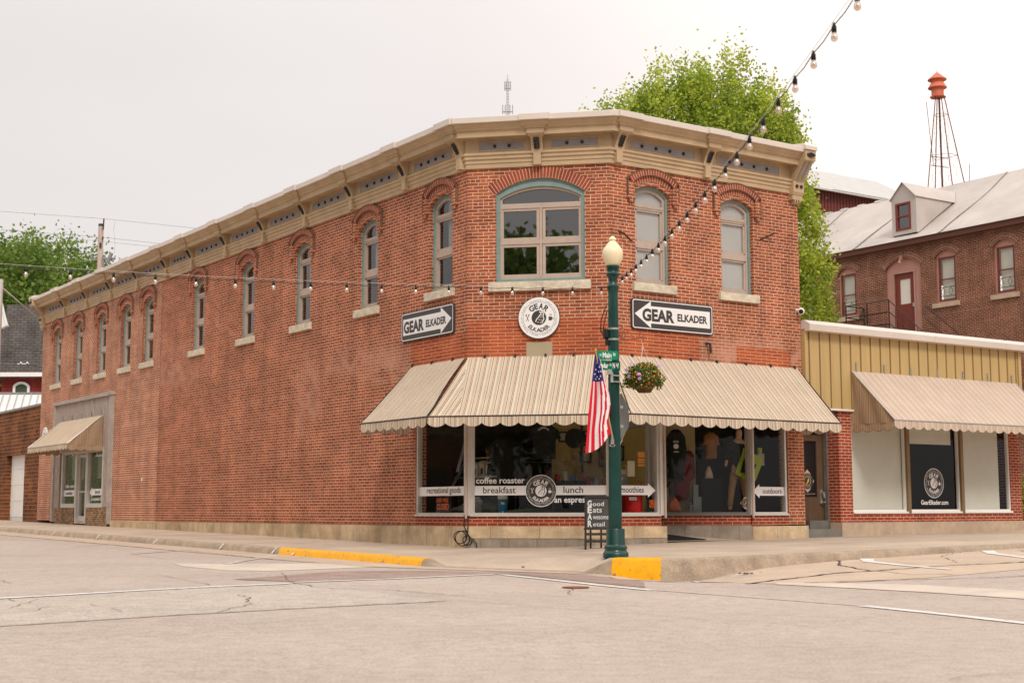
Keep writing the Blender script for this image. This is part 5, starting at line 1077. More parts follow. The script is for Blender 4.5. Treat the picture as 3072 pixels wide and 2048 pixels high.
sheet('concrete_gutter', [(11.0,140),(11.0,24),(11.2,20.5),(11.6,19.6),(12.3,18.1),(12.9,17.2),(13.2,17.2),(12.6,18.3),(12.0,19.9),(11.98,24),(11.98,140)], 'apron', road, .0065, 1.5)
sheet('pale_concrete_band', [(13.68,13.78),(14.24,13.0),(14.55,12.1),(14.68,10.5),(14.75,6),(13.84,6),(13.85,10.1),(13.8,11.59),(13.66,12.7),(13.5,13.68)], 'pale_patch', road, .007)
for pts, w_ in [([(3.4,12.84),(4.18,12.96),(4.9,13.14),(5.54,13.19),(6.86,13.32),(8.27,13.39)], .016), ([(-6,12),(3.4,12.84)], .016), ([(13.3,14.0),(14.1,14.15),(15.38,14.28),(15.99,14.13),(16.96,13.96),(18.43,13.6),(24,13.4)], .06),
  ([(17.25,16.0),(16.46,15.3),(15.96,14.25)], .045), ([(20.3,16.0),(19.08,15.5),(17.91,14.25)], .015), ([(13.9,13.54),(14.5,13.1),(15.03,12.83),(15.97,12.1),(20,11)], .04), ([(15.95,14.1),(15.74,13.33),(16.03,12.83)], .028), ([(23.3,16.0),(21.28,15.6),(20.81,15.17)], .014),
  ([(6.73,15.43),(6.65,14.94),(6.31,14.28),(6.28,14.06),(5.55,13.22)], .012), ([(4.84,14.87),(4.85,14.34),(4.83,13.87)], .01), ([(5.17,19.62),(5.15,19.01)], .012), ([(7.38,19.49),(7.34,18.64),(7.16,17.31)], .012),
  ([(8.3,17.33),(8.14,16.39),(8.14,15.81),(8.64,15.45),(8.82,13.84)], .016), ([(3,20.8),(5.65,21.48),(6.83,21.97),(7.97,22.34)], .014), ([(9.45,26.67),(9.43,24.97)], .012), ([(11.2,28.67),(11.02,25.02),(10.95,22.37)], .02), ([(11.0,50),(11.0,29)], .016),
  ([(10.01,13.45),(10.14,13.71),(10.7,14.36)], .01), ([(4.34,16.08),(4.31,15.73)], .012), ([(4.01,14.17),(4.28,14.62),(4.44,14.89)], .008), ([(7.26,5.87),(7.67,5.9),(7.94,5.83)], .008), ([(2,17.2),(4.3,16.45),(6.08,16.92)], .012), ([(9.2,19.5),(8.4,17.6)], .01), ([(2.5,14.2),(3.9,14.6),(4.6,15.9)], .008), ([(8.4,13.4),(8.9,11),(9.6,8)], .008)]:
    line('crack', pts, w_, 'crack', road, lift=.0105, jit=.03)
def walk_joint(pts, w_=.012):
    mb = MB()
    for (a, b), (c, d) in zip(pts[:-1], pts[1:]):
        k = 8
        for i in range(k):
            P = [(a+(c-a)*x, b+(d-b)*x) for x in (i/k, (i+1)/k)]; e = Vector((c-a, d-b)).normalized(); q = Vector((-e.y, e.x))*w_/2
            qd = [(P[0][0]-q.x, P[0][1]-q.y), (P[1][0]-q.x, P[1][1]-q.y), (P[1][0]+q.x, P[1][1]+q.y), (P[0][0]+q.x, P[0][1]+q.y)]
            mb.face([ST(x, y, walk_h(x, y)+.004) for x, y in qd], qd)
    mb.build('joint', M['dirt'], sw)
for t in (26.5, 30, 33.5, 37, 41, 45, 49): walk_joint([(12.25, t), (14.8, t)])
for s in (17, 20, 23, 26, 29): walk_joint([(s, 16.2), (s, 21.2)])
walk_joint([(13.4, 25), (13.4, 50)]); walk_joint([(15, 18.6), (32, 18.6)]); walk_joint([(14.3, 18), (14.3, 22)])
for t in (40.2, 36.4, 32.3, 28.4, 24.9, 25.8): # white ticks painted down the kerb face
    mb = MB(); pz = lambda n, z: ST(12.05-n, t, z)
    a = walk_h(12.05, t); b = road_h(12, t); mb.face([pz(-.05, a+.012), ST(12.10, t+.07, a+.012), ST(12.05, t+.07, a+.012), pz(0, a+.012)]); mb.face([pz(0, a+.010), ST(12.05, t+.07, a+.010), ST(11.955, t+.07, b+.02), pz(.095, b+.02)]); mb.build('kerb_tick', M['line_white'], sw)
mb = MB(); c = (10.86, 14.5); mb.lathe(ST(*c, road_h(*c)+.003), [(.17, 0), (.17, .012), (.15, .014), (0, .014)], 20); mb.build('valve_cover', M['rust'], road)
mb = MB()        # ramp and mat in the entry recess
rz = lambda p: p + Z*(.412 + .125*max(0, (p-RW.p(0, 0, 0)).dot(-RW.N)))
q = [rz(p) for p in (RW.p(1.1, -.09, 0), RW.p(3.65, -.09, 0), RC.p(3.2, .0, 0), RW.p(1.0, -2.3, 0))]; mb.face(q, [(p.x, p.y) for p in q])
mb.box(RW, 1.0, 1.28, -2.3, -.02, -.1, .45); mb.build('entry_ramp', M['walk'], store)
DF = Fr(RW.p(1.24, -.12, 0), -RW.N, RW.U); mb = MB(); mb.band(DF, recloop(0, 1.5, .5, 3.45), recloop(.2, 1.36, .6, 3.0), -.06, .0); mb.band(DF, recloop(.24, 1.32, .60, 2.75), recloop(.33, 1.23, .75, 2.66), -.05, -.01); mb.box(DF, .24, 1.32, -.05, -.01, 2.75, 2.8)
ed = mb.build('entry_door', M['alu'], store); mb = MB(); mb.poly(DF, recloop(.33, 1.23, .75, 2.66), -.03); mb.build('pane', M['glass_shop'], ed)
mb = MB(); mb.tube([DF.p(1.17, .0, 1.5), DF.p(1.17, .05, 1.5), DF.p(1.17, .05, 1.8), DF.p(1.17, 0, 1.8)], .012, 6); mb.build('handle', M['steel'], ed)
mb = MB(); a = [rz(p)+Z*.006 for p in (RW.p(1.40, -.16, 0), RW.p(2.5, -.16, 0), RW.p(2.2, -.75, 0), RW.p(1.8, -1.3, 0), RW.p(1.35, -1.3, 0))]; mb.prism(a, Z*.014)
tag(mb.build('door_mat', M['black_fabric'], None, loc=RW.p(2.2, -.6, .45)), 'long black mat on the ramp of the shop entry', 'mat')
def weed(F, u, n, z, label, r=.05, k=14):
    b = MB(); rr = random.Random(int(u*100))
    for i in range(k):
        a = rr.uniform(0, 6.28); l = rr.uniform(.5, 1)*r; d = Vector((math.cos(a), math.sin(a), .9)); p = F.p(u+rr.uniform(-r, r)*.6, n, z); q = d.cross(Z).normalized()*.008
        b.face([p-q, p+q, p+d*l], [(rr.random(), 0)]*3)
    tag(b.build('weed', M['leaf_small'], None, loc=F.p(u, n, z)), label, 'weed', 'weeds in the pavement')
weed(GR, 13.62, 16.95-.1, .04, 'small green weed at the foot of the yellow kerb block'); weed(RW, 8.0, .08, .44, 'little weed at the foot of the annex base', .06); weed(GR, 12.9, 18.6, .14, 'tiny weed on the kerb ramp left of the lamp post', .04); weed(RW, 7.2, .08, .43, 'low weed by the annex door step', .04)
def litter(s, t, label):
    b = MB(); rr = random.Random(int(s*10)); z = road_h(s, t)+.012
    for i in range(9): p = ST(s+rr.uniform(-.18, .18), t+rr.uniform(-.08, .08), z); a = rr.uniform(0, 3.1); d = Vector((math.cos(a), math.sin(a), .1))*.05; e = d.cross(Z)*.5; b.face([p-d, p+e+Z*.02, p+d, p-e])
    tag(b.build('dead_leaves', M['dirt'], None, loc=ST(s, t, z)), label, 'leaves')
litter(14.9, 15.6, 'brown dead leaves in the gutter right of the yellow kerb block')
# ------------------------------------------------------------------ lamp post
LP = Vector((1.58, 22.0, .315)); LPz = .315
lamp = thing('street_lamp', 'dark green fluted lamp post with cream acorn globe at the corner', 'street lamp', LP)
mb = MB(); mb.lathe(LP, [(.197, 0), (.197, .062), (.188, .078), (.180, .085), (.17, .10), (.165, .115), (.172, .125), (.18, .145), (.176, .165), (.158, .18), (.146, .19), (.142, .20), (.142, .43), (.138, .438), (.10, .44)], 32); mb.build('base', M['green_post'], lamp, smooth=35)
mb = MB(); mb.lathe(LP, [(.105, .43), (.10, 1.5), (.09, 2.9), (.078, 4.15)], 8, rot=rad(10)); mb.build('shaft', M['green_post'], lamp)
mb = MB(); mb.lathe(LP, [(.07, 4.05), (.08, 4.12), (.092, 4.15), (.094, 4.19), (.075, 4.22), (.066, 4.26), (.070, 4.30), (.085, 4.345), (.106, 4.36), (.108, 4.385), (.09, 4.41), (.085, 4.425), (.098, 4.435), (.098, 4.45), (.088, 4.46), (.105, 4.475), (.106, 4.505), (.09, 4.515)], 32); mb.build('capital', M['green_post'], lamp, smooth=35)
mb = MB(); mb.lathe(LP, [(.095, 4.51), (.115, 4.54), (.145, 4.60), (.162, 4.67), (.164, 4.72), (.152, 4.77), (.125, 4.81), (.105, 4.825), (.103, 4.845), (.075, 4.875), (.05, 4.90), (.042, 4.915), (.060, 4.925), (.060, 4.945), (.04, 4.962), (.026, 4.98), (.0, 4.99)], 36); mb.build('globe', M['globe_glass'], lamp, smooth=60)
mb = MB()
for z in (3.50, 3.335): mb = MB(); mb.lathe(LP, [(.092, z), (.094, z+.002), (.094, z+.03), (.092, z+.032)], 24); mb.box(Fr(LP, (1, 0, 0), (0, -1, 0)), -.13, -.09, -.015, .015, z+.008+LPz, z+.024+LPz); mb.build('clamp_band', M['steel'], lamp)
LF = Fr((LP.x, LP.y, 0), (1, 0, 0), (0, -1, 0))     # lamp frame, n towards the camera
def lz(py, off=0): return EYE + 0  # placeholder
mb = MB(); z0 = 3.335+LPz+.01; z1 = 3.50+LPz+.01
mb.tube([LF.p(.09, .0, z0), LF.p(.46, .0, z0+.03)], .008, 6)
mb.tube([LF.p(.09, 0, z1), LF.p(.13, 0, z1+.04), LF.p(.22, 0, z1-.02), LF.p(.32, 0, z0+.04)], .006, 6)
def spiral(mb, u, z, r, turns, a0, F=LF, w_=.006, sg=1): mb.tube([F.p(u+r*(1-i/40)*math.cos(a0+sg*turns*6.283*i/34), 0, z+r*(1-i/40)*math.sin(a0+sg*turns*6.283*i/34)) for i in range(34)], w_, 6)
spiral(mb, .15, z0+.075, .065, 1.5, 1.2); spiral(mb, .44, z0+.08, .05, 1.4, 1.0); mb.tube([LF.p(.46, 0, z0+.03), LF.p(.47, 0, z0-.02), LF.p(.45, 0, z0-.04)], .008, 6)
mb.build('scroll_bracket', M['rust'], lamp)
mb = MB(); mb.tube([LF.p(-.11, .0, 4.20), LF.p(-.19, .02, 3.98), LF.p(-.2, 0, 3.82), LF.p(-.16, 0, 3.74), LF.p(-.12, 0, 3.78)], .008, 6); mb.tube([LF.p(-.1, .02, 4.1), LF.p(-.15, .03, 3.9), LF.p(-.16, 0, 3.8), LF.p(-.11, 0, 3.82)], .007, 6)
mb.box(LF, -.16, -.08, -.03, .04, 3.68, 3.83); mb.box(LF, -.13, -.07, -.03, .04, 3.58, 3.7); mb.build('outlet_box', M['black_paint'], lamp)
# hanging flower basket
BK = LF.p(.47, 0, 3.06)
bk = thing('flower_basket', 'hanging basket of orange and purple flowers beside the lamp post', 'flower basket', BK-Z*.2)
mb = MB(); mb.lathe(BK, [(.08, -.215), (.10, -.22), (.165, -.12), (.205, -.02), (.20, .0), (.0, -.02)], 20); mb.build('basket', M['basket'], bk, smooth=40)
mb = MB()
for a in (0, 2.1, 4.2): mb.tube([BK+Vector((.19*math.cos(a), .19*math.sin(a), 0)), LF.p(.455, 0, z0-.1)], .0035, 4)
mb.tube([LF.p(.455, 0, z0-.1), LF.p(.455, 0, z0-.03)], .004, 5); mb.build('hanger', M['line_white'], bk)
rr = random.Random(4); mb = MB(); fl = {k: MB() for k in ('petal_orange', 'petal_red', 'petal_purple', 'petal_yellow')}
def pt_ball():
    while True:
        a, b, c = rr.uniform(-1, 1), rr.uniform(-1, 1), rr.uniform(-.62, 1)
        if .25 < a*a+b*b+c*c < 1: break
    sc = 1+.12*math.sin(a*7+b*5)
    return BK+Vector((a*.31*sc, b*.31*sc, .05+c*.19*(1-.3*abs(a))-(.13*abs(math.sin(a*9+b*3)) if a*a+b*b > .5 else 0)))
for i in range(2800):
    p = pt_ball(); d = Vector((rr.gauss(0, 1), rr.gauss(0, 1), rr.gauss(.3, 1))).normalized(); e = d.orthogonal().normalized()*rr.uniform(.011, .02); l = rr.uniform(.03, .06)
    mb.face([p, p+d*l*.5+e, p+d*l, p+d*l*.5-e], [(rr.random(), 0)]*4)
tag(mb.build('foliage', M['leaf_small'], bk), kind='stuff')
def flower(b, p, r, k=5):
    d = (Vector((rr.gauss(0, .5), -1, rr.gauss(.4, .4)))).normalized(); e = d.orthogonal().normalized(); f = d.cross(e)
    b.face([p+(e*math.cos(a)+f*math.sin(a))*r*(1 if i % 2 else .75)+d*(0 if i % 2 else .004) for i, a in enumerate([6.283*j/(2*k) for j in range(2*k)])], None)
for i in range(300):
    p = pt_ball(); p.y -= .03; flower(fl[rr.choice(['petal_orange']*5+['petal_yellow']*3+['petal_red']*2)], p, rr.uniform(.009, .018))
for dx, dz in ((-.22, .2), (-.30, .1), (-.27, .0), (-.11, .04), (-.10, -.03), (.2, .16)):
    b = MB(); flower(b, BK+Vector((dx, -.33, dz)), .034, 5); b.build('petunia', M['petal_purple'], bk)
for k, b in fl.items():
    if b.f: tag(b.build('flowers', M[k], bk), kind='stuff')['label'] = {'petal_orange': 'small orange blossoms', 'petal_red': 'small red blossoms', 'petal_purple': 'larger purple petunias', 'petal_yellow': 'small yellow blossoms'}[k]
# street name blades
def blade(F, u0, u1, z0, z1, mt, words, label):
    o = thing('street_name_sign', label, 'sign', F.p((u0+u1)/2, 0, z0), 'street name signs on the lamp post')
    mb = MB(); mb.slab(F, rrect(u0, u1, z0, z1, .03, 3), -.004, .004); mb.build('plate', M[mt], o)
    mb = MB(); 
    for s_, u, w_, h_, dz in words: text(mb, F, s_, u, z0+dz, .006, w=w_, h=h_, bold=.03, align='l')
    mb.build('lettering', M['sign_white'], o)
B1 = Fr(LF.p(-.10, .16, 0), (1, .16, 0), (.16, -1, 0)); B2 = Fr(LF.p(-.10, .15, 0), (1, .60, 0), (.60, -1, 0))
blade(B1, -.19, .16, 3.335, 3.475, 'street_green', [('N', -.13, .024, .04, .055), ('Main', -.085, .14, .08, .035), ('St', .08, .04, .045, .065)], 'upper green street sign reading N Main St')
blade(B2, -.21, .23, 3.175, 3.325, 'street_green_dark', [('Cedar', -.185, .19, .08, .035), ('St', .025, .04, .045, .07), ('NW', .085, .115, .08, .04)], 'lower darker green street sign reading Cedar St NW')
mb = MB(); mb.box(LF, -.12, -.04, .12, .19, 3.11, 3.185); mb.box(LF, -.06, -.02, .10, .13, 2.99, 3.15); mb.box(LF, -.13, -.04, .14, .18, 3.315, 3.345); mb.tube([LF.p(-.05, .12, 3.10), LF.p(.10, .09, 3.09)], .010, 6); mb.tube([LF.p(-.05, .12, 3.0), LF.p(.10, .09, 3.0)], .010, 6)
mb.build('sign_bracket', M['steel'], lamp)
# octagonal sign seen from behind
ostr = thing('octagonal_road_sign', 'plain grey back of an octagonal road sign fixed to the lamp post', 'road sign', LF.p(.0, -.05, 2.1))
oc = Fr(LF.p(.065, -.18, 0), (.55, .835, 0), (.835, -.55, 0))
mb = MB(); mb.slab(oc, circle(0, 2.49, .385, 8, 22.5, 382.5), -.003, .0, 0); mb.build('plate', [M['plate_grey']], ostr)
mb = MB(); mb.box(LF, .09, .14, -.16, -.02, 2.60, 2.64); mb.box(LF, .09, .14, -.16, -.02, 2.30, 2.34); mb.build('clamp', M['steel'], ostr)
# flag
fp = thing('wall_flag', 'small stars and stripes flag drooping from a wooden pole on the lamp post', 'flag', LF.p(-.08, .12, 2.10))
a = LF.p(-.04, .13, 2.14); b_ = LF.p(-.30, .36, 3.44)
mb = MB(); mb.tube([a, b_], .012, 8); mb.build('pole', M['wood_pole'], fp)
mb = MB(); mb.box(LF, -.065, -.015, .08, .11, 2.00, 2.12); mb.tube([LF.p(-.035, .10, 2.06), LF.p(-.045, .14, 2.17)], .018, 8); mb.box(LF, -.085, .0, .08, .11, 2.01, 2.035); mb.tube([LF.p(.07, .04, 2.03), LF.p(.12, .05, 2.12)], .012, 6); mb.build('holder', M['steel'], fp)
mb = MB(); mb.lathe(b_, [(0, 0), (.014, .01), (.018, .025), (.01, .04), (0, .045)], 10); mb.build('finial', M['gold'], fp, smooth=60)
fx = lambda px: LF.O.x+(px-1848)/194.5; fz = lambda py: EYE+(1526.5-py)/194.5*1.0
LE = [(1788,1064),(1784,1090),(1780,1120),(1776,1150),(1769,1205),(1763,1260),(1758,1312),(1753,1364)]
RE = [(1794,1064),(1806,1090),(1812,1118),(1818,1150),(1829,1188),(1832,1225),(1824,1268),(1830,1305)]
NU, NV = 28, 30; G = {}
def ev(T, v): 
    x = v*(len(T)-1); k = min(int(x), len(T)-2); f = x-k; return (T[k][0]*(1-f)+T[k+1][0]*f, T[k][1]*(1-f)+T[k+1][1]*f)
for i in range(NU+1):
    for j in range(NV+1):
        u, v = i/NU, j/NV; l, r = ev(LE, v), ev(RE, v); px_, py_ = l[0]*(1-u)+r[0]*u, l[1]*(1-u)+r[1]*u
        if v > .85: py_ += 16*math.sin(u*3.1)*(v-.85)/.15
        fold = .055*math.sin(u*10.5+v*1.5)*min(1, v*2.5)+.012*math.sin(u*23+v*6)
        G[i, j] = Vector((fx(px_)+.004*math.sin(u*10.5+1.5)*min(1, v*3), b_.y+.05-.22*v-fold, fz(py_)))
mb = MB()
for i in range(NU):
    for j in range(NV):
        u, v = (i+.5)/NU, (j+.5)/NV; st_ = int((u*7.6+ (max(0, v-.45)*2.2 if u > .62 else 0)) % 20)
        m_ = 2 if (v < .43 and u < .97-.2*v) else (0 if st_ % 2 == 0 else 1)
        mb.face([G[i, j], G[i+1, j], G[i+1, j+1], G[i, j+1]], None, m_)
mb.build('flag_cloth', [M['flag_red'], M['flag_white'], M['flag_blue']], fp, smooth=True)
mb = MB()
for i, (u, v) in enumerate([(12, 5), (18, 7), (8, 8), (15, 9), (21, 9.4), (6, 10.6), (12, 11), (18, 11.4), (9, 12.3), (15, 12.2), (23, 6.6)]):
    g = G[int(u), int(v)]+Vector((0, -.006, 0)); r_ = .016; mb.face([g+Vector((math.sin(k*math.pi/5)*r_*(1 if k % 2 == 0 else .42), -.004, math.cos(k*math.pi/5)*r_*(1 if k % 2 == 0 else .42))) for k in range(10)])
mb.build('stars', M['flag_white'], fp)
# chalkboard easel
cbp = Vector((1.30, 25.7, 0))
cbz = .30; CF = Fr((0, 0, 0), (1, 0, 0), (0, -1, 0)); CF = Fr(cbp, (1, .04, 0), (.04, -1, 0))
cb = thing('chalkboard_stand', 'black A-frame chalkboard with chalk writing behind the lamp post', 'chalkboard', CF.p(.2, 0, cbz))
def cq(u, z, e=0): k = (z-cbz)/1.0; return CF.p(.23+(u-.23)*(1.10-.12*k), .10-.20*k+e, z)
mb = MB()
for u in (0.0, .43): mb.prism([cq(u, cbz), cq(u+.035, cbz), cq(u+.035, cbz+.98), cq(u, cbz+.98)], CF.N*.025)
for z in (.16, .285): mb.prism([cq(.03, cbz+z), cq(.44, cbz+z), cq(.44, cbz+z+.045), cq(.03, cbz+z+.045)], CF.N*.02)
for z in (.385, .955): mb.prism([cq(-.012, cbz+z), cq(.475, cbz+z), cq(.475, cbz+z+.03), cq(-.012, cbz+z+.03)], CF.N*.03)
for u in (.12, .31): mb.prism([CF.p(u, -.36, cbz), CF.p(u+.03, -.36, cbz), CF.p(u+.03-.02, -.10, cbz+.95), CF.p(u-.02, -.10, cbz+.95)], -CF.N*.02)
mb.build('frame', M['wood_black'], cb)
mb = MB(); mb.prism([cq(.03, cbz+.40), cq(.435, cbz+.40), cq(.435, cbz+.96), cq(.03, cbz+.96)], CF.N*.008); mb.build('board', M['chalkboard'], cb)
class TF:    # tilted writing surface
    def p(s, u, n, z): return cq(u, z, n)
mb = MB(); tf = TF()
for a_, b2, z, w_ in (('G', 'ood', .80, .20), ('E', 'ats', .685, .16), ('A', 'wesome', .565, .27), ('R', 'etail', .44, .20)):
    text(mb, tf, a_, .055, cbz+z, .014, w=.075, h=.11, align='l', bold=.035); text(mb, tf, b2, .145, cbz+z+.008, .014, w=w_, h=.075 if b2 != 'wesome' else .055, align='l', bold=.004, shear=.08)
mb.build('lettering', M['chalk'], cb)
# ------------------------------------------------------------------ festoon lights
def festoon(name, label, P0, d, n, spac, sag, rise, first=.35, side=None):
    root = thing(name, label, 'string lights', P0, 'festoon lights meeting at the lamp post')
    d = Vector(d).normalized(); L_ = n*spac+first
    def c(x): return P0+d*x+Z*(sag*x + rise*x*x)
    pts = []
    mb = MB(); st = [c(first+spac*i) for i in range(n)]; pts = [P0]
    for i in range(n):
        pts.append(st[i]-Z*.02)
        if i < n-1: 
            mid = (st[i]+st[i+1])/2; pts += [mid-Z*.035]
    pts.append(c(L_)-Z*.0); mb.tube(pts, .0042, 5); mb.build('cable', M['wire_black'], root)
    mb = MB(); mb.tube([c(L_*i/24)+Z*.012 for i in range(25)], .0022, 4); mb.build('support_wire', M['alu'], root)
    proto = None
    for i, p in enumerate(st):
        if proto is None:
            b = MB(); b.lathe(p-Z*.02, [(0, -.115), (.010, -.113), (.022, -.103), (.026, -.088), (.024, -.074), (.016, -.056), (.012, -.042)], 12)
            o = b.build('bulb', M['bulb_glass'], root, smooth=60)
            b = MB(); b.lathe(p-Z*.02, [(.012, -.055), (.018, -.05), (.018, -.012), (.012, 0), (.007, .018), (.0, .02)], 10); k = b.build('socket', M['black_paint'], o, smooth=50)
            b = MB(); b.tube([p-Z*.08, p-Z*.115], .006, 5); b.build('filament', M['petal_yellow'], o); proto = (o, p)
        else:
            cpy = copy_tree(proto[0], root); cpy.location = proto[0].location + (p-proto[1])
    return root
SP = Vector((1.58, 21.9, 0))
#PARAM festoons
festoon('string_lights', 'string of bulbs crossing in front of the long left wall to the lamp post', Vector((1.50, 22.0, 4.5019)), Vector((math.cos(3.6930), math.sin(3.6930), 0)), 20, 0.5433, -0.0863, 0.00390, first=0.1244)
festoon('string_lights', 'string of bulbs running from the lamp post to the top right of the photo', Vector((1.66, 21.9, 4.6125)), Vector((math.cos(-1.531), math.sin(-1.531), 0)), 25, .5538, -.0751, .0039, first=.49)
# ------------------------------------------------------------------ trees
def tree(name, label, base, trunk_h, trunk_r, blobs, n_clusters, leaves, leaf, lm, seed, limbs=9, group=None, up=.5):
    """trunk with limbs reaching into the crown; leaves gathered in clusters filling the blobs (x,y,z offsets from base, rx, ry, rz)"""
    rg = np.random.default_rng(seed); base = Vector(base); root = thing(name, label, 'tree', base, group)
    mb = MB(); top = base+Z*trunk_h
    mb.tube([base, base+Z*trunk_h*.5+Vector((.1, 0, 0)), top], [trunk_r*1.3, trunk_r, trunk_r*.75], 9)
    cl = []; vol = np.array([b[3]*b[4]*b[5] for b in blobs])**.8; vol = vol/vol.sum()
    for i in range(n_clusters):
        b = blobs[rg.choice(len(blobs), p=vol)]; v = rg.normal(size=3); v /= np.linalg.norm(v); r = rg.uniform(.35, 1)**.45
        cl.append(base+Vector((b[0]+v[0]*r*b[3], b[1]+v[1]*r*b[4], b[2]+v[2]*r*b[5])))
    tips = [cl[i] for i in rg.choice(len(cl), min(limbs, len(cl)), replace=False)]
    nodes = []
    for tp in tips:
        a = base+Z*trunk_h*rg.uniform(.55, 1.0); mid = a.lerp(tp, .5)+Z*rg.uniform(.1, .6)
        mb.tube([a, mid, tp], [trunk_r*.45, trunk_r*.25, trunk_r*.06], 6); nodes += [mid, mid.lerp(tp, .5), tp]
    for c in cl[:: max(1, n_clusters//130)]:
        nn = min(nodes, key=lambda q: (q-c).length_squared); mb.tube([nn, nn.lerp(c, .5)+Z*.1, c], [trunk_r*.12, trunk_r*.08, trunk_r*.03], 4, cap=False)
    mb.build('trunk', M['bark'], root, smooth=60)
    # leaves
    C_ = np.array([tuple(c-base) for c in cl]); k = leaves; n = len(C_)*k
    cs = np.repeat(C_, k, axis=0); shade = np.repeat(rg.uniform(0, 1, len(C_)), k)
    size = np.repeat(rg.uniform(.6, 1.25, len(C_)), k)[:, None]
    off = rg.normal(size=(n, 3))*np.array([.34, .34, .42])*size*leaf*4.3
    off[:, 2] += np.abs(rg.normal(size=n))*leaf*up*2
    p = cs+off
    nrm_ = rg.normal(size=(n, 3)); nrm_[:, 2] += .5; nrm_ /= np.linalg.norm(nrm_, axis=1)[:, None]
    a = np.cross(nrm_, rg.normal(size=(n, 3))); a /= np.linalg.norm(a, axis=1)[:, None]; b = np.cross(nrm_, a)
    s = (leaf*rg.uniform(.6, 1.2, n))[:, None]
    quad = np.stack([p-a*s*.5, p+b*s*.38-a*s*.05, p+a*s*.55, p-b*s*.38-a*s*.05], axis=1).reshape(-1, 3)
    me = bpy.data.meshes.new('crown'); me.vertices.add(4*n); me.vertices.foreach_set('co', quad.ravel())
    me.loops.add(4*n); me.loops.foreach_set('vertex_index', np.arange(4*n)); me.polygons.add(n); me.polygons.foreach_set('loop_start', np.arange(n)*4); me.polygons.foreach_set('loop_total', np.full(n, 4))
    uvl = me.uv_layers.new(name='UVMap'); sh = np.clip(shade*.75+rg.uniform(-.15, .35, n), 0, 1)
    uvl.data.foreach_set('uv', np.repeat(np.stack([sh, sh], 1), 4, axis=0).ravel()); me.update(); me.validate(); me.materials.append(M[lm])
    o = bpy.data.objects.new('crown', me); S.collection.objects.link(o); o.parent = root; ORG[o] = base
    return root
MX, MY = 5.95, 46.0
def pxp(px, py, Y):      # world position seen at that place of the photograph, Y metres ahead
    d = r2*((px-1536)/4270) + u2*((1024-py)/4270) + fw; return Vector((0, 0, EYE)) + d*(Y/d.y)
tree('maple_tree', 'tall spring green maple rising behind the corner store roof', (MX, MY, .8), 4.5, .28,
     [(.6, 0, 11.6, 2.1, 2.2, 3.2), (-1.6, 0, 11.0, 1.9, 2.2, 2.9), (2.1, 0, 11.2, 1.5, 2.2, 3.2), (-.4, 0, 12.8, 1.6, 1.6, 2.1), (1.5, 0, 13.1, 1.0, 1.4, 2.0), (-3.2, 0, 9.5, 1.3, 1.6, 1.9), (-4.4, 0, 10.0, 1.2, 1.4, 1.9), (3.0, 0, 9.2, 1.1, 1.8, 2.3), (3.2, .2, 7.0, 1.25, 1.8, 2.0), (3.6, .3, 5.6, 1.2, 1.8, 2.0), (.5, .5, 8.0, 2.6, 2.0, 2.6), (4.1, .2, 7.6, .7, 1.0, .9), (2.9, 0, 11.0, 1.0, 1.4, 2.0), (3.3, 0, 8.6, .8, 1.2, 1.4), (2.6, 0, 12.2, .9, 1.3, 1.8), (.1, 0, 12.4, 1.5, 1.5, 2.1), (-2.6, 0, 11.4, 1.3, 1.5, 1.9)],
     1350, 84, .12, 'leaf_bright', 3, limbs=30, up=1.3)
hp = tree('hillside_tree', 'rounded green tree on the hill, directly behind the utility pole', (0, 0, 0), 6, .3, [(0, 0, 10, 3.4, 3.4, 4.2), (1.5, .5, 12, 2.4, 2.4, 3.0), (-1.6, 0, 8.5, 2.6, 2.4, 3.2)], 420, 46, .24, 'leaf_dark', 11, limbs=9, group='trees on the hill behind the street')
hp2 = tree('hillside_tree', 'tallest yellowish-green tree on the hill, left of the utility pole', (0, 0, 0), 7, .3, [(0, 0, 11, 3.0, 3.0, 4.8), (-1.8, 0, 9, 2.4, 2.2, 3.6), (1.9, 0, 9.2, 2.2, 2.2, 3.4)], 420, 46, .24, 'leaf_dark', 12, limbs=9, group='trees on the hill behind the street')
def px_at(px, Y): return (px-1536)/4299*Y
spots = [(345, 96, 1.9, .92, 0, None), (262, 96, 2.6, 1.12, 1, None), (160, 100, 3.2, 1.2, 1, 'broad green hillside tree between the chimney-less house and the pole'), (80, 98, 3.4, 1.17, 0, 'dense hillside tree above the dark shingle roof'), (10, 96, 3.0, 1.14, 1, 'hillside tree at the left edge of the sky line'),
         (215, 90, .5, .98, 0, 'darker lower hillside tree just left of the pole foot'), (110, 90, .2, .98, 1, 'lower hillside tree right behind the shingle roof ridge'), (25, 90, 0, 1.0, 0, 'lower hillside tree behind the white gable'), (330, 92, .2, .75, 1, 'small hillside tree right beside the brick cornice'), (-45, 86, 1.5, 1.2, 0, 'hillside tree half cut by the left edge'), (392, 100, 1.2, .80, 1, 'rightmost hillside tree, just showing above the brick cornice')]
for i, (px, Y, z, sc_, v, lab) in enumerate(spots):
    src_ = (hp, hp2)[v]; o = src_ if i in (0, 1) else copy_tree(src_)
    if i == 0: o = hp
    if i == 1: o = hp2
    o.location = (px_at(px, Y), Y, z); o.rotation_euler.z = i*1.3; o.scale = (sc_*.90,)*3
    if lab: o['label'] = lab
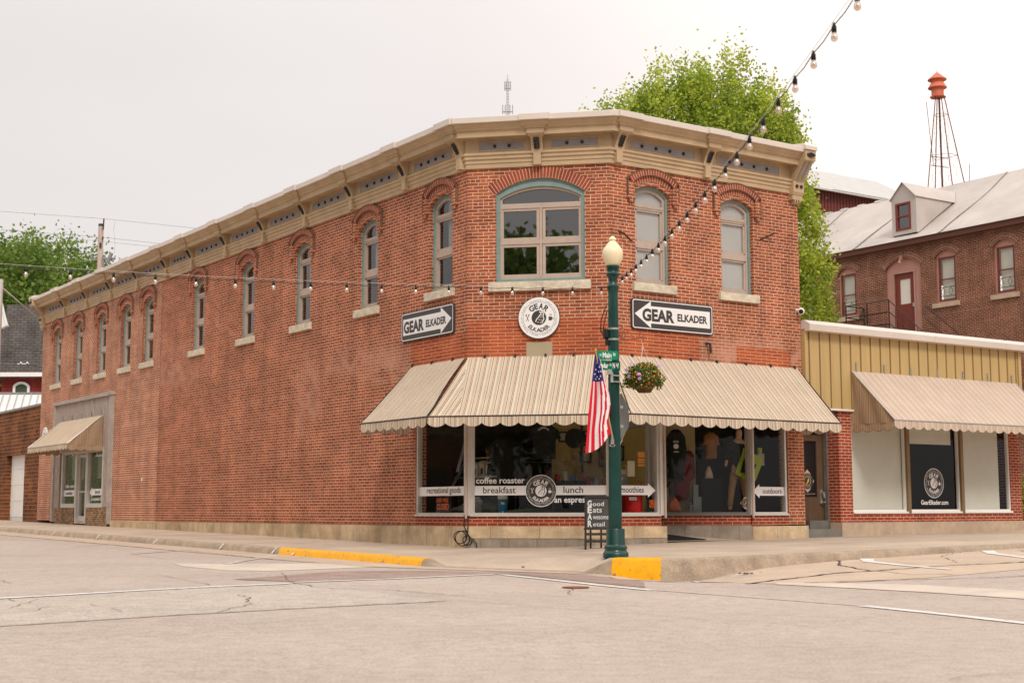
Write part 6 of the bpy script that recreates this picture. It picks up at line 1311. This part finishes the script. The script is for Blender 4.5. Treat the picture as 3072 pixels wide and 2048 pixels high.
# hill behind them
mb = MB(); n = 40
hh = lambda x, y: 7*sm((y-70)/60)*sm((60-x)/90)
xs = [-200+8*i for i in range(45)]; ys = [66, 74, 82, 90, 100, 115, 140, 200]
for i in range(len(xs)-1):
    for j in range(len(ys)-1):
        q = [(xs[i], ys[j]), (xs[i+1], ys[j]), (xs[i+1], ys[j+1]), (xs[i], ys[j+1])]; mb.face([(x, y, hh(x, y)+.9) for x, y in q], q)
mat('hill_grass', (.07, .10, .03), .95, .3, .5)
tag(mb.build('hill', M['hill_grass'], None, smooth=True, loc=(0, 100, 0)), 'grassy hillside under the trees', kind='structure')
# trees across the street behind the camera, seen mirrored in the upper windows
bp_ = tree('street_tree', 'leafy tree mirrored in the left panes of the wide corner window', (-9, -20, 0), 3.5, .25, [(0, 0, 6.5, 3.2, 3.2, 3.0), (1.8, 0, 5, 2.6, 2.6, 2.2), (-1.8, 0, 5.2, 2.6, 2.6, 2.4), (0, 0, 4, 3.8, 2, 2.4)], 520, 44, .30, 'leaf_dark', 21, limbs=7, group='trees mirrored in the upper windows')
bp_.scale = (1.48,)*3
for i, (x, y, s_, lab) in enumerate([(-1.5, -26, 1.0, 'leafy tree mirrored in the right panes of the wide corner window'), (7, -22, .9, 'leafy tree across the street mirrored at the edge of the wide window'), (-18, 8, 1.1, 'street tree mirrored in the narrow windows of the long left wall'), (-26, 16, 1.15, 'farther street tree mirrored in the narrow windows of the long wall'), (-14, -8, .95, 'street tree behind the viewer, left of the crossing')]):
    c = copy_tree(bp_); c.location = (x, y, 0); c.scale = (s_*1.46,)*3; c.rotation_euler.z = i*2.1; c['label'] = lab
def shop_row(name, label, F, u0, u1, h, mt, seed, bay=3.2):
    rr = random.Random(seed); o = thing(name, label, 'building', F.p((u0+u1)/2, -3, .2), 'shops across the street, mirrored in the glass')
    k = int((u1-u0)/bay); ups = []; dn_ = []
    for i in range(k):
        c = u0+bay*(i+.5); ups.append(archloop(c, .95, h*.58, h*.82, .15)); dn_.append(recloop(c-bay*.40, c+bay*.40, .9, h*.40))
    mb = MB(); mb.poly(F, recloop(u0, u1, -.2, h), 0, ups+dn_); 
    for l in ups+dn_: mb.ring(F, l, l, 0, -.2)
    for u in (u0, u1): mb.face([F.p(u, 0, -.2), F.p(u, -9, -.2), F.p(u, -9, h), F.p(u, 0, h)], [(0, 0), (9, 0), (9, h), (0, h)])
    mb.build('brick_wall', M[mt], o)
    mb = MB(); mb.box(F, u0-.05, u1+.05, -.2, .35, h-.1, h+.35); mb.box(F, u0, u1, -9, -.2, h-.3, h-.1); mb.build('cornice', M['cornice_tan'], o)
    mb = MB(); [mb.poly(F, l, -.15) for l in ups+dn_]; mb.build('panes', M['black_paint'], o)
shop_row('brick_shop_row', 'brick shop row across the side street, mirrored in the left shop window', Fr(ST(-9.5, 0), Lv, Rv), 9, 44, 6.6, 'tile_block', 1)
shop_row('brick_shop_row', 'far end of the brick row across the side street', Fr(ST(-9.5, 0), Lv, Rv), 44.3, 80, 8.2, 'tile_block', 2)
shop_row('brick_shop_row', 'brick shop row across the main street, mirrored in the right shop windows', Fr(ST(0, -9), Rv, Lv), 6, 46, 6.4, 'brown_brick', 3)
# ------------------------------------------------------------------ brown brick hall behind the annex
BW = Fr(ST(44, 0), Lv, -Rv)      # u = t along the wall, n towards the store
hall = thing('brick_hall', 'long brown brick hall with a roof covered in pale sheeting behind the annex', 'building', BW.p(36, -1, 1))
HW = [(32.38, .95), (35.03, .98), (40.0, .98), (42.1, .95)]
mb = MB(); hol = [archloop(u, w_, 8.85, 10.66, .22) for u, w_ in HW]+[archloop(37.1, 1.75, 7.9, 10.5, .36)]
mb.poly(BW, [(12, .5), (52, .5), (52, 11.35), (12, 11.35)], 0, hol)
for h_ in hol: mb.ring(BW, h_, h_, 0, -.16)
mb.face([BW.p(12, 0, .5), BW.p(12, -9, .5), BW.p(12, -9, 11.3), BW.p(12, -4.5, 14.4), BW.p(12, 0, 11.3)], [(0, .5), (9, .5), (9, 11.3), (4.5, 14), (0, 11.3)])
mb.build('brick_wall', M['brown_brick'], hall)
mb = MB(); mb.box(BW, 11.5, 52.5, -.1, .30, 11.28, 11.50); mb.build('eaves', M['brown_trim'], hall)
mb = MB(); nu = 60
for i in range(nu):
    for j in range(8):
        def rp(a, b): u = 11.4+41.2*a; f = b; return BW.p(u, .36-4.4*f, 11.50+2.95*f+.03*math.sin(u*1.7+f*4)*math.sin(f*9)-.05*4*f*(1-f))
        a0, a1, b0, b1 = i/nu, (i+1)/nu, j/8, (j+1)/8; mb.face([rp(a0, b0), rp(a1, b0), rp(a1, b1), rp(a0, b1)], None)
mb.face([BW.p(11.4, -4.04, 14.45), BW.p(52.6, -4.04, 14.45), BW.p(52.6, -9.3, 11.3), BW.p(11.4, -9.3, 11.3)]); 
for k in range(12): u = 40.6+k*1.0; mb.prism([BW.p(u, -3.98, 14.43), BW.p(u+.35, -3.98, 14.43), BW.p(u+.35, -4.1, 14.53), BW.p(u, -4.1, 14.53)], BW.N*-.2)
for u in (14, 18.2, 22.4, 26.6, 30.7, 34.9, 39.2, 43.4, 47.6):
    for q in range(8): f0, f1 = q/8, (q+1)/8; mb.face([BW.p(u+.07*math.sin(q), .37-4.4*f0, 11.545+2.95*f0-.2*f0*(1-f0)), BW.p(u+.16+.07*math.sin(q), .37-4.4*f0, 11.53+2.95*f0-.2*f0*(1-f0)), BW.p(u+.16+.07*math.sin(q+1), .37-4.4*f1, 11.53+2.95*f1-.2*f1*(1-f1)), BW.p(u+.07*math.sin(q+1), .37-4.4*f1, 11.545+2.95*f1-.2*f1*(1-f1))], None)
mb.build('sheeted_roof', M['tarp'], hall, smooth=50)
for (u, w_) in HW:
    mb = MB(); o_ = archloop(u, w_, 8.85, 10.66, .22); i_ = recloop(u-w_/2+.10, u+w_/2-.10, 8.93, 10.62)
    mb.poly(BW, o_, -.10, [i_]); o = mb.build('window', M['pink_trim'], hall); o['label'] = 'tall sash window with pink surround'
    mb = MB(); mb.band(BW, i_, recloop(u-w_/2+.15, u+w_/2-.15, 8.99, 10.56), -.16, -.09); mb.box(BW, u-w_/2+.12, u+w_/2-.12, -.15, -.10, 9.74, 9.78); mb.build('sash_frame', M['maroon_door'], o)
    mb = MB(); mb.poly(BW, i_, -.14); mb.build('pane', M['glass_shop'], o)
    mb = MB(); mb.poly(BW, recloop(u-w_/2+.16, u+w_/2-.2, 8.93, 10.6), -.20); mb.build('blind', M['blind_white'], o)
    mb = MB(); mb.box(BW, u-w_/2-.13, u+w_/2+.13, -.1, .08, 8.68, 8.845); mb.build('sill', M['annex_base'], o)
    mb = MB(); hw = w_/2; R_ = (hw*hw+.22*.22)/(2*.22); arch_ring(mb, BW, u, 10.88-R_, R_, R_+.23, -.02, .02, -math.degrees(math.asin((hw+.03)/R_)), math.degrees(math.asin((hw+.03)/R_)), k=12); mb.build('brick_hood', M['brown_arch'], o)
    mb = MB(); mb.tube([BW.p(u-hw+.12, -.05, 9.45), BW.p(u+hw-.12, -.05, 9.45)], .012, 5); mb.tube([BW.p(u-hw+.12, -.05, 9.10), BW.p(u+hw-.12, -.05, 9.10)], .012, 5)
    for dx in (-.18, .18): mb.tube([BW.p(u+dx, -.05, 9.44), BW.p(u+dx+.09, -.05, 9.28), BW.p(u+dx, -.05, 9.11), BW.p(u+dx-.09, -.05, 9.28), BW.p(u+dx, -.05, 9.44)], .009, 5)
    mb.build('window_guard', M['iron'], o)
mb = MB(); mb.poly(BW, archloop(37.1, 1.75, 7.9, 10.5, .36), -.10, [recloop(36.62, 37.60, 7.9, 10.28)]); mb.ring(BW, recloop(36.55, 37.67, 7.9, 10.35), recloop(36.62, 37.60, 7.9, 10.28), -.06, -.06)
ds = mb.build('door_surround', M['pink_trim'], hall)
mb = MB(); mb.band(BW, recloop(36.62, 37.60, 7.92, 10.28), recloop(36.85, 37.37, 9.05, 10.05), -.2, -.14); d_ = mb.build('door', M['maroon_door'], hall); d_['label'] = 'maroon door opening on the iron landing'
mb = MB(); mb.poly(BW, recloop(36.85, 37.37, 9.05, 10.05), -.17); mb.build('pane', M['blind_white'], d_)
mb = MB(); mb.box(BW, 36.66, 36.74, -.14, -.10, 8.9, 9.05); mb.build('handle', M['steel'], d_)
mb = MB(); mb.box(BW, 37.05, 37.15, .0, .1, 10.78, 10.95); mb.lathe(BW.p(37.1, .16, 10.62), [(0, 0), (.05, .02), (.06, .07), (.03, .13), (.03, .18)], 10); mb.build('wall_lamp', M['pink_trim'], hall)
mb = MB(); R_ = (.875**2+.36**2)/(.72); arch_ring(mb, BW, 37.1, 10.86-R_, R_, R_+.23, -.02, .02, -math.degrees(math.asin(.9/R_)), math.degrees(math.asin(.9/R_)), k=14); mb.build('brick_hood', M['brown_arch'], hall)
mb = MB() # dormer
dn = .05
u0, u1, zb, ze, za = 36.28, 37.50, 11.78, 13.25, 13.85; uc = (u0+u1)/2
mb.poly(BW, [(u0, zb), (u1, zb), (u1, ze), (uc, za), (u0, ze)], dn, [recloop(36.55, 37.30, 11.95, 13.05)])
def rn(z): return .36-4.4*((z-11.5)/2.95)
for u in (u0, u1): mb.face([BW.p(u, dn, zb), BW.p(u, dn, ze), BW.p(u, rn(ze), ze), BW.p(u, rn(zb), zb)])
for u in (u0, u1): s_ = -1 if u == u0 else 1; mb.face([BW.p(u+.06*s_, dn+.08, ze-.05), BW.p(uc, dn+.08, za+.02), BW.p(uc, rn(za), za+.02), BW.p(u+.06*s_, rn(ze), ze-.05)])
dm = mb.build('dormer', M['tarp'], hall)
mb = MB(); mb.band(BW, recloop(36.55, 37.30, 11.95, 13.05), recloop(36.64, 37.21, 12.04, 12.97), -.02, .07); mb.box(BW, 36.6, 37.25, -.01, .05, 12.48, 12.54); dw = mb.build('window', M['maroon_door'], dm)
mb = MB(); mb.poly(BW, recloop(36.6, 37.25, 12.0, 13.0), .0); mb.build('pane', M['glass_up'], dw); mb = MB(); mb.poly(BW, recloop(36.5, 37.35, 11.9, 13.1), -.3); mb.build('dark_room', M['dark_room'], dm)
fe = thing('fire_escape', 'black iron railing and stair hung on the brown brick hall', 'fire escape', BW.p(37.3, .6, 7.8))
mb = MB(); 
for z in (8.15, 8.62, 9.09): mb.tube([BW.p(39.1, .05, z), BW.p(39.1, 1.1, z), BW.p(36.9, 1.1, z)], .022, 6)
for u in (39.1, 38.0, 36.9): mb.tube([BW.p(u, 1.1, 7.9), BW.p(u, 1.1, 9.1)], .026, 6)
mb.tube([BW.p(39.1, .05, 7.9), BW.p(39.1, .05, 9.1)], .026, 6); mb.tube([BW.p(39.1, .1, 9.05), BW.p(38.6, 1.1, 8.0)], .02, 6); mb.build('railing', M['wire_black'], fe)
mb = MB(); mb.box(BW, 36.7, 39.15, .02, 1.1, 7.84, 7.90); mb.build('landing', M['iron'], fe)
mb = MB()
for dz in (0, .45, .9): mb.tube([BW.p(36.9, 1.1, 8.18+dz), BW.p(33.5, 1.1, 5.2+dz)], .022, 6)
mb.tube([BW.p(36.0, .1, 8.85), BW.p(34.6, .1, 7.7), BW.p(33.9, .1, 7.0)], .02, 6); mb.tube([BW.p(36.0, .1, 8.35), BW.p(35.0, .1, 7.5)], .02, 6)
for k in range(9): u = 36.6-k*.35; mb.tube([BW.p(u, 1.1, 7.9-(36.9-u)*.876), BW.p(u, 1.1, 9.0-(36.9-u)*.876)], .014, 5)
mb.build('stair_rail', M['iron'], fe)
# ------------------------------------------------------------------ maroon metal barn
BN = Fr(ST(0, 74), Rv, -Lv); barn = thing('maroon_barn', 'maroon ribbed metal barn with a pale metal roof beyond the hall', 'building', BN.p(84, -3, 2))
mb = MB(); mb.poly(BN, [(64, 1), (88.5, 1), (88.5, 25.0), (64, 25.0)], 0)
mb.face([BN.p(88.5, 0, 1), BN.p(88.5, -14, 1), BN.p(88.5, -14, 25), BN.p(88.5, -7, 28), BN.p(88.5, 0, 25)])
mb.build('ribbed_wall', M['maroon_siding'], barn)
mb = MB()
for k in range(54): mb.box(BN, 70+k*.34, 70.09+k*.34, .0, .04, 18, 24.9)
mb.build('wall_ribs', M['maroon_groove'], barn)
mb = MB(); mb.face([BN.p(63, .7, 24.97), BN.p(86.8, .7, 24.97), BN.p(90.4, -4.5, 27.95), BN.p(63, -4.5, 27.95)]); mb.face([BN.p(86.8, .7, 24.97), BN.p(93, -4.5, 27.4), BN.p(90.4, -4.5, 27.95)]); mb.box(BN, 63, 86.6, .55, .70, 24.80, 24.94); mb.build('roof', M['metal_roof'], barn)
# ------------------------------------------------------------------ orange siren tower
TWx, TWy = pxp(2812, 260, 85).x, 85; tw = thing('siren_tower', 'orange two-tiered siren housing on a tall steel lattice tower', 'tower', (TWx, TWy, 3))
zt = lambda py: pxp(2812, py, 85).z
T0_ = Vector((TWx, TWy, 0)); zB = zt(291)
mb = MB(); mb.lathe(T0_, [(.37, zB), (.37, zB+.60)], 28); mb.lathe(T0_, [(.33, zB+.5), (.37, zB+.93), (.36, zB+1.12)], 24); mb.build('drum', M['tower_orange'], tw, smooth=40)
mb = MB(); mb.lathe(T0_, [(.36, zB+.50), (.56, zB+.53), (.575, zB+.56), (.37, zB+.90)], 28); mb.lathe(T0_, [(.34, zB+1.03), (.56, zB+1.04), (.575, zB+1.08), (.04, zB+1.55), (0, zB+1.57)], 28); mb.tube([T0_+Z*(zB+1.5), T0_+Z*(zB+1.68)], .015, 5); mb.build('conical_roof', M['tower_orange'], tw, smooth=40)
mb = MB(); mb.lathe(T0_, [(.50, zB-.05), (.52, zB), (0, zB)], 6); mb.build('platform', M['tower_orange'], tw)
mb = MB(); h0 = 4.0
def leg(sx, sy, z): f = (zB-z)/4.95; r_ = .26+.74*f; return T0_+Vector((.08+sx*r_+.04*f, sy*r_, z))
for sx, sy in ((-1, -.6), (1, -.6), (-.15, 1), (.12, -1.2)):
    o = MB(); o.tube([leg(sx, sy, zB), leg(sx, sy, h0)], .03, 6); o.build('leg', M['tower_steel'], tw)
mb.tube([T0_+Vector((.08, 0, h0)), T0_+Vector((.08, 0, zB))], .06, 8); mb.build('riser', M['tower_steel'], tw)
mb = MB(); cs_ = [(-1, -.6), (.12, -1.2), (1, -.6), (-.15, 1)]
for z in (zt(347), zt(472)):
    for q in range(4): mb.tube([leg(*cs_[q], z), leg(*cs_[(q+1) % 4], z)], .014, 4)
for za_, zc_ in ((zt(347), zt(472)), (zt(472), zt(620))):
    for q in range(4): mb.tube([leg(*cs_[q], za_), leg(*cs_[(q+1) % 4], zc_)], .005, 4); mb.tube([leg(*cs_[(q+1) % 4], za_), leg(*cs_[q], zc_)], .005, 4)
for py in (482, 509): mb.tube([T0_+Vector((-.86, -1, zt(py)+.02)), T0_+Vector((.12, -1.1, zt(py)-.14))], .024, 5)
mb.tube([T0_+Vector((-1.01, -1, zt(320))), T0_+Vector((-.72, -1, zt(509)))], .02, 5); mb.tube([T0_+Vector((1.52, -.8, zt(502))), T0_+Vector((1.46, -.8, zt(560)))], .02, 5)
for k in range(24): z = zB-.3-k*.25; mb.tube([T0_+Vector((.2+.006*k, -.5, z)), T0_+Vector((.36+.006*k, -.5, z))], .004, 4)
for x in (.2, .36): mb.tube([T0_+Vector((x, -.5, zB)), T0_+Vector((x+.15, -.5, zB-6))], .004, 4)
mb.build('bracing', M['tower_steel'], tw)
# ------------------------------------------------------------------ phone mast
mz = lambda py: pxp(1524, py, 240).z
mast = thing('phone_mast', 'distant thin lattice phone mast above the store roof', 'mast', (px_at(1524, 240), 240, 0)); mo = Vector((px_at(1524, 240), 240, 0))
mb = MB(); zz0, zz1 = 20, mz(240)
for dx, dy in ((-.18, 0), (.18, 0), (0, .3)): mb.tube([mo+Vector((dx, dy, zz0)), mo+Vector((dx, dy, zz1))], .05, 4)
for k in range(60): z = zz1-k*.5; mb.tube([mo+Vector((-.18, 0, z)), mo+Vector((.18, 0, z-.0))], .035, 4, cap=False)
mb.build('lattice', M['mast_grey'], mast)
mb = MB()
for zc, w_ in ((mz(258), .5), (mz(328), .85)):
    for dx in (-w_, -w_*.5, w_*.45, w_): mb.box(Fr(mo, (1, 0, 0), (0, -1, 0)), dx-.07, dx+.07, .1, .25, zc-.9, zc+.7)
    mb.tube([mo+Vector((-w_, -.1, zc-.5)), mo+Vector((w_, -.1, zc-.5))], .09, 4)
mb.tube([mo+Z*zz1, mo+Z*(zz1+.9)], .06, 4); mb.build('antenna', M['mast_grey'], mast)
# ------------------------------------------------------------------ far left: tile-block garage, house, poles
garage = thing('tile_garage', 'low brown glazed-block garage with white roller door at the far left', 'building', LW.p(31, -1, .8))
gl = recloop(30.5, 33.0, .55, 3.13)
mb = MB(); mb.poly(LW, [(28.62, .5), (46, .5), (46, 4.85), (28.62, 4.85)], -.02, [gl]); mb.ring(LW, gl, gl, -.02, -.26); mb.build('block_wall', M['tile_block'], garage)
mb = MB(); mb.box(LW, 28.62, 46, -.3, .03, 4.80, 4.88); mb.build('coping', M['wire'], garage)
mb = MB(); mb.poly(LW, gl, -.24); 
for k in range(4): mb.box(LW, 30.52, 32.98, -.24, -.225, .80+k*.6, 1.38+k*.6)
mb.build('roller_door', M['white_paint'], garage)
mb = MB(); mb.box(LW, 28.62, 46, -7, -.3, 4.65, 4.72); mb.build('flat_roof', M['wire'], garage)
shed = thing('metal_roofed_shed', 'low shed with a white standing-seam metal roof behind the tile garage', 'shed', pxp(60, 1400, 60))
SX = lambda px, Y=58: pxp(px, 1215, Y).x; e_z, r_z = pxp(60, 1262, 57).z, pxp(60, 1181, 61).z; x0, x1 = SX(-120), SX(150)
SF = Fr((0, 57, 0), (1, 0, 0), (0, -1, 0))
mb = MB(); mb.box(SF, x0, x1, -8, -.3, .8, e_z); mb.build('wall', M['alu'], shed)
mb = MB(); mb.face([SF.p(x0, 0, e_z), SF.p(x1, 0, e_z), SF.p(x1, -4, r_z), SF.p(x0, -4, r_z)]); mb.face([SF.p(x0, -8, e_z), SF.p(x1, -8, e_z), SF.p(x1, -4, r_z), SF.p(x0, -4, r_z)]); mb.build('metal_roof', M['metal_roof_white'], shed)
mb = MB()
for k in range(14):
    x = x0+.1+k*.30; 
    if x+1.1 < x1: mb.prism([SF.p(x, -3.95, r_z+.01), SF.p(x+.03, -3.95, r_z+.01), SF.p(x+1.13, .0, e_z+.01), SF.p(x+1.10, .0, e_z+.01)], Z*.03)
mb.box(SF, x0, x1, -4.1, -3.9, r_z, r_z+.06); mb.build('roof_seam', M['steel'], shed)
hx = lambda px: pxp(px, 1040, 64).x; hz = lambda py: pxp(60, py, 64).z
HF = Fr((0, 64, 0), (1, 0, 0), (0, -1, 0)); house = thing('shingled_house', 'red house with steep dark shingle roof at the far left', 'house', (hx(80), 65, 2))
mb = MB(); mb.box(HF, hx(8), hx(260), -8, 0, 1, hz(1133)); mb.build('wall', M['red_siding'], house)
mb = MB(); e0, e1 = hz(1122), pxp(22, 914, 68).z; P = HF.p; RX = lambda px: pxp(px, 914, 68).x
mb.face([P(hx(-2), .5, e0), P(hx(270), .5, e0), P(RX(270), -4, e1), P(RX(22), -4, e1)], [(0, 0), (5, 0), (5, 4.5), (.4, 4.5)]); mb.face([P(hx(-2), .5, e0), P(RX(22), -4, e1), P(hx(-60), -4, e0)], [(0, 0), (0, 4), (4, 0)])
mb.face([P(RX(22), -4, e1), P(hx(-60), -4, e0), P(hx(-60), -8.5, e0)], [(0, 4), (3, 0), (6, 0)]); mb.build('shingle_roof', M['shingle'], house)
mb = MB(); mb.box(HF, hx(-4), hx(270), .35, .55, e0-.15, e0+.03); mb.prism([P(hx(2), .9, hz(1000)), P(hx(38), .9, hz(984)), P(hx(20), .9, hz(928))], Vector((0, .3, 0))); mb.prism([P(hx(38), 1.0, hz(984)), P(hx(20), 1.0, hz(915)), P(hx(2), 1.0, hz(1000)), P(hx(-3), 1.0, hz(1000)), P(hx(20), 1.0, hz(900)), P(hx(43), 1.0, hz(984))], Vector((0, .1, 0))); mb.build('white_trim', M['white_paint'], house)
mb = MB(); mb.prism([P(hx(3), -.2, hz(1000)), P(hx(44), -.2, hz(985)), P(hx(20), -2.2, hz(915)), P(hx(-20), -2.2, hz(1000))], Vector((0, -.3, 0)));
wd = MB(); uw = (hx(45)+hx(95))/2; wl = archloop(uw, hx(95)-hx(45), hz(1185), hz(1158), .2); wi = archloop(uw, hx(95)-hx(45)-.22, hz(1185)+.05, hz(1160), .12); wd.band(HF, wl, wi, .0, .08); wo_ = wd.build('window', M['white_paint'], house); wd = MB(); wd.poly(HF, wi, .03); wd.build('pane', M['leaf_gear'], wo_)
po = Vector((pxp(301, 750, 64).x, 64, 0)); pz = lambda py: pxp(300, py, 64).z
pole = thing('utility_pole', 'pale wooden utility pole rising behind the far end of the store', 'utility pole', (po.x, 64, 1))
mb = MB(); mb.tube([po+Z*1, po+Z*pz(676)], [.17, .115], 12); mb.build('pole', M['pole_wood'], pole, smooth=50)
mb = MB(); mb.lathe(po, [(.125, pz(679)), (.125, pz(672)), (0, pz(671))], 12); mb.build('cap', M['green_post'], pole)
F_ = Fr(po, (1, 0, 0), (0, -1, 0))
def part1(nm, mt, fn): b = MB(); fn(b); b.build(nm, M[mt], pole)
part1('insulator', 'iron', lambda b: b.tube([po+Vector((.13, -.1, pz(690))), po+Vector((.15, -.1, pz(657)))], .035, 6)); part1('insulator', 'iron', lambda b: b.tube([po+Vector((.13, -.15, pz(722))), po+Vector((.15, -.15, pz(712)))], .04, 6)); part1('tag', 'iron', lambda b: b.box(F_, .0, .08, .08, .18, pz(745), pz(730)))
part1('cross_arm', 'mast_grey', lambda b: (b.box(F_, -.40, -.12, -.04, .06, pz(781), pz(777)), b.box(F_, -.42, -.35, -.04, .06, pz(778), pz(762))))
part1('switch', 'mast_grey', lambda b: (b.box(F_, .12, .7, -.04, .12, pz(778), pz(774)), b.tube([F_.p(.35, .1, pz(790)), F_.p(.55, .1, pz(760))], .09, 8), b.tube([F_.p(.62, .1, pz(788)), F_.p(.72, .1, pz(768))], .03, 6), b.box(F_, .13, .2, 0, .1, pz(800), pz(770))))
ep = Vector((pxp(-1, 1000, 47).x-.04, 47, 0)); ez = lambda py: pxp(0, py, 47).z
edge = thing('corner_pole', 'grey pole cut by the left edge with a box mounted on it', 'utility pole', (ep.x, ep.y, .6)); mb = MB(); mb.tube([ep+Z*.6, ep+Z*ez(838)], [.10, .09], 10); mb.build('pole', M['alu'], edge, smooth=50)
mb = MB(); mb.box(Fr(ep, (1, 0, 0), (0, -1, 0)), -.2, .10, .0, .25, ez(1240), ez(1150)); mb.build('box', M['metal_roof_white'], edge)
def wire(name, label, pts, r, grp='overhead wires', mt='wire'):
    b = MB(); b.tube(pts, r, 5); tag(b.build(name, M[mt], None, loc=pts[0]), label, 'wire', grp)
wire('overhead_wire', 'topmost thin wire passing over the utility pole', [pxp(-300, 612, 66), pxp(0, 634, 65), pxp(310, 656, 64), pxp(620, 688, 66), pxp(900, 700, 70)], .008)
wire('overhead_wire', 'second thin wire touching the side of the pole', [pxp(-300, 670, 66), pxp(0, 689, 65), pxp(310, 712, 64), pxp(520, 735, 66), pxp(800, 760, 70)], .008)
wire('overhead_wire', 'lowest thin wire right of the utility pole', [pxp(50, 706, 65), pxp(290, 722, 64), pxp(345, 728, 64), pxp(460, 740, 66), pxp(700, 760, 70)], .007)
wire('overhead_wire', 'hanging drop wire right of the utility pole', [pxp(345, 662, 64), pxp(341, 690, 64), pxp(345, 730, 64), pxp(343, 760, 64)], .006)
wire('guy_wire', 'thick grey cable from the left edge pole to the cornice end', [ep+Z*ez(858), LW.p(28.75, .15, 7.95)], .022, mt='alu')
wire('overhead_wire', 'dark cable crossing the shingle roof with small fittings', [pxp(-40, 1030, 60), pxp(30, 1040, 60), pxp(130, 1055, 60)], .012, mt='wire_black')
wire('overhead_wire', 'lower dark cable crossing the shingle roof', [pxp(-40, 1076, 60), pxp(60, 1088, 60), pxp(130, 1102, 60)], .014, mt='wire_black')
sh = MB(); q = pxp(72, 1092, 60); f = Fr((q.x, q.y, 0), (1, 0, 0), (0, -1, 0)); sh.box(f, -.28, .22, 0, .05, q.z, q.z+.03); [sh.box(f, x, x+.06, 0, .05, q.z, q.z+.1) for x in (-.15, .12)]
tag(sh.build('cable_fitting', M['white_paint'], None, loc=q), 'small pale fittings on the cable before the shingle roof', 'fitting')
b = MB(); rr = random.Random(9); q = BW.p(21, 2.2, 1.0)
shr = tree('cypress_shrub', 'yellow-green conical shrub at the right edge beside the annex', tuple(RW.p(13.2, -.6, .55)), .4, .05, [(0, 0, .5, .3, .3, .45), (0, 0, .9, .22, .22, .4)], 40, 40, .05, 'leaf_bright', 31, limbs=3)
shr['category'] = 'shrub'
bpy.context.view_layer.update()
